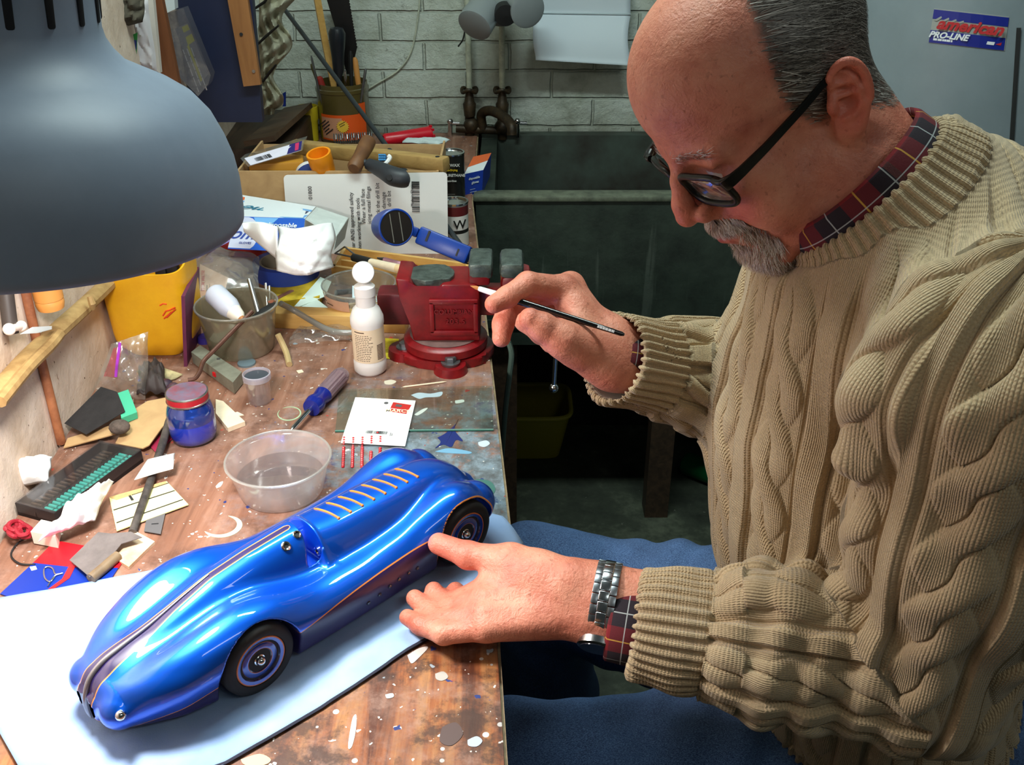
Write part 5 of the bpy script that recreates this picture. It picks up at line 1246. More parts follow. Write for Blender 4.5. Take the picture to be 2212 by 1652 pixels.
mb.text('MARCH', .0105, frame(cquad(.765, .245, .0044), cx, cy), 2, .0001, bold=.0002); mb.slab([cquad(.70, .10, .0044), cquad(.80, .11, .0044), cquad(.79, .16, .0044), cquad(.69, .15, .0044)], .0001, 3)
mb.lathe([(0, .0003), (.0030, .0003)], 20, 3, T(cquad(.53, .09)), caps=False)
barcode(mb, cquad(.33, .77), cx, cy, .020, .007, 3); barcode(mb, cquad(.50, .77), cx, cy, .014, .007, 3, seed=4); bars(mb, cquad(.73, .80), cy, -cx, [.008, .006], 3, .002, .0008)
mb.build('card', [WHITE, mat('logo red', (186, 40, 36), .5), mat('logo cream', (244, 226, 190), .5), mat('grey print', (84, 84, 86), .6)], t_)
RH = mat('red rhinestone', (196, 10, 26), .06, spec=.9, coat=1.0)
mb = MB(); mb.lathe([(.0017, 0), (.0017, .0004), (.0011, .0012), (.0005, .0015), (0, .0015)], 8, sm=False); rh0 = mb.build('rhinestone', RH, origin=(0, 0, 0), cat='rhinestone', group='red rhinestones in rows beside the card')
first = True
big_lab = 'red faceted rhinestone in a row on the bench between card and car'; small_lab = 'small red rhinestone lying on the white card'
def inside_card(p):
    o = cquad(0, 0); u = (p - o).dot(cx)/(cquad(1, 0) - o).length; return at(0, 0) is not None and (p - cquad(.5, 1)).dot(cy) > .0005
cols = [((128, 576), (115, 925), [576, 604, 632, 655, 700, 725, 750, 775, 800, 826, 852, 878, 903, 925]), ((238, 582), (226, 925), [582, 606, 632, 655, 682, 706, 731, 756, 781, 806, 831, 856, 881, 905, 925]),
        ((347, 578), (340, 925), [578, 602, 628, 652, 678, 704, 730, 756, 782, 807, 832, 857, 882, 905, 925]), ((455, 566), (446, 880), [566, 590, 615, 640, 752, 776, 800, 825, 850]), ((560, 570), (556, 800), [570, 596, 622, 708, 735, 762, 785]), ((527, 520), (527, 521), [520])]
for (xa, ya), (xb, yb), ys in cols:
    for y in ys:
        x = xa + (xb - xa)*(y - ya)/max(1, yb - ya); px, py = 720 + x*.1816, 840 + y*.1816; p = at(px, py, .0042); on = inside_card(p); 
        if not on: p = at(px, py, .0032 if py < 930 else .0006)
        o = rh0 if first else rh0.copy()
        if not first: C.objects.link(o)
        first = False; o.location = p; s = .95 if on else 1.0 + .35*(y > 690); o.scale = (s, s, s); o['label'] = small_lab if on else big_lab
        o['group'] = 'red rhinestones lying on the white card' if on else 'red rhinestones in rows beside the card'
X, ln = stick_frame(at(869, 836, .0012), at(965, 824, .0014)); MB(X).lathe([(.0002, 0), (.0012, .004), (.0012, ln - .006), (.0002, ln)], 10).build('toothpick', CREAM, label='wooden toothpick lying near the far edge of the glass sheet', cat='toothpick')

# ---------------------------------------------------------------- vise
vc = Vector((-.0985, 1.330, BZ)); vise = thing('bench_vise', 'heavy red bench vise bolted to the bench edge', 'vise', vc); V_ = T(vc)
PLT = mat('worn vise steel', (104, 116, 110), .42, .55, col2=(70, 78, 74), vs=70, bmp=.5, bs=160)
mb = MB(V_); fl = [(.072*cos(a)*(1.0 if abs(sin(a)) < .8 else .97), .060*sin(a)) for a in np.linspace(0, 2*pi, 40)[:-1]]
mb.prism([(x*(1.0 + .10*(abs(cos(2*atan2(y, x))) < .4)), y) for x, y in fl], 0, .014, bev=.003); mb.lathe([(.026, 0), (.024, .013)], 20, M=T((-.0765 + .016, -.010, 0))); mb.lathe([(.025, 0), (.022, .012)], 20, M=T((.010, -.061, 0)))
mb.build('base_flange', REDP, vise)
mb = MB(V_); mb.lathe([(.056, .014), (.062, .017), (.062, .028), (.056, .033), (.0, .0335)], 48); mb.build('swivel_plate', REDP, vise)
MB(V_).lathe([(0, .0336), (.053, .0336), (.053, .0342), (0, .0343)], 40).build('swivel_top', mat('worn grey top', (110, 84, 80), .5, var=.2, vs=60), vise, label='worn grey swivel disc')
# fixed jaw body: front outline extruded in depth
prof = [(-.045, .034), (.052, .034), (.052, .118), (.046, .123), (.0, .123), (-.004, .118), (-.040, .118), (-.046, .130), (-.066, .132), (-.061, .100), (-.050, .066)]
mb = MB(V_); mb.prism([(x, z) for x, z in prof], -.036, .036, M=Matrix(((1, 0, 0, 0), (0, 0, -1, .004), (0, 1, 0, 0), (0, 0, 0, 1))), bev=.003); mb.box((.052, .004, .134), (.030, .066, .030), bev=.004)
mb.build('fixed_jaw', REDP, vise)
mb = MB(V_); q = .0345; fr = [(-.020, .044), (.050, .044), (.050, .052), (-.012, .052), (-.012, .093), (.042, .093), (.042, .052), (.050, .044), (.050, .101), (-.020, .101)]
mb.box((.015, -.0335, .048), (.070, .005, .008), bev=.0015); mb.box((.015, -.0335, .097), (.070, .005, .008), bev=.0015); mb.box((-.0165, -.0335, .0725), (.007, .005, .050), bev=.0015); mb.box((.0465, -.0335, .0725), (.007, .005, .050), bev=.0015)
FM = V_ @ Matrix(((1, 0, 0, 0), (0, 0, -1, -.0322), (0, 1, 0, 0), (0, 0, 0, 1)))
mb.M = Matrix(); mb.text('COLUMBIAN', .0098, FM @ T((.015, .081, 0)), 0, .0020, bold=.0003); mb.text('203.5', .0115, FM @ T((.017, .066, 0)), 0, .0020, bold=.0003, spacing=1.15); mb.build('name_plate', REDP, vise, label='raised name plate with cast lettering')
mb = MB(V_); r = random.Random(4); pts = [(.036*cos(a)*r.uniform(.90, 1.05) - .018, .034*sin(a)*r.uniform(.88, 1.04) + .002) for a in np.linspace(0, 2*pi, 19)[:-1]]; mb.prism([(max(-.055, min(.021, x)), y) for x, y in pts], .117, .128, bev=.0015); mb.build('anvil', PLT, vise)
mb = MB(V_); mb.box((.054, .004, .141), (.034, .068, .024), bev=.006); mb.build('jaw_plate', PLT, vise); mb = MB(V_); mb.box((.098, .004, .141), (.034, .068, .024), bev=.008); mb.build('jaw_plate', PLT, vise)
mb = MB(V_); mb.box((.104, .004, .092), (.044, .060, .080), bev=.010); mb.box((.09, .004, .085), (.16, .034, .04), bev=.004); mb.box((.142, .004, .08), (.04, .05, .05), bev=.012); mb.build('moving_jaw', REDP, vise)
mb = MB(V_); mb.box((-.068, .012, .072), (.060, .040, .050), bev=.005); mb.build('slide_bar', mat('dark vise red', (96, 18, 24), .45, var=.3, vs=40), vise)
mb = MB(V_); mb.lathe([(.013, .012), (.014, .016)], 24, M=T((.010, -.061, 0))); mb.lathe([(.0085, .016), (.0085, .022), (.0072, .0235)], 6, M=T((.010, -.061, 0)), sm=False); mb.build('bolt', STEELD, vise)
mb = MB(V_); mb.lathe([(.013, .012), (.013, .015)], 24, M=T((-.0605, -.010, 0))); mb.lathe([(.0085, .015), (.0085, .021)], 6, M=T((-.0605, -.010, 0)), sm=False); mb.build('bolt', STEELD, vise)
mb = MB(); h0, h1 = P(1203, 712, 1.465), P(1196, 838, 1.51); mb.tube([h0, h1], .0035, 10); mb.ball(h1, .0075); mb.ball(h0, .006); mb.tube([vc + Vector((.165, .004, .08)), h0 + Vector((.0, 0, -.012))], .011, 12); mb.build('handle', M_CHROME, vise, label='chrome screw handle with ball end')
MB().tube(smooth_path([P(1098, 738, 1.47), P(1105, 764, 1.48), P(1101, 807, 1.51), P(1093, 872, 1.56), P(1087, 945, 1.62), P(1084, 1010, 1.68), P(1092, 1100, 1.78)]), .0042, 8).build('hose', mat('grey-green rubber', (98, 124, 112), .5), label='grey-green rubber hose hanging down past the bench edge', cat='hose')

# ---------------------------------------------------------------- yellow bin, purple board, zip bag, tubs of tools
fc = at(335, 780); bc = fc + Vector((-.004, .052, 0)); t_ = thing('plastic_bin', 'yellow open plastic bin against the left wall', 'bin', bc)
def sup(a, n=5): c_, s_ = cos(a), sin(a); return (abs(c_)**(2/n)*(1 if c_ > 0 else -1), abs(s_)**(2/n)*(1 if s_ > 0 else -1))
mb = MB(T(bc)); rings = []
def bin_pt(a, t, ins=0):
    x, y = sup(a); w = .058 + .006*t - ins; d_ = .045 + .004*t - ins; zt_ = .135 + .040*(y*.5 + .5); z = .008 + (zt_ - .008)*t; k = 1 - .22*max(0, 1 - t*9)**2
    return Vector((x*w*k*(1 - .16*max(0, 1 - t*5)**2), y*d_*k, z if t > 0 else .001))
na = 64
mb.grid(lambda u, v: bin_pt(2*pi*u, v), na, 14); mb.grid(lambda u, v: bin_pt(-2*pi*u, v, .003), na, 14); mb.grid(lambda u, v: bin_pt(-2*pi*u, 1, .003*(1 - v)), na, 1); mb.add([bin_pt(2*pi*k/na, 0) for k in range(na)], [list(range(na))]); mb.build('bin', YEL, t_)
RS = mat('red scrawl', (226, 70, 20), .6)
mb = MB(); 
for s_ in ([(352, 682), (358, 672), (366, 670), (378, 664)], [(354, 688), (364, 680), (370, 674)], [(360, 686), (372, 674), (379, 668)], [(345, 660), (352, 656), (360, 657)]):
    mb.tube([P(x, y, 1.0)*1 if 0 else atY(x, y, bc.y - .0475) for x, y in s_], .0011, 6)
mb.build('scrawl', RS, t_)
for k, (px, py, hh) in enumerate(((352, 600, .17), (378, 602, .175))):
    o = atY(px, py, bc.y - .005); MB().box((o.x, o.y, BZ + .02 + hh/2), (.017, .014, hh), bev=.003).build('flat_tool', BLACK, label=('flat black tool handle standing in the yellow bin, further from the purple board', 'flat black tool handle standing in the yellow bin, nearer the purple board')[k], cat='tool handle', group='tool handles in the bin')
a, b = at(401, 792), at(431, 722); mb = MB(); d_ = (b - a).normalized(); n2 = Vector((d_.y, -d_.x, 0))*.0025; up_ = Vector((.014, 0, .112)); mb.add([a - n2, b - n2, b + n2, a + n2] + [p + up_ for p in (a - n2, b - n2, b + n2, a + n2)], [[3, 2, 1, 0], [4, 5, 6, 7], [0, 1, 5, 4], [1, 2, 6, 5], [2, 3, 7, 6], [3, 0, 4, 7]]); mb.build('board', mat('purple card', (104, 40, 74), .55, var=.12, vs=30), label='thin purple board on edge beside the yellow bin', cat='board')
bl, br_ = at(203, 850), at(316, 858); tl, tr = atY(240, 738, 1.20), atY(322, 712, 1.22)
cs = crumple([bl, br_, tr, tl], .030, 11, 30, 30, .012, 5, Vector((.3, -.9, .2)).normalized())
t_ = thing('zip_bag', 'crumpled clear zip bag slumped against the wall by the yellow bin', 'bag', at(260, 850))
mb = MB(); mb.grid(cs, 30, 30); mb.build('bag', HAZY, t_); mb = MB(); mb.grid(lambda u, v: cs(.10 + .25*u, .42 + .5*v) + Vector((0, -.0015, 0)), 8, 8); mb.build('pink_panel', clear('pink film', (226, 120, 130), .5, .2), t_)
MB().tube([cs(.36 - .1*k/12, .45 + .53*k/12) + Vector((0, -.003, 0)) for k in range(13)], .002, 6).build('zip_strip', mat('magenta zip', (168, 60, 190), .4), t_)
def tub(px, py, rb_, rt_, hh, mt, label, mesh='tub', name='plastic_tub'):
    c = at(px, py); t_ = thing(name, label, 'tub', c); w = .0012
    mb = MB(T(c)); mb.lathe([(0, .001), (rb_, .001), (rb_ + .002, .004), (rt_ - .003, hh - .005), (rt_, hh - .004), (rt_, hh), (rt_ - .002, hh), (rt_ - .0035, hh - .005), (rb_, .005), (0, .0025)], 56, caps=False); mb.build(mesh, mt, t_)
    mb = MB(T(c)); mb.tube([(rt_*cos(a), rt_*sin(a), hh) for a in np.linspace(0, 2*pi, 49)[:-1]], .0014, 8, closed=True); mb.build('rim', HAZY, t_); return c, t_
c1, tb1 = tub(524, 752, .046, .0600, .074, clear('grimy plastic', (176, 166, 140), .42, .15, .08), 'grimy clear tub of tools and glue beside the purple board')
mb = MB(); a, b = c1 + Vector((-.036, .012, .088)), c1 + Vector((.014, -.030, .062)); X, ln = stick_frame(a, b); 
t_ = thing('glue_bottle', 'white glue bottle with brown nozzle lying in the grimy tub', 'bottle', a)
MB(X).lathe([(0, 0), (.013, .001), (.0165, .006), (.0165, ln*.55), (.013, ln*.72), (.0085, ln*.80)], 28).build('body', mat('cloudy bottle', (206, 208, 222), .4), t_); MB(X).lathe([(.0125, ln*.72), (.010, ln*.9), (.006, ln*.98)], 20).build('cap', mat('cream cap', (246, 236, 220), .4), t_); MB(X).lathe([(.0062, ln*.97), (.0052, ln*1.09), (.004, ln*1.1)], 16).build('nozzle', mat('brown nozzle', (176, 110, 54), .5), t_)
for k, (p, q, r_, lb) in enumerate((((538, 604, 1.50), (562, 690, 1.47), .0036, 'thick aluminium rod standing in the grimy tub'), ((574, 612, 1.52), (578, 690, 1.50), .0020, 'thin steel pin in the grimy tub, nearest the thick rod'), ((582, 618, 1.53), (583, 690, 1.51), .0021, 'thin steel pin in the grimy tub, middle one'), ((590, 640, 1.53), (588, 690, 1.51), .0020, 'short steel pin in the grimy tub, nearest its rim'))):
    MB().tube([P(*p), P(*q)], r_, 10).build('metal_rod', M_ALU if k == 0 else M_CHROME, label=lb, cat='rod', group='metal rods in the grimy tub')
X, ln = stick_frame(P(597, 654, 1.49), P(545, 690, 1.46)); mb = MB(X); mb.lathe([(.002, 0), (.007, .006), (.0095, ln*.5), (.007, ln*.85), (.002, ln)], 20, M=Matrix.Diagonal((.35, 1, 1, 1))); mb.build('spoon', BLACK, label='black plastic spoon across the grimy tub', cat='spoon')
MB().tube([P(630, 628, 1.58), P(606, 640, 1.53), P(584, 652, 1.49)], .0042, 8, flat=.4).build('copper_strip', mat('copper strip', (168, 104, 78), .4, .4), label='flat copper-brown strip sticking out of the grimy tub', cat='strip')
MB().tube(smooth_path([P(545, 672, 1.435), P(500, 718, 1.415), P(462, 757, 1.40), P(440, 780, 1.392), P(431, 803, 1.375), P(421, 817, 1.365), P(406, 820, 1.362)]), .0031, 8).build('bent_rod', mat('rusty rod', (96, 62, 50), .5, .4, var=.2, vs=90), label='rusty bent metal rod leaning on the grimy tub', cat='rod')
mb = MB(); mb.tube(smooth_path([c1 + Vector((-.004, -.012, .030)), c1 + Vector((.012, -.024, .034)), c1 + Vector((.026, -.024, .044))]), .0062, 8); mb.build('rubber_scrap', mat('tan rubber', (186, 160, 112), .7), label='tan rubber scrap inside the grimy tub', cat='rubber scrap')
MB().tube(smooth_path([at(600, 722, .03), at(610, 742, .016), at(619, 763, .006), at(625, 787, .004)]), .0046, 8).build('rubber_strip', mat('tan rubber', (186, 160, 112), .7), label='tan rubber strip leaning down from the grimy tub to the bench', cat='rubber strip')
MB().tube(smooth_path([P(606, 655, 1.53), P(631, 668, 1.55), P(668, 690, 1.545), P(700, 708, 1.53), P(730, 717, 1.52), P(768, 718, 1.52)]), .0046, 10).build('plastic_tube', clear('grey tubing', (190, 190, 184), .6, .15), label='grey plastic tubing curving in front of the round tub', cat='tubing')
c2, tb2 = tub(780, 676, .049, .0585, .052, CLEAR, 'round clear tub with paper label behind the white bottle')
mb = MB(T(c2)); mb.grid(lambda u, v: Vector(((.0500 + .0075*v)*cos(pi*1.02 + 1.35*u), (.0500 + .0075*v)*sin(pi*1.02 + 1.35*u), .004 + .040*v)), 20, 4)
for k in range(2): bars(mb, Vector((.0572*cos(pi*1.02 + .25 + .3*k), .0572*sin(pi*1.02 + .25 + .3*k), .036 - .003*k)), Vector((-sin(pi*1.02 + .4 + .3*k), cos(pi*1.02 + .4 + .3*k), 0)), Vector((0, 0, 1)), [.016], 1, .003, .0016, seed=k)
mb.build('label', [mat('salmon label', (210, 168, 142), .7, var=.06, vs=50), mat('brown print', (84, 62, 50), .6)], tb2)
MB().tube([P(726, 632, 1.63), P(765, 628, 1.66)], .0048, 10).build('pen', STEELD, label='grey metal pen in the round labelled tub', cat='pen')
for nm, q, lb in (('paper_scrap', [(761, 617, 1.60), (786, 616, 1.60), (790, 652, 1.56), (761, 645, 1.56)], 'folded pale blue paper scrap in the round tub, left of the bottle cap'), ('paper_scrap', [(812, 640, 1.57), (852, 613, 1.60), (854, 634, 1.59), (842, 645, 1.57), (813, 652, 1.55)], 'torn pale blue paper scrap in the round tub, right of the bottle cap')):
    mb = MB(); mb.slab([P(*p) for p in q], .0008); mb.build(nm, mat('pale blue paper', (206, 224, 230), .8), label=lb, cat='paper', group='paper scraps in the round tub')
for k in range(5):
    a_ = c2 + Vector((random.uniform(-.035, .03), random.uniform(-.03, .03), .010 + .004*k)); b_ = a_ + Vector((random.uniform(-.03, .03), random.uniform(-.03, .03), .004)); MB().tube([a_, b_], .0022, 8).build('nail', STEELD if k % 2 else CREAM, label='small stick or nail lying in the round labelled tub', cat='nail', group='bits in the round tub')
# ---------------------------------------------------------------- middle of the bench
mb = MB(); mb.slab([at(575, 612, .018), at(640, 590, .018), at(700, 606, .018), at(690, 640, .018), at(600, 652, .018)], .018); mb.build('sponge_pad', mat('yellow abrasive pad', (206, 174, 40), .9, var=.15, vs=60, bmp=.5), label='yellow abrasive pad under the blue tape roll', cat='pad')
c = at(620, 593, .0185); t_ = thing('tape_roll', 'roll of blue masking tape lying on the yellow pad', 'tape roll', c)
mb = MB(T(c)); mb.lathe([(.044, 0), (.0550, 0), (.0550, .026), (.044, .026)], 64, sm=True, caps=False); mb.lathe([(.044, .026), (.044, 0)], 64, caps=False); mb.build('tape', mat('blue masking tape', (36, 66, 158), .5, bmp=.1), t_)
mb = MB(T(c)); mb.lathe([(.0405, .0), (.0438, .0), (.0438, .0262), (.0405, .0262), (.0405, 0)], 64, caps=False); mb.build('core', mat('grey card core', (150, 140, 118), .8), t_)
# white paper towel folded over the tape roll
def tw(u, v):
    y0 = 488 + 6*sin(u*5); y1 = 594 - 30*(u > .0)*max(0, u - .55)*1.2 - 26*max(0, .35 - u)
    px = 599 + 120*u + 3*sin(v*6) + 2*sin(u*11 + v*9); py = y0 + (y1 - y0)*v
    return P(px, py, 1.52 - .045*sin(pi*min(1, max(0, u)))**.7 - .02*sin(pi*v*.9) + .03*(1 - v) + .0016*sin(u*23 + v*11) + .0014*sin(u*9 - v*27) + .001*sin(u*41 + v*33))
t_ = thing('paper_towel', 'crumpled bright white paper towel on top of the tape roll', 'paper towel', P(650, 590, 1.5))
mb = MB(); mb.grid(tw, 24, 20); mb.build('towel', TISSUE, t_, solid=.0012)
def tw2(u, v):
    a = Vector((522, 482)).lerp(Vector((600, 490)), u); b = Vector((528, 500)).lerp(Vector((600, 560)), u); p = a.lerp(b, v); return P(p.x, p.y - 6*sin(pi*u)*(1-v), 1.58 - .07*u - .012*sin(pi*v) + .01*sin(9*u))
mb = MB(); mb.grid(tw2, 18, 10); mb.build('corner_flap', TISSUE, t_, solid=.0012)
# glove box "home"
FT = [P(511, 467, 1.64), P(659, 472, 1.615), P(651, 545, 1.575), P(492, 537, 1.60)]; BT = [P(524, 421, 1.765), P(682, 446, 1.735), P(676, 520, 1.70), P(506, 500, 1.73)]
t_ = thing('glove_box', 'open white and blue disposable glove box behind the paper towel', 'box', P(575, 540, 1.6))
BLU = mat('carton blue', (12, 84, 186), .5); LBL = mat('carton sky blue', (110, 170, 226), .5); LAV = mat('carton lavender', (196, 200, 222), .5); ORC = mat('carton orange', (230, 104, 50), .5); WHC = mat('carton white', (232, 238, 242), .5); TEAL = mat('carton teal ink', (34, 120, 150), .5); NAV = mat('carton navy', (34, 48, 92), .5)
mb = MB(); hexa(mb, FT, BT, (1, 0, 0, 1, 1, 0))
def bil(q, u, v, off=0): p = q[0].lerp(q[1], u).lerp(q[3].lerp(q[2], u), v); n = (q[1] - q[0]).cross(q[3] - q[0]).normalized(); n = n if n.dot(CAM - p) > 0 else -n; return p + n*off
def on(q, pts, mi, off=.0005): mb.slab([bil(q, *p, off) for p in pts], .0004, mi)
TF = [BT[0], BT[1], FT[1], FT[0]]
on(FT, [(.5 + .42*cos(a) - .36, .62 + .62*sin(a)) if 0 else (max(.0, .12 + .26*cos(a)), min(.97, max(.02, .58 + .60*sin(a)))) for a in np.linspace(0, 2*pi, 25)[:-1]], 2)
on(FT, [(.26, .02), (.62, .02), (.5, .3), (.33, .3)], 3); on(TF, [(0, .28), (.2, .24), (.5, .22), (1, .34), (1, .46), (.5, .30), (.2, .32), (0, .36)], 3); on(TF, [(0, .10), (.12, .12), (.42, .18), (.2, .22), (0, .26)], 4); on(TF, [(.64, .42), (.97, .46), (.96, .66), (.66, .62)], 6); on(TF, [(.35, .36), (.62, .38), (.62, .5), (.5, .42)], 4); on(TF, [(.84, .86), (.94, .82), (.96, .92), (.86, .96)], 7); on(TF, [(.62, .97), (.8, .84), (1, .74), (.98, 1), (.7, 1)], 3)
fx, fy = (FT[1] - FT[0]).normalized(), (FT[0] - FT[3]).normalized(); mb.text('home', .034, frame(bil(FT, .16, .55, .0012), fx, fy), 5, .0002, .35, bold=.0003); mb.text('disposable', .013, frame(bil(FT, .68, .24, .0012), fx, fy), 0, .0002, bold=.0002); mb.text('GLOVES', .006, frame(bil(FT, .22, .82, .0012), fx, fy), 5, .0002)
tx2, ty2 = (TF[0] - TF[1]).normalized(), (TF[3] - TF[0]).normalized(); mb.text('home', .036, frame(bil(TF, .40, .66, .0012), tx2, ty2), 8, .0002, .35, bold=.0003)
mb.build('carton', [WHC, BLU, LAV, LBL, ORC, mat('carton ink blue', (40, 66, 150), .5), NAV, mat('carton pink', (236, 130, 140), .5), TEAL], t_)
GFL = mat('grey board flap', (206, 212, 208), .7, var=.08, vs=30)
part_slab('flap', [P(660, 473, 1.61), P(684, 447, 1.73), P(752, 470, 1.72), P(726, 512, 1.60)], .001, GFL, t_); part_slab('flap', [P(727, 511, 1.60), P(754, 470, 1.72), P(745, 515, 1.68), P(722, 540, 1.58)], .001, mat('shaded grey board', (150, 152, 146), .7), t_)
MB().box((at(520, 545, 0).x, at(520, 545).y, BZ + .012), (.10, .05, .024), rz=-.1, bev=.002).build('red_case', mat('dark red plastic', (140, 26, 30), .4), label='dark red case under the glove box', cat='case')
# clear bag with salmon card in front of it
q4 = [at(425, 640, .055), at(560, 640, .05), at(560, 566, .06), at(425, 545, .06)]; t_ = thing('plastic_bag', 'clear plastic bag holding a printed salmon card behind the grimy tub', 'bag', at(490, 640))
fn = crumple(q4, .022, 21, 26, 20, .012); mb = MB(); mb.grid(fn, 26, 20); mb.build('bag', HAZY, t_)
sc4 = [P(432, 570, 1.60), P(494, 600, 1.60), P(484, 632, 1.55), P(430, 650, 1.53)]; mb = MB(); mb.slab(sc4, .0006, 0); mb.text('FROM WATER', .0085, frame(bil(sc4, .14, .45, .0008), (sc4[0] - sc4[3]).normalized(), (sc4[0] - sc4[1]).normalized()), 1, .0002, bold=.0003)
bars(mb, bil(sc4, .30, .95, .0008), (sc4[0] - sc4[3]).normalized(), (sc4[0] - sc4[1]).normalized(), [.03, .034, .026, .032, .028, .03, .022], 2, .0042, .0016); mb.build('printed_card', [mat('salmon card', (224, 180, 154), .7), mat('red print', (206, 50, 44), .6), mat('brown print', (84, 62, 50), .6)], t_)
MB().tube([P(424, 556, 1.60), P(462, 536, 1.64), P(494, 520, 1.69)], .004, 8, flat=.4).build('zip_strip', mat('lavender zip', (170, 150, 214), .4), t_)
MNT = mat('mint card', (206, 222, 212), .7)
lay('card_scrap', [(630, 668), (692, 598), (716, 608), (702, 640)], .03, .001, MNT, 'mint white card scrap leaning beside the blue tape roll', 'card', 'mint card scraps', [.012, .03, .03, .015])
mb = MB(); e = [Vector((708, 664)).lerp(Vector((666, 684)), k/16) for k in range(17)]; mb.slab([at(632, 667, .010), at(678, 641, .016)] + [at(p.x + (2 if k % 2 else 0), p.y + (3 if k % 2 else 0), .010) for k, p in enumerate(e)], .001); mb.build('card_scrap', MNT, label='mint white card scrap with zigzag edge beside the labelled tub', cat='card', group='mint card scraps')
# wooden slat, wooden tray with tools
mb = MB(); a, b = at(596, 700, .0), at(880, 712, .0); X, ln = stick_frame(a, b); mb.box((.013, 0, ln/2), (.026, .03, ln), 0, M=X, bev=.0015); mb.build('pine_batten', OAK, label='long pine slat lying behind the white bottle', cat='slat'); sl = [o for o in S.objects if o.name == 'pine_batten'][0]
hp_ = at(845, 713, .014) + Vector((0, -.008, 0)); MB(T(atY(845, 711, a.y - .0115)) @ RX(pi/2)).lathe([(0, 0), (.0042, 0), (.0042, .001), (0, .001)], 16).build('hole', INK, sl)
lay('ticket', [(832, 730), (862, 732), (852, 775), (833, 774)], .001, .0006, mat('yellow ticket', (226, 206, 40), .6, col2=(180, 160, 30), vs=80), 'small yellow ticket on the bench between bottle and vise', 'ticket')
TR = [at(715, 574, .032), at(1002, 618, .032), at(1016, 568, .032), at(742, 532, .032)]; t_ = thing('wooden_tray', 'shallow yellow wooden tray of tools behind the vise', 'tray', at(870, 590))
for k in range(4):
    a, b = TR[k], TR[(k+1) % 4]; d_ = (b - a).normalized(); n2 = Vector((-d_.y, d_.x, 0))*.007; mb = MB(); ps = [a, b, b + n2, a + n2]; mb.prism([tuple(p[:2]) for p in ps], BZ + .001, BZ + .032); mb.build('side', OAK, t_)
mb = MB(); mb.prism([tuple(p[:2]) for p in TR], BZ + .0005, BZ + .004); mb.build('bottom', OAK, t_)
a, b = TR[3].lerp(TR[0], .5), TR[2].lerp(TR[1], .5); d_ = (b - a).normalized(); n2 = Vector((-d_.y, d_.x, 0))*.003; mb = MB(); mb.prism([tuple((a - n2)[:2]), tuple((b - n2)[:2]), tuple((b + n2)[:2]), tuple((a + n2)[:2])], BZ + .004, BZ + .026); mb.build('divider', OAK, t_)
t_ = thing('loop_tool', 'clay loop tool with black grip and wooden handle across the tray', 'tool', P(800, 565, 1.62)); MB().tube([P(766, 556, 1.655), P(724, 547, 1.685), P(745, 533, 1.70), P(768, 551, 1.66)], .0016, 8).build('wire_loop', STEELD, t_); MB().tube([P(764, 556, 1.655), P(802, 566, 1.625)], .0066, 12).build('grip', BLACK, t_); MB().tube([P(801, 566, 1.625), P(860, 580, 1.58)], [.0062, .0075], 12).build('ferrule', CREAM, t_); MB().tube([P(858, 580, 1.58), P(900, 586, 1.555), P(935, 590, 1.54)], [.0075, .0078, .006], 12).build('handle', wood('pale handle', (214, 178, 130), (226, 196, 150), (8, 60, 60)), t_)
t_ = thing('pencil', 'pink pencil with grey tip lying in the wooden tray', 'pencil', P(815, 557, 1.66)); MB().tube([P(815, 557, 1.66), P(832, 561, 1.65)], [.0012, .0045], 10).build('tip', STEELD, t_); MB().tube([P(831, 561, 1.65), P(888, 577, 1.61)], .0046, 8).build('barrel', mat('pink lacquer', (206, 90, 140), .35, col2=(224, 180, 190), vs=9), t_)
# ---------------------------------------------------------------- cardboard box, printed card, flashlight
Yb = 1.742; bx0, bx1 = atY(519, 470, Yb).x, atY(950, 470, Yb).x; zt_ = BZ + .152; t_ = thing('cardboard_box', 'open tan cardboard box full of oddments behind the white printed card', 'box', ((bx0+bx1)/2, Yb, BZ))
for nm, cc, ss in (('front', ((bx0+bx1)/2, Yb + .002, BZ + .076), (bx1-bx0, .004, .152)), ('back', ((bx0+bx1)/2, Yb + .22, BZ + .070), (bx1-bx0, .004, .140)), ('side', (bx0 + .002, Yb + .111, BZ + .074), (.004, .214, .148)), ('side', (bx1 - .002, Yb + .111, BZ + .074), (.004, .214, .148)), ('bottom', ((bx0+bx1)/2, Yb + .11, BZ + .003), (bx1-bx0 - .008, .21, .004))): MB().box(cc, ss).build(nm, CARD, t_)
Yc = Yb - .004; zc_ = atY(790, 375, Yc).z; pc_ = lambda px, py: CAM + ray(px, py)*((Yc - .06*(zc_ - CAM.z))/(ray(px, py).y - .06*ray(px, py).z)); cc4 = [pc_(612, 378), pc_(966, 372), pc_(968, 548), pc_(625, 552)]
mb = MB(); r_ = 6; out = []
w_, v_ = .025, .05
for cx_, cy_, a0_ in ((w_, v_, 180), (1 - w_, v_, 270), (1 - w_, 1 - v_, 0), (w_, 1 - v_, 90)): out += [(cx_ + w_*cos(radians(a0_ + 22.5*k)), cy_ + v_*sin(radians(a0_ + 22.5*k))) for k in range(5)]
mb.slab([bil(cc4, *p) for p in out], .0012, 0); rx2, ry2 = (cc4[0] - cc4[3]).normalized(), (cc4[0] - cc4[1]).normalized()
def ct(s, px, py, sz, al='LEFT', bold=0.0):
    u = (px - 612)/354; v = (py - 376)/174; mb.text(s, sz, frame(bil(cc4, u, v, .0009), rx2, ry2), 1, .0001, align=al, bold=bold)
for s, px, py, sz in (('01800', 668, 428, .0098),): ct(s, px, py, sz, 'LEFT')
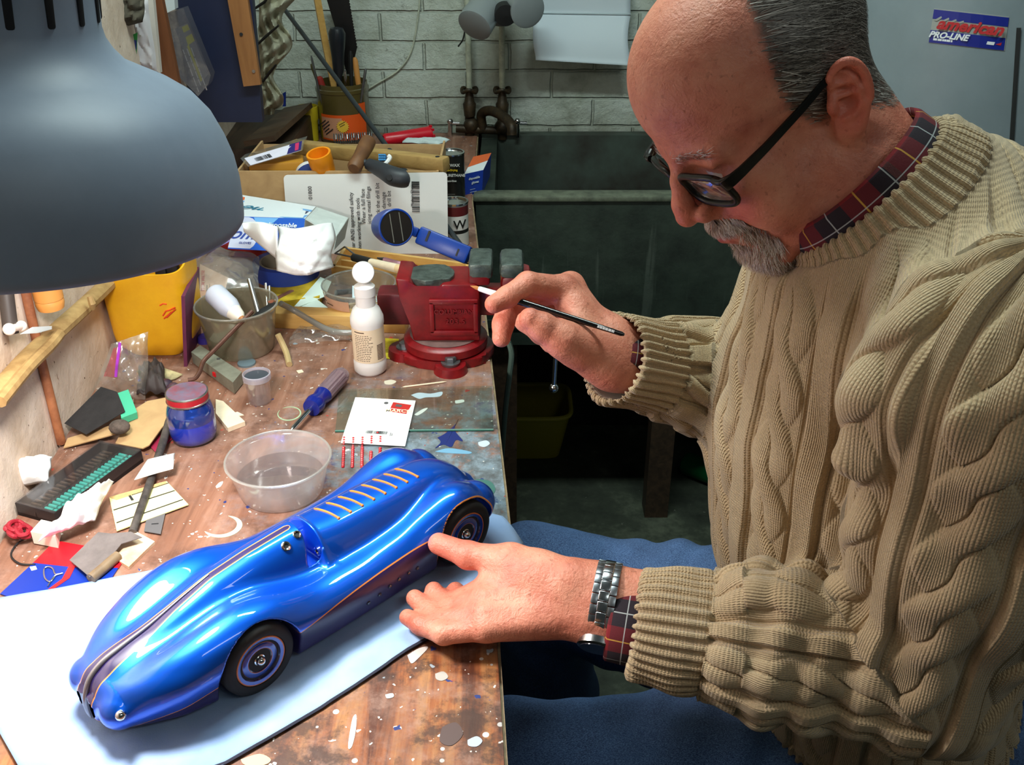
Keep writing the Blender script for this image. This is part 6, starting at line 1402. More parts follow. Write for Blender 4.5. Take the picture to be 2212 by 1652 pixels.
for s, px, py in (('wear ANSI approved safety', 756, 545), ('when working with tools', 770, 545), ('Wear a full face', 782, 482), ('icing metal filings', 794, 482), ('ck the drill bit', 814, 462), ('damage', 827, 450), ('drill bit', 839, 446)): ct(s, px, py, .0102)
ct('Made in China', 889, 446, .0068); barcode(mb, bil(cc4, .828, .47, .0009), rx2, ry2, .055, .014, 1, seed=9)
mb.build('printed_card', [WHITE, INK], label='big white printed card with sideways safety text leaning on the cardboard box', cat='card')
fp, fdir = P(856, 491, 1.60), (P(856, 491, 1.60) - P(826, 488, 1.66)).normalized(); X, _ = stick_frame(fp, fp + fdir); t_ = thing('flashlight', 'blue folding flashlight with black face lying on the printed card', 'flashlight', fp)
FBL = mat('flashlight blue', (6, 58, 150), .35, bmp=.06, bs=200); mb = MB(X); mb.lathe([(.012, -.060), (.024, -.055), (.0285, -.030), (.0295, -.004), (.0300, 0), (.0282, .0014), (.0270, .0010)], 44, caps=False); mb.build('head', FBL, t_)
mb = MB(X); mb.lathe([(0, -.001), (.0272, -.001), (.0272, .0002), (0, .0004)], 40); [mb.box((0, k*.016 - .008, .0008), (.046, .0012, .0008), 1) for k in (0, 1)]; mb.build('lens', [mat('dark lens', (30, 28, 28), .25), mat('lens line', (120, 120, 112), .4)], t_)
h1, h2 = P(902, 506, 1.63), P(1002, 548, 1.62); d_ = (h2 - h1).normalized(); n2 = (CAM - h1).normalized(); Xh = frame(h1, d_, n2.cross(d_)); L_h = (h2 - h1).length
mb = MB(Xh); mb.box((L_h/2 + .004, 0, -.008), (L_h + .008, .030, .022), bev=.004); mb.box((-.014, .002, -.010), (.024, .016, .014), bev=.003); mb.build('handle', FBL, t_); mb = MB(Xh); mb.box((.018, .004, .0035), (.004, .018, .001)); mb.box((L_h - .01, -.002, .0035), (.003, .012, .001)); mb.build('switch', BLACK, t_)
MB().tube([P(595, -6, 2.34), P(1018, 560, 1.79)], .0052, 10).build('thin_rod', mat('grey-black rod', (44, 50, 54), .4), label='long thin black rod slanting from the wall down to the vise', cat='rod')
# ---------------------------------------------------------------- things in and on the cardboard box
a, b = P(632, 314, 1.95), P(965, 353, 1.80); d_ = (b - a).normalized(); Xp = frame(a, d_, Vector((0, 0, 1)).cross(d_)); t_ = thing('wooden_bar', 'long square wooden bar lying across the cardboard box', 'wooden bar', a)
mb = MB(Xp); mb.box(((b-a).length/2, 0, -.002), ((b-a).length, .026, .026), bev=.004); mb.build('bar', wood('old ash', (150, 118, 66), (186, 152, 92), (9, 60, 60)), t_); pk = P(945, 338, 1.80); MB(T(pk + Vector((0, 0, .0)))).lathe([(0, .0004), (.004, .0004), (.004, -.003)], 14, caps=False).build('hole', INK, t_)
t_ = thing('dowel_handle', 'brown turned wooden handle standing up out of the cardboard box', 'handle', P(765, 362, 1.79)); X, ln = stick_frame(P(764, 365, 1.765), P(797, 303, 1.82)); mb = MB(X); mb.lathe([(.010, 0), (.0135, .006), (.0125, ln*.4), (.0145, ln*.8), (.0138, ln*.97), (.011, ln)], 24); mb.build('handle', wood('brown handle', (92, 58, 34), (124, 84, 50), (40, 40, 8)), t_); MB(X).lathe([(0, ln), (.0105, ln), (.0100, ln + .001), (0, ln + .0012)], 20).build('end_disc', mat('pale end', (150, 158, 156), .5), t_)
t_ = thing('tool_grip', 'dark grey moulded plastic grip lying over the top of the printed card', 'grip', P(835, 395, 1.75)); mb = MB(); mb.tube(smooth_path([P(786, 350, 1.78), P(802, 357, 1.775), P(825, 368, 1.755), P(848, 380, 1.735), P(868, 385, 1.73), P(878, 383, 1.735)], 5), [.006]*3 + [.010 + .0006*i for i in range(12)] + [.0172 - .0001*i for i in range(8)] + [.013, .009, .004], 14); mb.build('grip', mat('charcoal rubber', (44, 48, 54), .5), t_); pk = P(841, 384, 1.716); X, _ = stick_frame(pk, CAM); MB(X).lathe([(0, .001), (.0048, .001), (.0062, -.001), (0, -.002)], 16, caps=False).build('hole', INK, t_)
t_ = thing('toothbrush', 'toothbrush with blue bristles beside the dark plastic grip', 'toothbrush', P(815, 355, 1.80)); MB().tube(smooth_path([P(838, 336, 1.79), P(842, 342, 1.79), P(828, 357, 1.79), P(808, 360, 1.80)]), .004, 8).build('handle', WHITE, t_)
mb = MB(); [mb.tube([P(823 + 4*(k % 4), 338 + 5*(k//4), 1.80), P(819 + 4*(k % 4), 334 + 5*(k//4), 1.785)], .0018, 6) for k in range(12)]; mb.build('bristles', mat('blue bristle', (40, 130, 190), .5), t_)
X, ln = stick_frame(P(699, 366, 1.80), P(690, 338, 1.782)); mb = MB(X); mb.lathe([(.0205, -.004), (.0215, .012), (.0218, .0125), (.0222, .03), (.0222, .034), (.0185, .034), (.0185, .004), (0, .003)], 36, caps=False); mb.build('plastic_ring', mat('orange plastic', (244, 150, 22), .4), label='orange plastic ring poking out of the cardboard box', cat='ring')
t_ = thing('jug', 'white plastic bottle with blue label beside the orange ring', 'bottle', P(662, 368, 1.82)); X, ln = stick_frame(P(672, 385, 1.83), P(655, 345, 1.86)); MB(X).lathe([(.024, -.02), (.026, 0), (.024, .02), (.014, .032), (0, .034)], 28).build('body', BW, t_); MB(X).lathe([(.0263, -.012), (.0264, .010)], 28, caps=False).build('label', mat('navy label', (36, 56, 120), .5), t_)
MB().box(tuple(P(600, 372, 1.87)), (.10, .05, .05), rz=.2, bev=.004).build('amber_carton', mat('amber carton', (190, 130, 30), .6), label='amber yellow carton inside the cardboard box under the clear packet', cat='carton')
mb = MB(); F4 = [P(519, 342, 1.82), P(657, 303, 1.87), P(653, 325, 1.85), P(536, 360, 1.80)]; B4 = [P(530, 333, 1.90), P(664, 294, 1.95), P(658, 312, 1.93), P(540, 350, 1.88)]
t_ = thing('clear_packet', 'clear plastic packet with barcode label lying on the cardboard box', 'packet', P(590, 355, 1.82)); hexa(mb, F4, B4); mb.build('shell', CLEAR, t_)
mb = MB(); I4 = [bil(F4, .05, .12, .0006), bil(F4, .97, .05, .0006), bil(F4, .97, .95, .0006), bil(F4, .05, .95, .0006)]; mb.slab(I4, .0008, 0); on(I4, [(.78, 0), (1, 0), (1, 1), (.72, 1)], 2); on(I4, [(.88, .1), (.95, .1), (.95, .9), (.88, .9)], 3, .0009); barcode(mb, bil(I4, .14, .85, .0009), (I4[1] - I4[0]).normalized(), (I4[0] - I4[3]).normalized(), .03, .013, 1)
mb.build('insert', [mat('lilac paper', (226, 222, 238), .6), INK, mat('packet navy', (40, 34, 110), .5), mat('packet pink', (206, 50, 100), .5)], t_)
# cans and gloves carton at the sink end
def can(px, py, r, hh, rows, name, label, lidm):
    c = at(px, py); t_ = thing(name, label, 'can', c); mb = MB(T(c))
    pf, ms = [(0, .001), (r, .001)], [0]
    for z0, z1, mi in rows: pf.append((r, z1*hh)); ms.append(mi)
    pf += [(r + .0008, hh - .003), (r + .0008, hh), (r*.9, hh), (r*.86, hh - .003), (r*.5, hh - .0025), (0, hh - .0025)]; mb.lathe(pf, 40, caps=False, mis=ms + [4]*6); return c, t_, mb
cb = [mat('can black', (28, 28, 26), .35), mat('can grey', (150, 152, 148), .35, .3), mat('can white', (214, 212, 206), .4), mat('can maroon', (92, 26, 28), .4), M_CHROME, mat('can yellow', (214, 176, 40), .4)]
c, t_, mb = can(977, 432, .0278, .104, ((0, .10, 1), (.10, .86, 0), (.86, .97, 0)), 'varnish_can', 'tall black varnish can at the back end of the bench', 0); fa = atan2(-1, .05)
def cyl_text(mb, c, r, s, z, sz, mi, ang): mb.M = Matrix(); mb.text(s, sz, frame(c + Vector((r*cos(ang), r*sin(ang), z)), Vector((-sin(ang), cos(ang), 0)), Vector((0, 0, 1))), mi, .0006, bold=.0002)
cyl_text(mb, c, .0284, 'MINWAX', .083, .0082, 2, fa); cyl_text(mb, c, .0284, 'Fast-Drying', .073, .0055, 5, fa); cyl_text(mb, c, .0290, 'POLYURETHANE', .062, .0076, 2, fa); cyl_text(mb, c, .0284, 'Semi-Gloss', .050, .0045, 2, fa); bars(mb, c + Vector((-.012, -.0284, .022)), Vector((1, 0, 0)), Vector((0, 0, 1)), [.02, .014], 1, .004, .0012)
mb.build('body', cb, t_)
c, t_, mb = can(985, 526, .0245, .085, ((0, .32, 2), (.32, .40, 0), (.40, .72, 2), (.72, .93, 3), (.93, .97, 1)), 'stain_can', 'white and maroon paint can in front of the tall black can', 0); mb.slab([c + Vector((.003, -.0244, .022)), c + Vector((.009, -.0232, .022)), c + Vector((.009, -.0232, .032)), c + Vector((.003, -.0244, .032))], .0005, 3); cyl_text(mb, c, .0242, 'W', .045, .024, 0, fa + .35); mb.build('body', cb, t_)
fr_ = [atY(1003, 376, 2.07), atY(1044, 367, 2.10), atY(1041, 419, 2.10), atY(1003, 430, 2.07)]; bk = [p + Vector((.015, .13, 0)) for p in fr_]; t_ = thing('glove_carton', 'small blue carton of gloves standing at the corner of the sink', 'carton', (fr_[3] + bk[2])/2)
mb = MB(); hexa(mb, fr_, bk, (0, 0, 1, 0, 0, 0)); fx, fy = (fr_[1] - fr_[0]).normalized(), (fr_[0] - fr_[3]).normalized(); tq = [bk[0], bk[1], fr_[1], fr_[0]]; on(tq, [(0, 0), (1, 0), (1, .45), (0, .62)], 2); mb.text('disposable', .0070, frame(bil(fr_, .52, .24, .0008), fx, fy), 1, .0001, bold=.0002); mb.text('gloves', .0075, frame(bil(fr_, .58, .42, .0008), fx, fy), 1, .0001, bold=.0002); bars(mb, bil(fr_, .3, .68, .0008), fx, fy, [.014, .018], 1, .006, .0008); mb.build('carton', [mat('glove blue', (24, 60, 170), .45), WHC, ORC], t_)
# ---------------------------------------------------------------- back of the bench
c = at(748, 300); t_ = thing('brush_jar', 'amber plastic jar crammed with brushes and tools at the brick wall', 'jar', c)
mb = MB(T(c)); mb.lathe([(0, .001), (.060, .001), (.063, .006), (.064, .122), (.066, .124), (.066, .132), (.063, .134), (.063, .144), (.0605, .144), (.0605, .005), (0, .003)], 48, caps=False); mb.build('jar', clear('amber plastic', (128, 112, 60), .80, .2), t_)
mb = MB(T(c)); ya = atan2(-1, -.15)
def arc(a0, a1, z0, z1, r, mi, n=14): mb.grid(lambda u, v: Vector((r*cos(ya + a0 + (a1-a0)*u), r*sin(ya + a0 + (a1-a0)*u), z0 + (z1-z0)*v)), n, 1, mi)
arc(-.75, 1.25, .012, .075, .0645, 1); arc(-.72, .20, .016, .068, .0648, 0); arc(.9, 1.25, .012, .10, .0649, 1, 5)
Xl = frame(c + Vector((.0652*cos(ya - .42), .0652*sin(ya - .42), .044)), Vector((-sin(ya - .42), cos(ya - .42), 0)), Vector((0, 0, 1))) 
mb.M = Matrix(); bars(mb, (Xl @ RZ(.6)) @ Vector((-.016, .016, 0)), (Xl @ RZ(.6)).to_3x3() @ Vector((1, 0, 0)), (Xl @ RZ(.6)).to_3x3() @ Vector((0, 1, 0)), [.022, .030, .028, .02, .03], 2, .007, .003)
Xs = frame(c + Vector((.0655*cos(ya + .22), .0655*sin(ya + .22), .048)), Vector((-sin(ya + .22), cos(ya + .22), 0)), Vector((0, 0, 1))); mb.add([(.0165*cos(a)*(1 if k % 2 else .76), .0165*sin(a)*(1 if k % 2 else .76), .0004) for k, a in enumerate(np.linspace(0, 2*pi, 37)[:-1])], [list(range(36))], 3, M=Xs); bars(mb, Xs @ Vector((-.009, .004, .0008)), Xs.to_3x3() @ Vector((1, .5, 0)), Xs.to_3x3() @ Vector((-.5, 1, 0)), [.018, .014], 2, .005, .0016)
Xt = frame(c + Vector((.0658*cos(ya + .62), .0658*sin(ya + .62), .022)), Vector((-sin(ya + .62), cos(ya + .62), 0)), Vector((0, 0, 1))); mb.text('Combo', .012, Xt, 2, .0001, .3)
mb.build('label', [mat('peach label', (206, 146, 112), .6), mat('label orange', (232, 88, 22), .5), INK, mat('label yellow', (236, 190, 60), .5)], t_, label='orange and peach paper label')
def P2(x, y, dY=0): return atY(x, y, 2.50 + dY)
mb = MB(); sw = [P2(700, -20, .03), P2(750, -20, .03), P2(771, 104, .03), P2(752, 110, .03), P2(728, 90, .03)]
teeth = [P2(750, -20, .03).lerp(P2(771, 104, .03), k/40) + Vector((.002 if k % 2 else 0, 0, 0)) for k in range(41)]
mb.slab([P2(700, -20, .03)] + teeth + [P2(758, 160, .02), P2(748, 160, .02), P2(736, 100, .03)], .0012); mb.build('saw', mat('dark saw steel', (26, 24, 24), .4, .3), label='dark toothed saw blade standing in the amber jar', cat='saw')
MB().tube([P2(682, -20), P2(700, 80), P2(722, 190)], .0155, 4, flat=.5).build('wooden_lath', OAK, label='pale wooden lath standing in the amber jar', cat='lath')
t_ = thing('file_handle', 'black bulb-ended tool handle standing in the amber jar', 'handle', P2(728, 190, -.02)); X, ln = stick_frame(P2(733, 190, -.02), P2(727, 58, -.03)); MB(X).lathe([(.006, 0), (.008, ln*.2), (.0135, ln*.30), (.015, ln*.5), (.019, ln*.75), (.0205, ln*.9), (.015, ln*.98), (0, ln)], 28).build('handle', mat('black handle', (30, 34, 40), .3), t_); MB(X).lathe([(.0065, -.03), (.0065, ln*.2)], 12).build('shank', STEELD, t_)
for k, (p, q, r_, m_, lb) in enumerate((((766, 124), (776, 195), .0072, wood('orange handle', (196, 128, 60), (212, 150, 80), (40, 40, 8)), 'orange wooden handle in the amber jar'), ((757, 110), (760, 195), .005, BLACK, 'black tool shaft in the amber jar beside the orange handle'), ((790, 148), (783, 195), .0035, STEELD, 'grey pointed rod at the wall side of the amber jar'), ((672, 138), (695, 200), .004, mat('olive handle', (92, 84, 44), .5), 'thin olive paintbrush handle leaning out of the amber jar'), ((688, 165), (702, 205), .009, mat('red brush', (150, 40, 34), .5), 'short red paintbrush in the amber jar'), ((672, 120), (690, 200), .0028, STEELD, 'thin grey rod leaning out of the amber jar'), ((745, 150), (748, 200), .0035, M_CHROME, 'shiny rod between black handle and saw in the amber jar'))):
    X, ln = stick_frame(P2(*q, -.01*(k % 3)), P2(*p, -.01*(k % 3))); MB(X).lathe([(r_*.7, -.03), (r_, ln*.3), (r_, ln*.9), (r_*.5, ln)], 12).build('jar_tool', m_, label=lb, cat='handle', group='handles standing in the amber jar')
c = at(670, 303); mb = MB(T(c)); mb.lathe([(0, .001), (.022, .001), (.024, .05), (.0275, .056), (.0275, .086), (.0255, .0865), (.024, .06), (.0, .058)], 36, caps=False); mb.build('cup', mat('dull yellow plastic', (206, 184, 36), .45), label='yellow stepped plastic cup beside the amber jar', cat='cup')
t_ = thing('red_torch', 'red cylindrical torch with notched end lying behind the wooden bar', 'torch', at(885, 305, 0)); X, ln = stick_frame(P(828, 303, 2.16), P(930, 289, 2.20)); mb = MB(X); mb.lathe([(.010, 0), (.0135, .004), (.0150, ln*.5), (.0165, ln*.92), (.0165, ln), (.012, ln), (.012, ln*.95), (0, ln*.95)], 28, caps=False); [mb.box((.0165*cos(a), .0165*sin(a), ln + .001), (.005, .005, .006), M=None) for a in np.linspace(0, 2*pi, 9)[:-1]]; mb.build('barrel', mat('red plastic', (190, 14, 34), .35), t_); MB(X).box((-.006, -.0155, ln*.48), (.006, .004, ln*.45), bev=.0015).build('clip', BLACK, t_)
mb = MB(); a, b = P(722, 300, 2.12), P(806, 296, 2.12); d_ = (b - a); e_ = Vector((0, 0, 1)); f_ = d_.normalized().cross(e_); mb.tube([a + d_*(k/130) + e_*.0105*cos(k*.85) + f_*.0105*sin(k*.85) for k in range(131)], .0013, 6); mb.build('spring', STEELD, label='dark coil spring lying behind the wooden bar', cat='spring')
mb = MB(); mb.grid(crumple([P(868, 313, 2.06), P(948, 318, 2.0), P(975, 308, 2.05), P(880, 305, 2.12)], .012, 5), 20, 12); mb.build('rag', mat('pale rag', (186, 200, 200), .9), label='pale blue rag draped between red torch and black can', cat='rag', solid=.001)
mb = MB(); mb.box((-.585, 2.36, BZ + .035), (.17, .36, .07), bev=.003); mb.build('crate', M_DKWOOD, label='dark wooden crate in the corner under the navy board', cat='crate')
mb = MB(); a, b = P(560, 305, 2.15), P(645, 232, 2.45); d_ = (b - a).normalized(); mb.box(((b-a).length/2, 0, 0), ((b-a).length, .07, .012), M=frame(a, d_, Vector((1, -.2, .2)))); mb.build('plank', wood('brown plank', (64, 46, 32), (98, 74, 50), (8, 50, 50)), label='brown plank leaning in the corner behind the clear packet', cat='plank')
# ---------------------------------------------------------------- left wall and corner
NB = 1.99; nav = mat('navy painted board', (26, 34, 62), .5, var=.08, vs=20); z0_ = atY(520, 264, NB).z; xr0, xr1 = atY(567, 264, NB).x, atY(545, 0, NB).x
mb = MB(); zt2 = 1.62; xt = xr0 + (xr1 - xr0)*(zt2 - z0_)/(atY(545, 0, NB).z - z0_); mb.add([(x, y, z) for y in (NB, NB + .02) for x, z in ((wlx(NB) + .004, z0_), (xr0, z0_), (xt, zt2), (wlx(NB) + .004, zt2))], [[0, 1, 2, 3], [7, 6, 5, 4], [1, 5, 6, 2], [0, 4, 5, 1], [3, 2, 6, 7], [4, 0, 3, 7]])
mb.build('navy_board', nav, label='navy blue board fixed upright in the wall corner', cat='board')
def fro(name, pxs, Y, th, mt, label, cat, group=None):
    mb = MB(); ps = [atY(*p, Y) for p in pxs]; n = len(ps); mb.add(ps + [p + Vector((0, th, 0)) for p in ps], [list(range(n)), list(range(2*n-1, n-1, -1))] + [[i, i+n, (i+1) % n + n, (i+1) % n] for i in range(n)]); return mb.build(name, mt, label=label, cat=cat, group=group)
t1 = fro('wooden_strip', [(486, -30), (530, -30), (563, 183), (526, 187)], NB - .014, .013, wood('orange batten', (140, 90, 48), (166, 112, 64), (50, 50, 6)), 'orange-brown wooden strip fixed to the navy board', 'strip')
for q in ((521, 74), (548, 154)): 
    p = atY(q[0], q[1], NB - .0145); MB(T(p) @ RX(pi/2)).lathe([(0, 0), (.0032, 0), (.0032, .001), (0, .001)], 12).build('screw_hole', INK if q[1] < 100 else M_ALU, t1)
fro('wooden_strip', [(322, -10), (348, -10), (388, 190), (345, 170)], 1.80, .014, wood('brown batten', (104, 58, 30), (128, 76, 42), (50, 50, 6)), 'dark brown wooden strip above the lamp shade', 'strip')
t_ = thing('blister_pack', 'clear blister pack with yellow-striped card hanging on the navy board', 'blister pack', atY(405, 209, 1.9)); bp = [(356, 30), (396, 18), (455, 163), (450, 182), (428, 208), (378, 157)]
mb = MB(); ps = [atY(*p, 1.90) for p in bp]; n = 6; mb.add(ps + [p + Vector((0, .03, 0)) for p in ps], [list(range(n)), list(range(2*n-1, n-1, -1))] + [[i, i+n, (i+1) % n + n, (i+1) % n] for i in range(n)]); mb.build('shell', clear('scuffed plastic', (170, 170, 180), .30, .15, .2), t_)
bq = [atY(378, 62, 1.906), atY(405, 50, 1.906), atY(450, 160, 1.906), atY(426, 190, 1.906)]; mb = MB(); mb.slab([bq[0], bq[1], bq[2], bq[3]], .0008, 0); on([bq[0], bq[1], bq[2], bq[3]], [(.5, .02), (.98, .02), (.98, .12), (.5, .12)], 1); on(bq, [(.5, .2), (1, .2), (1, .34), (.45, .34)], 1); on(bq, [(.36, .34), (.52, .34), (.52, .98), (.36, .98)], 1); bars(mb, bil(bq, .60, .40, .001), (bq[3] - bq[0]).normalized(), (bq[1] - bq[0]).normalized(), [.08, .07, .08], 2, .008, .002)
mb.build('card', [mat('grey card', (130, 126, 130), .6), mat('acid yellow', (190, 184, 44), .5), mat('pale print', (206, 204, 200), .5)], t_)
fro('white_tube', [(345, -10), (376, -10), (378, 20), (356, 30)], 1.88, .02, mat('white plastic b', (206, 214, 216), .4), 'white plastic piece above the blister pack', 'plastic piece')
t_ = thing('white_packet', 'crumpled white plastic packet with green print hanging left of the brown strip', 'packet', atY(300, 140, 1.75)); mb = MB(); mb.grid(crumple([atY(240, 112, 1.74), atY(342, 154, 1.74), atY(322, -10, 1.76), atY(252, -10, 1.76)], .035, 31, 24, 30, .01, 5, Vector((.2, -1, 0))), 24, 30); mb.build('packet', mat('greyish white film', (206, 200, 202), .4), t_)
mb = MB(); gq = [atY(284, 76, 1.70), atY(297, 70, 1.70), atY(295, 118, 1.70), atY(288, 104, 1.70)]; mb.slab(gq, .0008, 0); on(gq, [(.1, .35), (.9, .35), (.9, .8), (.1, .8)], 1); mb.build('print', [mat('print green', (40, 140, 60), .5), mat('print blue', (40, 50, 130), .5)], t_)
mb = MB(); mb.grid(crumple([atY(222, 66, 1.70), atY(312, 44, 1.70), atY(318, -20, 1.72), atY(218, -20, 1.72)], .04, 43, 22, 16, .012, 6, Vector((.2, -1, 0))), 22, 16); mb.build('dark_cloth', mat('olive brown cloth', (70, 64, 52), .9, var=.3, vs=40), label='dark olive crumpled cloth hanging on the wall above the lamp', cat='cloth', solid=.001)
fro('plaster_moulding', [(318, -10), (330, -10), (346, 158), (336, 152)], 1.77, .012, mat('off-white moulding', (214, 206, 196), .6), 'off-white moulding strip beside the dark brown strip', 'moulding')
t_ = thing('hanging_bundle', 'crumpled cream bundle with black straps hanging beside the navy board', 'bundle', atY(585, 245, 2.25)); CRM = mat('cream crumpled plastic', (188, 184, 160), .45, var=.12, vs=30, bmp=.5, bs=60)
def bun(u, v):
    a = Vector((556, 248)).lerp(Vector((560, -20)), v); b = Vector((584, 248)).lerp(Vector((626, -20)), v); b.x += 16*sin(v*14)*(v > .05) + 8; p = a.lerp(b, u); return atY(p.x, p.y, 2.28 - .05*sin(pi*u)*(.6 + .4*abs(sin(v*9.5))) - .012*sin(u*17 + v*23) - .010*sin(u*9 - v*41))
mb = MB(); mb.grid(bun, 26, 60); mb.build('bundle', CRM, t_, solid=.002)
for pq in (((548, 20), (572, 4), (580, -6)), ((554, 98), (575, 78), (602, 55)), ((568, 176), (583, 156), (596, 140))): MB().tube([atY(*p, 2.215) for p in pq], [.006, .008, .005], 8, flat=.4).build('strap', BLACK, t_)
fro('blue_card', [(592, 230), (617, 230), (617, 198), (606, 205)], 2.40, .004, mat('royal blue', (20, 52, 150), .5), 'small royal blue card peeking out beside the cream bundle', 'card')
# rusty pipe, batten and bits on the near left wall
RP = mat('rust streaked pipe', (176, 112, 72), .6, col2=(120, 66, 40), vs=24, bmp=.4)
MB().tube([wl(36, 540, .006), wl(62, 660, .006), wl(92, 790, .006), wl(133, 957, .006)], .0058, 10).build('rusty_pipe', RP, label='rusty thin pipe running down the left wall to the bench', cat='pipe')
MB().tube([wl(2, 520, .008), wl(14, 640, .008), wl(24, 720, .008)], .0085, 10).build('dark_conduit', mat('dark conduit', (64, 56, 52), .5), label='dark conduit on the left wall below the lamp rim', cat='conduit')
BAT = mat('taped batten', (184, 150, 96), .7, col2=(146, 112, 66), vs=30, bmp=.5, bs=60)
MB().tube(smooth_path([wl(-40, 890, .012), wl(50, 785, .014), wl(120, 718, .016), wl(175, 668, .018), wl(238, 608, .018), wl(300, 545, .018)]), .0125, 10, flat=.8).build('batten', BAT, label='knotty tan batten running diagonally across the left wall', cat='batten')
MB().tube(smooth_path([wl(0, 868, .026), wl(60, 795, .028), wl(105, 750, .030), wl(128, 722, .028)]), .007, 8).build('stick', BAT, label='thinner tan stick tied along the diagonal wall batten', cat='stick')
mb = MB(); mb.tube([wl(194, 640, .036), wl(199, 655, .038), wl(201, 667, .036)], [.004, .005, .003], 8); mb.build('clip', BAT, label='small tan wooden clip hooked over the diagonal batten', cat='clip')
c = wl(108, 655, .024); mb = MB(T(c)); mb.lathe([(0, -.006), (.0150, -.006), (.0165, 0), (.0165, .004), (.0158, .006), (.0168, .007), (.0172, .05), (0, .05)], 32); mb.build('orange_cup', mat('dull orange plastic', (222, 150, 74), .5), label='dull orange cup hanging on the left wall below the lamp', cat='cup')
mb = MB(); q = [(47, 721, .05), (73, 706, .045), (112, 704, .03), (112, 711, .03), (82, 719, .045)]; mb.slab([wl(*p) for p in q], .002); mb.build('tag', WHITE, label='white pointed plastic tag sticking out of the left wall', cat='tag')
mb = MB(); mb.tube([wl(18, 711, .02), wl(48, 704, .02)], .0042, 10); mb.ball(wl(20, 711, .02), .0068); mb.ball(wl(46, 704, .02), .0062); mb.build('peg', mat('pinkish plastic', (240, 220, 208), .4), label='pale double-ended peg on the left wall', cat='peg')
# ---------------------------------------------------------------- left front of the bench
lay('sandpaper', [(139, 914), (218, 835), (253, 846), (270, 888), (186, 938)], 0, .0008, BLKSH, 'curled black sandpaper sheet propped on the cardboard scrap', 'sandpaper', None, [.016, .040, .038, .030, .018])
mb = MB(); mb.slab([at(253, 849, .034), at(277, 841, .034), at(296, 890, .026), at(262, 903, .026)], .010); mb.build('green_block', mat('sea green foam', (70, 180, 140), .8), label='sea green foam block beside the black sandpaper', cat='block')
MB().ball(at(258, 922, .026), .0115, sc=(1.15, 1.0, .8)).build('pumice', mat('grey-brown lump', (84, 72, 64), .95, var=.35, vs=120, bmp=.8, bs=220), label='rough grey-brown lump lying on the cardboard scrap', cat='lump')
t_ = thing('cardboard_scrap', 'torn tan cardboard piece lying under the grey-brown lump', 'cardboard', at(290, 930)); part_slab('sheet', [at(318, 866, .020), at(371, 856, .020), at(371, 899, .016), at(349, 924, .013), at(322, 961, .010), at(308, 968, .010), at(249, 957, .010), at(288, 885, .016)], .0015, CARD, t_); part_slab('torn_strip', [at(137, 967, .004), at(146, 946, .008), at(247, 916, .015), at(252, 936, .014)], .0015, CARD, t_)
lay('paper_scrap', [(302, 812), (322, 797), (350, 793), (395, 808), (378, 818), (345, 826)], .004, .001, mat('smeared paper', (206, 190, 140), .7, col2=(84, 74, 58), vs=26), 'smeared cream paper scrap behind the blue paint jar', 'paper', None, [.003, .008, .010, .004, .003, .002])
mb = MB(); mb.grid(crumple([at(300, 872, .0), at(366, 872, .0), at(358, 812, .0), at(306, 820, .0)], .035, 8, 22, 18, .012), 22, 18); mb.build('rubber_wad', mat('dark rubber', (58, 48, 46), .7), label='crumpled wad of dark rubber behind the cardboard scrap', cat='wad', solid=.002)
MB().ball(at(357, 836, .012), .012, sc=(1.0, 1.1, 1)).build('rubber_bulb', mat('dark maroon', (70, 34, 40), .5, col2=(44, 46, 66), vs=60), label='dark maroon rubber bulb just behind the paint jar lid', cat='bulb'); MB().ball(at(376, 848, .014), .0125, sc=(.9, 1.0, 1.2)).build('rubber_bulb', mat('dark slate', (62, 56, 72), .5, col2=(84, 40, 44), vs=60), label='dark slate rubber bulb touching the paint jar', cat='bulb')
lay('card_scrap', [(322, 962), (348, 935), (378, 942), (338, 978)], .002, .0006, mat('magenta card', (150, 30, 64), .6), 'magenta card scrap under the dark rod beside the jar', 'card')
MB().tube([at(372, 885, .012), at(352, 955, .012), at(326, 1036, .008), at(286, 1150, .0050)], [.0050, .0050, .0047, .0045], 12).build('pencil_rod', mat('charcoal rod', (92, 84, 78), .7, col2=(48, 42, 40), vs=40), label='thick charcoal-grey rod lying across the yellow note card', cat='rod')
MB().tube([at(254, 1200, .0065), at(225, 1226, .0065), at(196, 1250, .0062)], .0058, 10).build('stick', wood('grey stick', (96, 78, 58), (134, 112, 84), (40, 40, 40)), label='grey-brown wooden stick between sandpaper and cloth', cat='stick')
# case of rotary bits
cq = [at(32, 1086, .017), at(217, 953, .017), at(305, 972, .017), at(117, 1109, .017)]; t_ = thing('bit_case', 'flat black case of teal rotary bits with clear lid', 'case', at(170, 1040))
CB = mat('black case plastic', (38, 34, 36), .35)
mb = MB(); mb.slab([p + Vector((0, 0, -.012)) for p in cq], .0045)
for k in range(4):
    a, b = cq[k], cq[(k+1) % 4]; cen = (cq[0] + cq[2])/2; ins = lambda p: p + (cen - p).normalized()*.004; mb.slab([a, b, ins(b), ins(a)], .0168)
a, b = cq[0].lerp(cq[3], .5), cq[1].lerp(cq[2], .5); mb.slab([cq[0].lerp(cq[3], .49) - Vector((0, 0, .006)), cq[1].lerp(cq[2], .49) - Vector((0, 0, .006)), cq[1].lerp(cq[2], .52) - Vector((0, 0, .006)), cq[0].lerp(cq[3], .52) - Vector((0, 0, .006))], .006); mb.build('tray', CB, t_)
part_slab('lid', [p + Vector((0, 0, .002)) for p in cq], .0012, clear('case lid', (225, 225, 228), .02, .06, 0, .10), t_)
TB = mat('teal grit', (64, 186, 168), .6, bmp=.4, bs=900); gb = None
def bl_(u, v, z): p = cq[0].lerp(cq[1], u).lerp(cq[3].lerp(cq[2], u), v); return Vector((p.x, p.y, BZ + z))
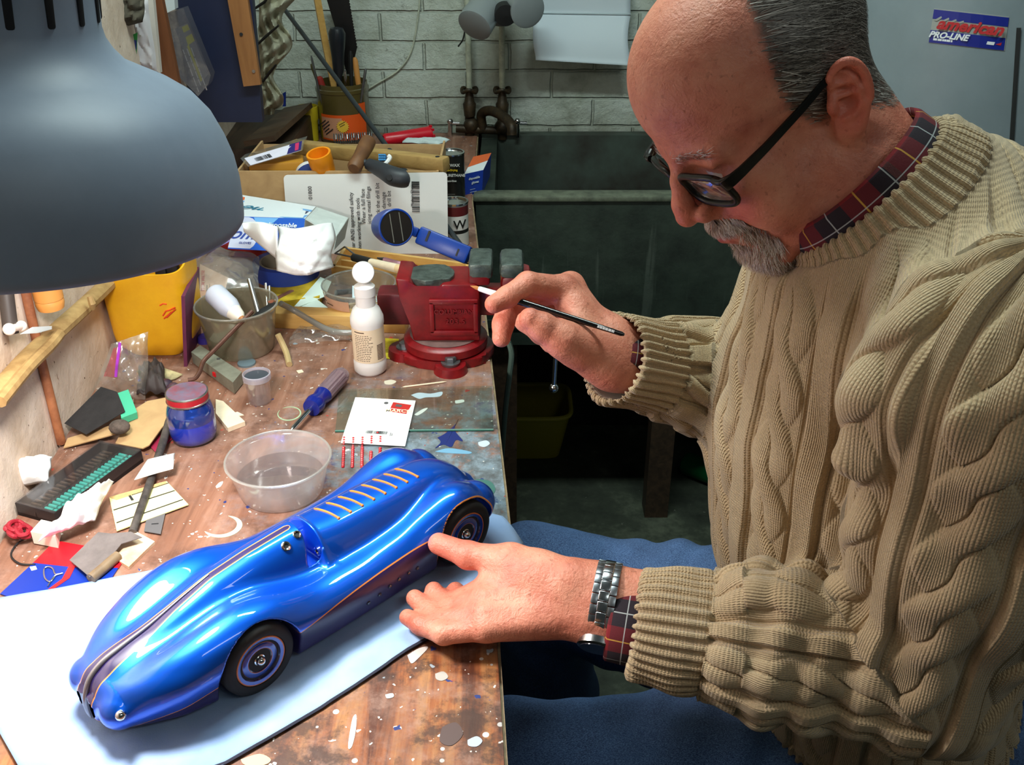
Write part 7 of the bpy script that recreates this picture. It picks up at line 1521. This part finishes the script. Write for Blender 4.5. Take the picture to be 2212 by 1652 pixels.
ux = (cq[1] - cq[0]).normalized(); vx = (cq[3] - cq[0]).normalized(); wv = (cq[3] - cq[0]).length
def bit(name, mt, ln, rr):
    mb = MB(frame((0, 0, 0), vx, ux)); mb.tube([(-ln/2, 0, 0), (ln/2, 0, 0)], rr, 8, 0); return mb.build(name, mt, origin=(0, 0, 0))
b0_ = bit('rotary_bit', TB, wv*.20, .0022); g0_ = bit('burr_bit', mat('steel and brown grit', (120, 100, 84), .4, .5, col2=(64, 54, 48), vs=90), wv*.26, .0017); fb = fg = True
for row, v in ((0, .62), (1, .86)):
    for k in range(22):
        o = b0_ if fb else b0_.copy()
        if not fb: C.objects.link(o)
        fb = False; o.location = bl_(.05 + .90*k/21, v, .0085); o['label'] = ('teal rotary bit in the inner teal row of the black case', 'teal rotary bit in the outer teal row of the black case')[row]; o['category'] = 'rotary bit'; o['group'] = ('inner row of teal bits', 'outer row of teal bits')[row]
for k in range(20):
    o = g0_ if fg else g0_.copy()
    if not fg: C.objects.link(o)
    fg = False; o.location = bl_(.06 + .88*k/19, .27, .0085); o['label'] = 'thin brown-grey burr bit in the wall-side row of the black case'; o['category'] = 'burr bit'; o['group'] = 'burr bits in the case'
for nm, q, dm, am, sd, lb in (('tissue', [at(18, 1060, .004), at(112, 1052, .004), at(118, 992, .022), at(60, 1000, .022)], .020, .030, 3, 'crumpled white tissue against the wall behind the bit case'), ('tissue', [at(86, 1186, .003), at(205, 1140, .003), at(246, 1056, .012), at(165, 1100, .016)], .012, .028, 14, 'long crumpled white tissue in front of the bit case')):
    mb = MB(); mb.grid(crumple(q, am*(.75 if sd == 3 else 1.3), sd, 44, 36, dm, 4.6 if sd == 3 else 8.5), 44, 36); mb.build(nm, TISSUE, label=lb, cat='tissue', solid=.0008, group='crumpled tissues')
a = at(66, 1160, 0); mb = MB(); mb.slab([at(66, 1148, .018), at(89, 1122, .018), at(125, 1130, .018), at(119, 1158, .018)], .016); mb.build('eraser', mat('cream eraser', (244, 226, 208), .8), label='cream rectangular eraser on the end of the white tissue', cat='eraser')
mb = MB(); r = random.Random(2)
for k in range(5):
    cx_, cy_ = 40 + r.uniform(-16, 16), 1140 + r.uniform(-10, 10); mb.tube(smooth_path([at(cx_ + r.uniform(8, 20)*cos(q), cy_ + r.uniform(6, 14)*sin(q), .006 + r.uniform(0, .010)) for q in np.linspace(0, 6, 7)], 5), .0026, 7)
mb.build('cord_tangle', mat('red cord', (150, 22, 40), .6), label='tangle of red cord at the foot of the left wall', cat='cord')
MB().tube(smooth_path([at(72, 1158, .004), at(42, 1170, .003), at(25, 1192, .002), at(28, 1207, .002), at(46, 1218, .002), at(76, 1219, .002)]), .0010, 6).build('wire_loop', BLACK, label='thin black wire loop on the bench beside the red cord', cat='wire')
t_ = thing('note_card', 'pale yellow ruled note card under the charcoal rod', 'card', at(315, 1095)); yq = [at(236, 1074, .0035), at(360, 1039, .0035), at(407, 1089, .0035), at(252, 1146, .0035)]
mb = MB(); mb.slab(yq, .0012, 0)
for v in (.40, .78): on(yq, [(.02, v), (.99, v), (.99, v + .025), (.02, v + .025)], 1)
on(yq, [(.3, .10), (.34, .10), (.36, .3), (.32, .3)], 1); on(yq, [(.36, .12), (1, .08), (1, .10), (.36, .14)], 1); on(yq, [(.0, .0), (.98, .0), (.98, .09), (.1, .14)], 2); mb.build('card', [mat('pale yellow card', (236, 226, 160), .7), INK, mat('buff band', (206, 166, 110), .7, var=.15, vs=90)], t_)
mb = MB(); bq_ = [at(316, 1122, .003), at(357, 1108, .003), at(347, 1153, .003), at(311, 1147, .003)]; mb.slab(bq_, .0008, 0); on(bq_, [(.35, .45), (.75, .47), (.75, .51), (.35, .49)], 1); mb.build('razor_blade', [mat('blade grey', (108, 106, 108), .4, .3), INK], label='grey razor blade lying beside the yellow note card', cat='blade')
t_ = thing('wood_chip', 'stained cream wood chip under the grey folded sandpaper', 'wood chip', at(285, 1185)); part_slab('chip', [at(284, 1142, .004), at(334, 1169, .004), at(278, 1224, .004), at(240, 1200, .004)], .0038, mat('stained cream', (240, 214, 180), .7, col2=(206, 160, 120), vs=22), t_)
t_ = thing('sandpaper', 'folded grey sandpaper piece lying on the wood chip', 'sandpaper', at(215, 1190)); part_slab('sheet', [at(150, 1209, .0075), at(212, 1149, .010), at(240, 1152, .013), at(262, 1174, .013), at(243, 1198, .0105), at(194, 1246, .0105)], .0008, GREYS, t_); part_slab('fold', [at(240, 1152, .013), at(283, 1148, .013), at(307, 1160, .014), at(262, 1174, .013)], .0008, GREYS, t_)
t_ = thing('pouch', 'red and blue plastic pouch under the cloth at the bench front', 'pouch', at(130, 1240)); RB, RR = mat('pouch blue', (8, 44, 140), .35), mat('pouch red', (214, 16, 30), .35)
part_slab('panel', [at(73, 1214, .0018), at(149, 1223, .0018), at(263, 1214, .0018), at(232, 1262, .0018), at(120, 1275, .0018), at(25, 1291, .0018), at(0, 1282, .0018)], .0012, RB, t_, 'blue lower panel'); part_slab('panel', [at(131, 1169, .0020), at(182, 1178, .0020), at(265, 1212, .0020), at(256, 1226, .0020), at(152, 1224, .0020), at(72, 1215, .0020), at(108, 1178, .0020)], .0012, RR, t_, 'red upper panel'); part_slab('stripe', [at(150, 1220, .0024), at(163, 1222, .0024), at(150, 1248, .0024), at(118, 1270, .0024), at(104, 1272, .0024), at(134, 1250, .0024)], .0004, mat('stripe red', (196, 30, 36), .35), t_); part_slab('sticker', [at(64, 1224, .0024), at(77, 1222, .0024), at(80, 1229, .0024), at(68, 1232, .0024)], .0004, WHITE, t_)
MB().tube(smooth_path([at(103, 1266, .003), at(118, 1244, .0032), at(135, 1238, .003), at(120, 1240, .003), at(114, 1228, .003), at(103, 1224, .003), at(95, 1230, .003), at(97, 1248, .003), at(108, 1256, .003), at(118, 1246, .003)]), .0008, 6).build('wire_twist', M_ALU, label='twisted silver wire lying on the blue pouch', cat='wire')
mb = MB(); f_ = lambda u, v: at(*Vector((290, 1036)).lerp(Vector((374, 1012)), u).lerp(Vector((318, 992)).lerp(Vector((378, 978)), u), v), .016 + .010*sin(pi*u)*v + .004*v); mb.grid(f_, 14, 8); mb.build('paper_strip', WHITE, label='curled white paper strip lying over the charcoal rod', cat='paper', solid=.0008)
mb = MB(); mb.slab([at(466, 862, .007), at(482, 866, .007), at(529, 910, .007), at(492, 924, .007), at(466, 892, .007)], .0065); mb.build('flat_stick', CREAM, label='flat cream wooden piece beside the paint jar', cat='wood piece')
t_ = thing('box_cutter', 'grey-green box cutter with red button beside the grimy tub', 'knife', at(470, 795)); mb = MB(); mb.slab([at(413, 760, .020), at(432, 745, .020), at(522, 803, .020), at(503, 826, .020)], .018); mb.build('body', mat('grey-green metal', (138, 138, 122), .45, .3, var=.15, vs=50), t_); MB().box(tuple(at(464, 808, .011)), (.006, .004, .006), rz=-.7).build('button', RR, t_); pk = at(472, 775, .0202); MB(T(pk)).lathe([(0, .0005), (.0028, .0005), (.0028, 0)], 14, caps=False).build('screw', STEELD, t_)
MB(T(at(533, 786, 0))).lathe([(0, 0), (.013, 0), (.013, .003), (0, .0032)], 28, caps=False).build('plastic_disc', mat('slate blue lid', (104, 122, 130), .4), label='slate blue round plastic disc behind the film canister', cat='disc')
MB(T(at(443, 738, 0))).lathe([(0, 0), (.011, 0), (.0105, .010), (0, .010)], 24, caps=False).build('bottle_cap', mat('indigo cap', (52, 40, 120), .4), label='indigo bottle cap between purple board and grimy tub', cat='cap')
mb = MB(); mb.grid(crumple([at(622, 752, .0), at(760, 742, .0), at(758, 712, .0), at(640, 716, .0)], .014, 17, 26, 12), 26, 12); mb.build('cellophane', CLEAR, label='crinkled cellophane scrap on the bench before the pine slat', cat='cellophane')
for k, (q, lb) in enumerate(((((500, 893), (513, 889), (527, 896), (510, 899)), 'pale wood splinter beside the flat cream piece'), (((640, 800), (652, 798), (656, 803), (645, 806)), 'small pale chip left of the squeeze bottle'))): lay('chip', q, .0014, .001, CREAM, lb, 'chip')
# ---------------------------------------------------------------- brick wall things, floor things
pw = 2.565; t_ = thing('paper_sheet', 'white sheet of paper with curled bottom hanging on the brick wall', 'paper', atY(1258, 130, 2.5))
def sh(u, v):
    px = 1153 + 212*u - 7*sin(pi*v)*(1 - u)*0 + (2 - 8*sin(pi*min(1, max(0, (v - .1)/.7))))*(u < .01)*0; return None
def shp(u, v):
    py = -60 + (190 + 12*u)*v; cur = .055*max(0, (v - .45)/.55)**1.2 - .03*max(0, (v - .85)/.15)*0; b_ = sin(pi*max(0, min(1, (v - .46)/.5))); px = 1157 + 205*u + (-6*b_ if u < .5 else 6*(v - .5)*0 - 6*b_*u); p = atY(px, py, pw - cur - .012*b_ ); return p
mb = MB(); mb.grid(shp, 16, 40); mb.build('sheet', mat('bluish paper', (206, 218, 226), .7), t_, solid=.0008)
mb = MB(); mb.tube([atY(1157, 28, pw - .006), atY(1363, 30, pw - .006)], .0016, 6, flat=.5); mb.build('crease', mat('paper crease', (180, 196, 200), .7), t_)
t_ = thing('respirator', 'grey respirator mask with twin filters hanging on the brick wall', 'respirator', atY(1075, 70, 2.47)); RG = mat('grey rubber', (120, 130, 128), .5); 
mb = MB(); c = atY(1082, 10, 2.47); mb.ball(c, .058, sc=(1.0, .75, .85)); mb.build('face_piece', RG, t_)
for nm, q, e in (('filter', (1052, 12), (1025, 55)), ('filter', (1120, 5), (1140, 22))):
    a, b = atY(*q, 2.44), atY(*e, 2.39); X, ln = stick_frame(a, b); mb = MB(X); mb.lathe([(.018, 0), (.038, .008), (.040, ln*.55), (.041, ln*.6), (.041, ln), (.034, ln + .003), (0, ln + .003)], 32); mb.build(nm, mat('filter grey', (150, 158, 160), .35, .2), t_)
X, ln = stick_frame(atY(1088, 22, 2.42), atY(1092, 34, 2.38)); MB(X).lathe([(.02, 0), (.024, .01), (.024, ln), (0, ln + .002)], 24).build('valve', BLACK, t_)
MB().tube(smooth_path([atY(1005, 60, 2.5), atY(1000, 85, 2.55), atY(990, 100, 2.58)]), .002, 6).build('strap', BLACK, t_)
c = atf(1160, 905, .09); YT = mat('olive yellow plastic', (150, 140, 40), .45); t_ = thing('wash_tub', 'olive yellow plastic wash tub on the floor under the sink', 'tub', (c.x - .05, 2.49, 0)); mb = MB(T((c.x - .05, 2.49, 0)))
def wt(u, v, i=0): x, y = sup(2*pi*u, 6); k = .8 + .2*v; return Vector((x*(.145 - i)*k, y*(.10 - i)*k, .002 + .145*v + i*(v < .5)))
mb.grid(wt, 56, 6); mb.grid(lambda u, v: wt(-u, v, .004), 56, 6); mb.add([wt(k/56, 0) for k in range(56)], [list(range(56))]); mb.build('tub', YT, t_); mb = MB(T((c.x - .05, 2.49, 0))); mb.tube([wt(k/56, 1) + Vector((0, 0, 0)) for k in range(56)], .007, 8, closed=True); mb.build('rim', mat('olive rim', (176, 166, 60), .45), t_)
a, b = atf(1478, 998, .033), atf(1575, 1035, .033); X, ln = stick_frame(a, b); t_ = thing('drink_can', 'green drinks can lying on the floor behind the man', 'can', a); GRN = mat('can green', (10, 110, 60), .3, .3); mb = MB(X); mb.lathe([(.026, 0), (.033, .008), (.033, ln - .01), (.027, ln)], 36, 0); r = random.Random(5)
for k in range(9):
    z_, a_ = .02 + r.random()*(ln - .05), pi*.9 + r.random()*1.8; mb.add([(.0334*cos(a_ + q[0]), .0334*sin(a_ + q[0]), z_ + q[1]) for q in ((0, 0), (.3, .004), (.36, .016), (.08, .013))], [[0, 1, 2, 3]], 1)
mb.build('body', [GRN, mat('can print', (206, 216, 206), .4)], t_); mb = MB(X); mb.lathe([(0, -.001), (.024, -.001), (.0265, .0005)], 32, caps=False); mb.build('can_end', M_ALU, t_)
for o in list(S.objects):
    if '_o' in o: del o['_o']
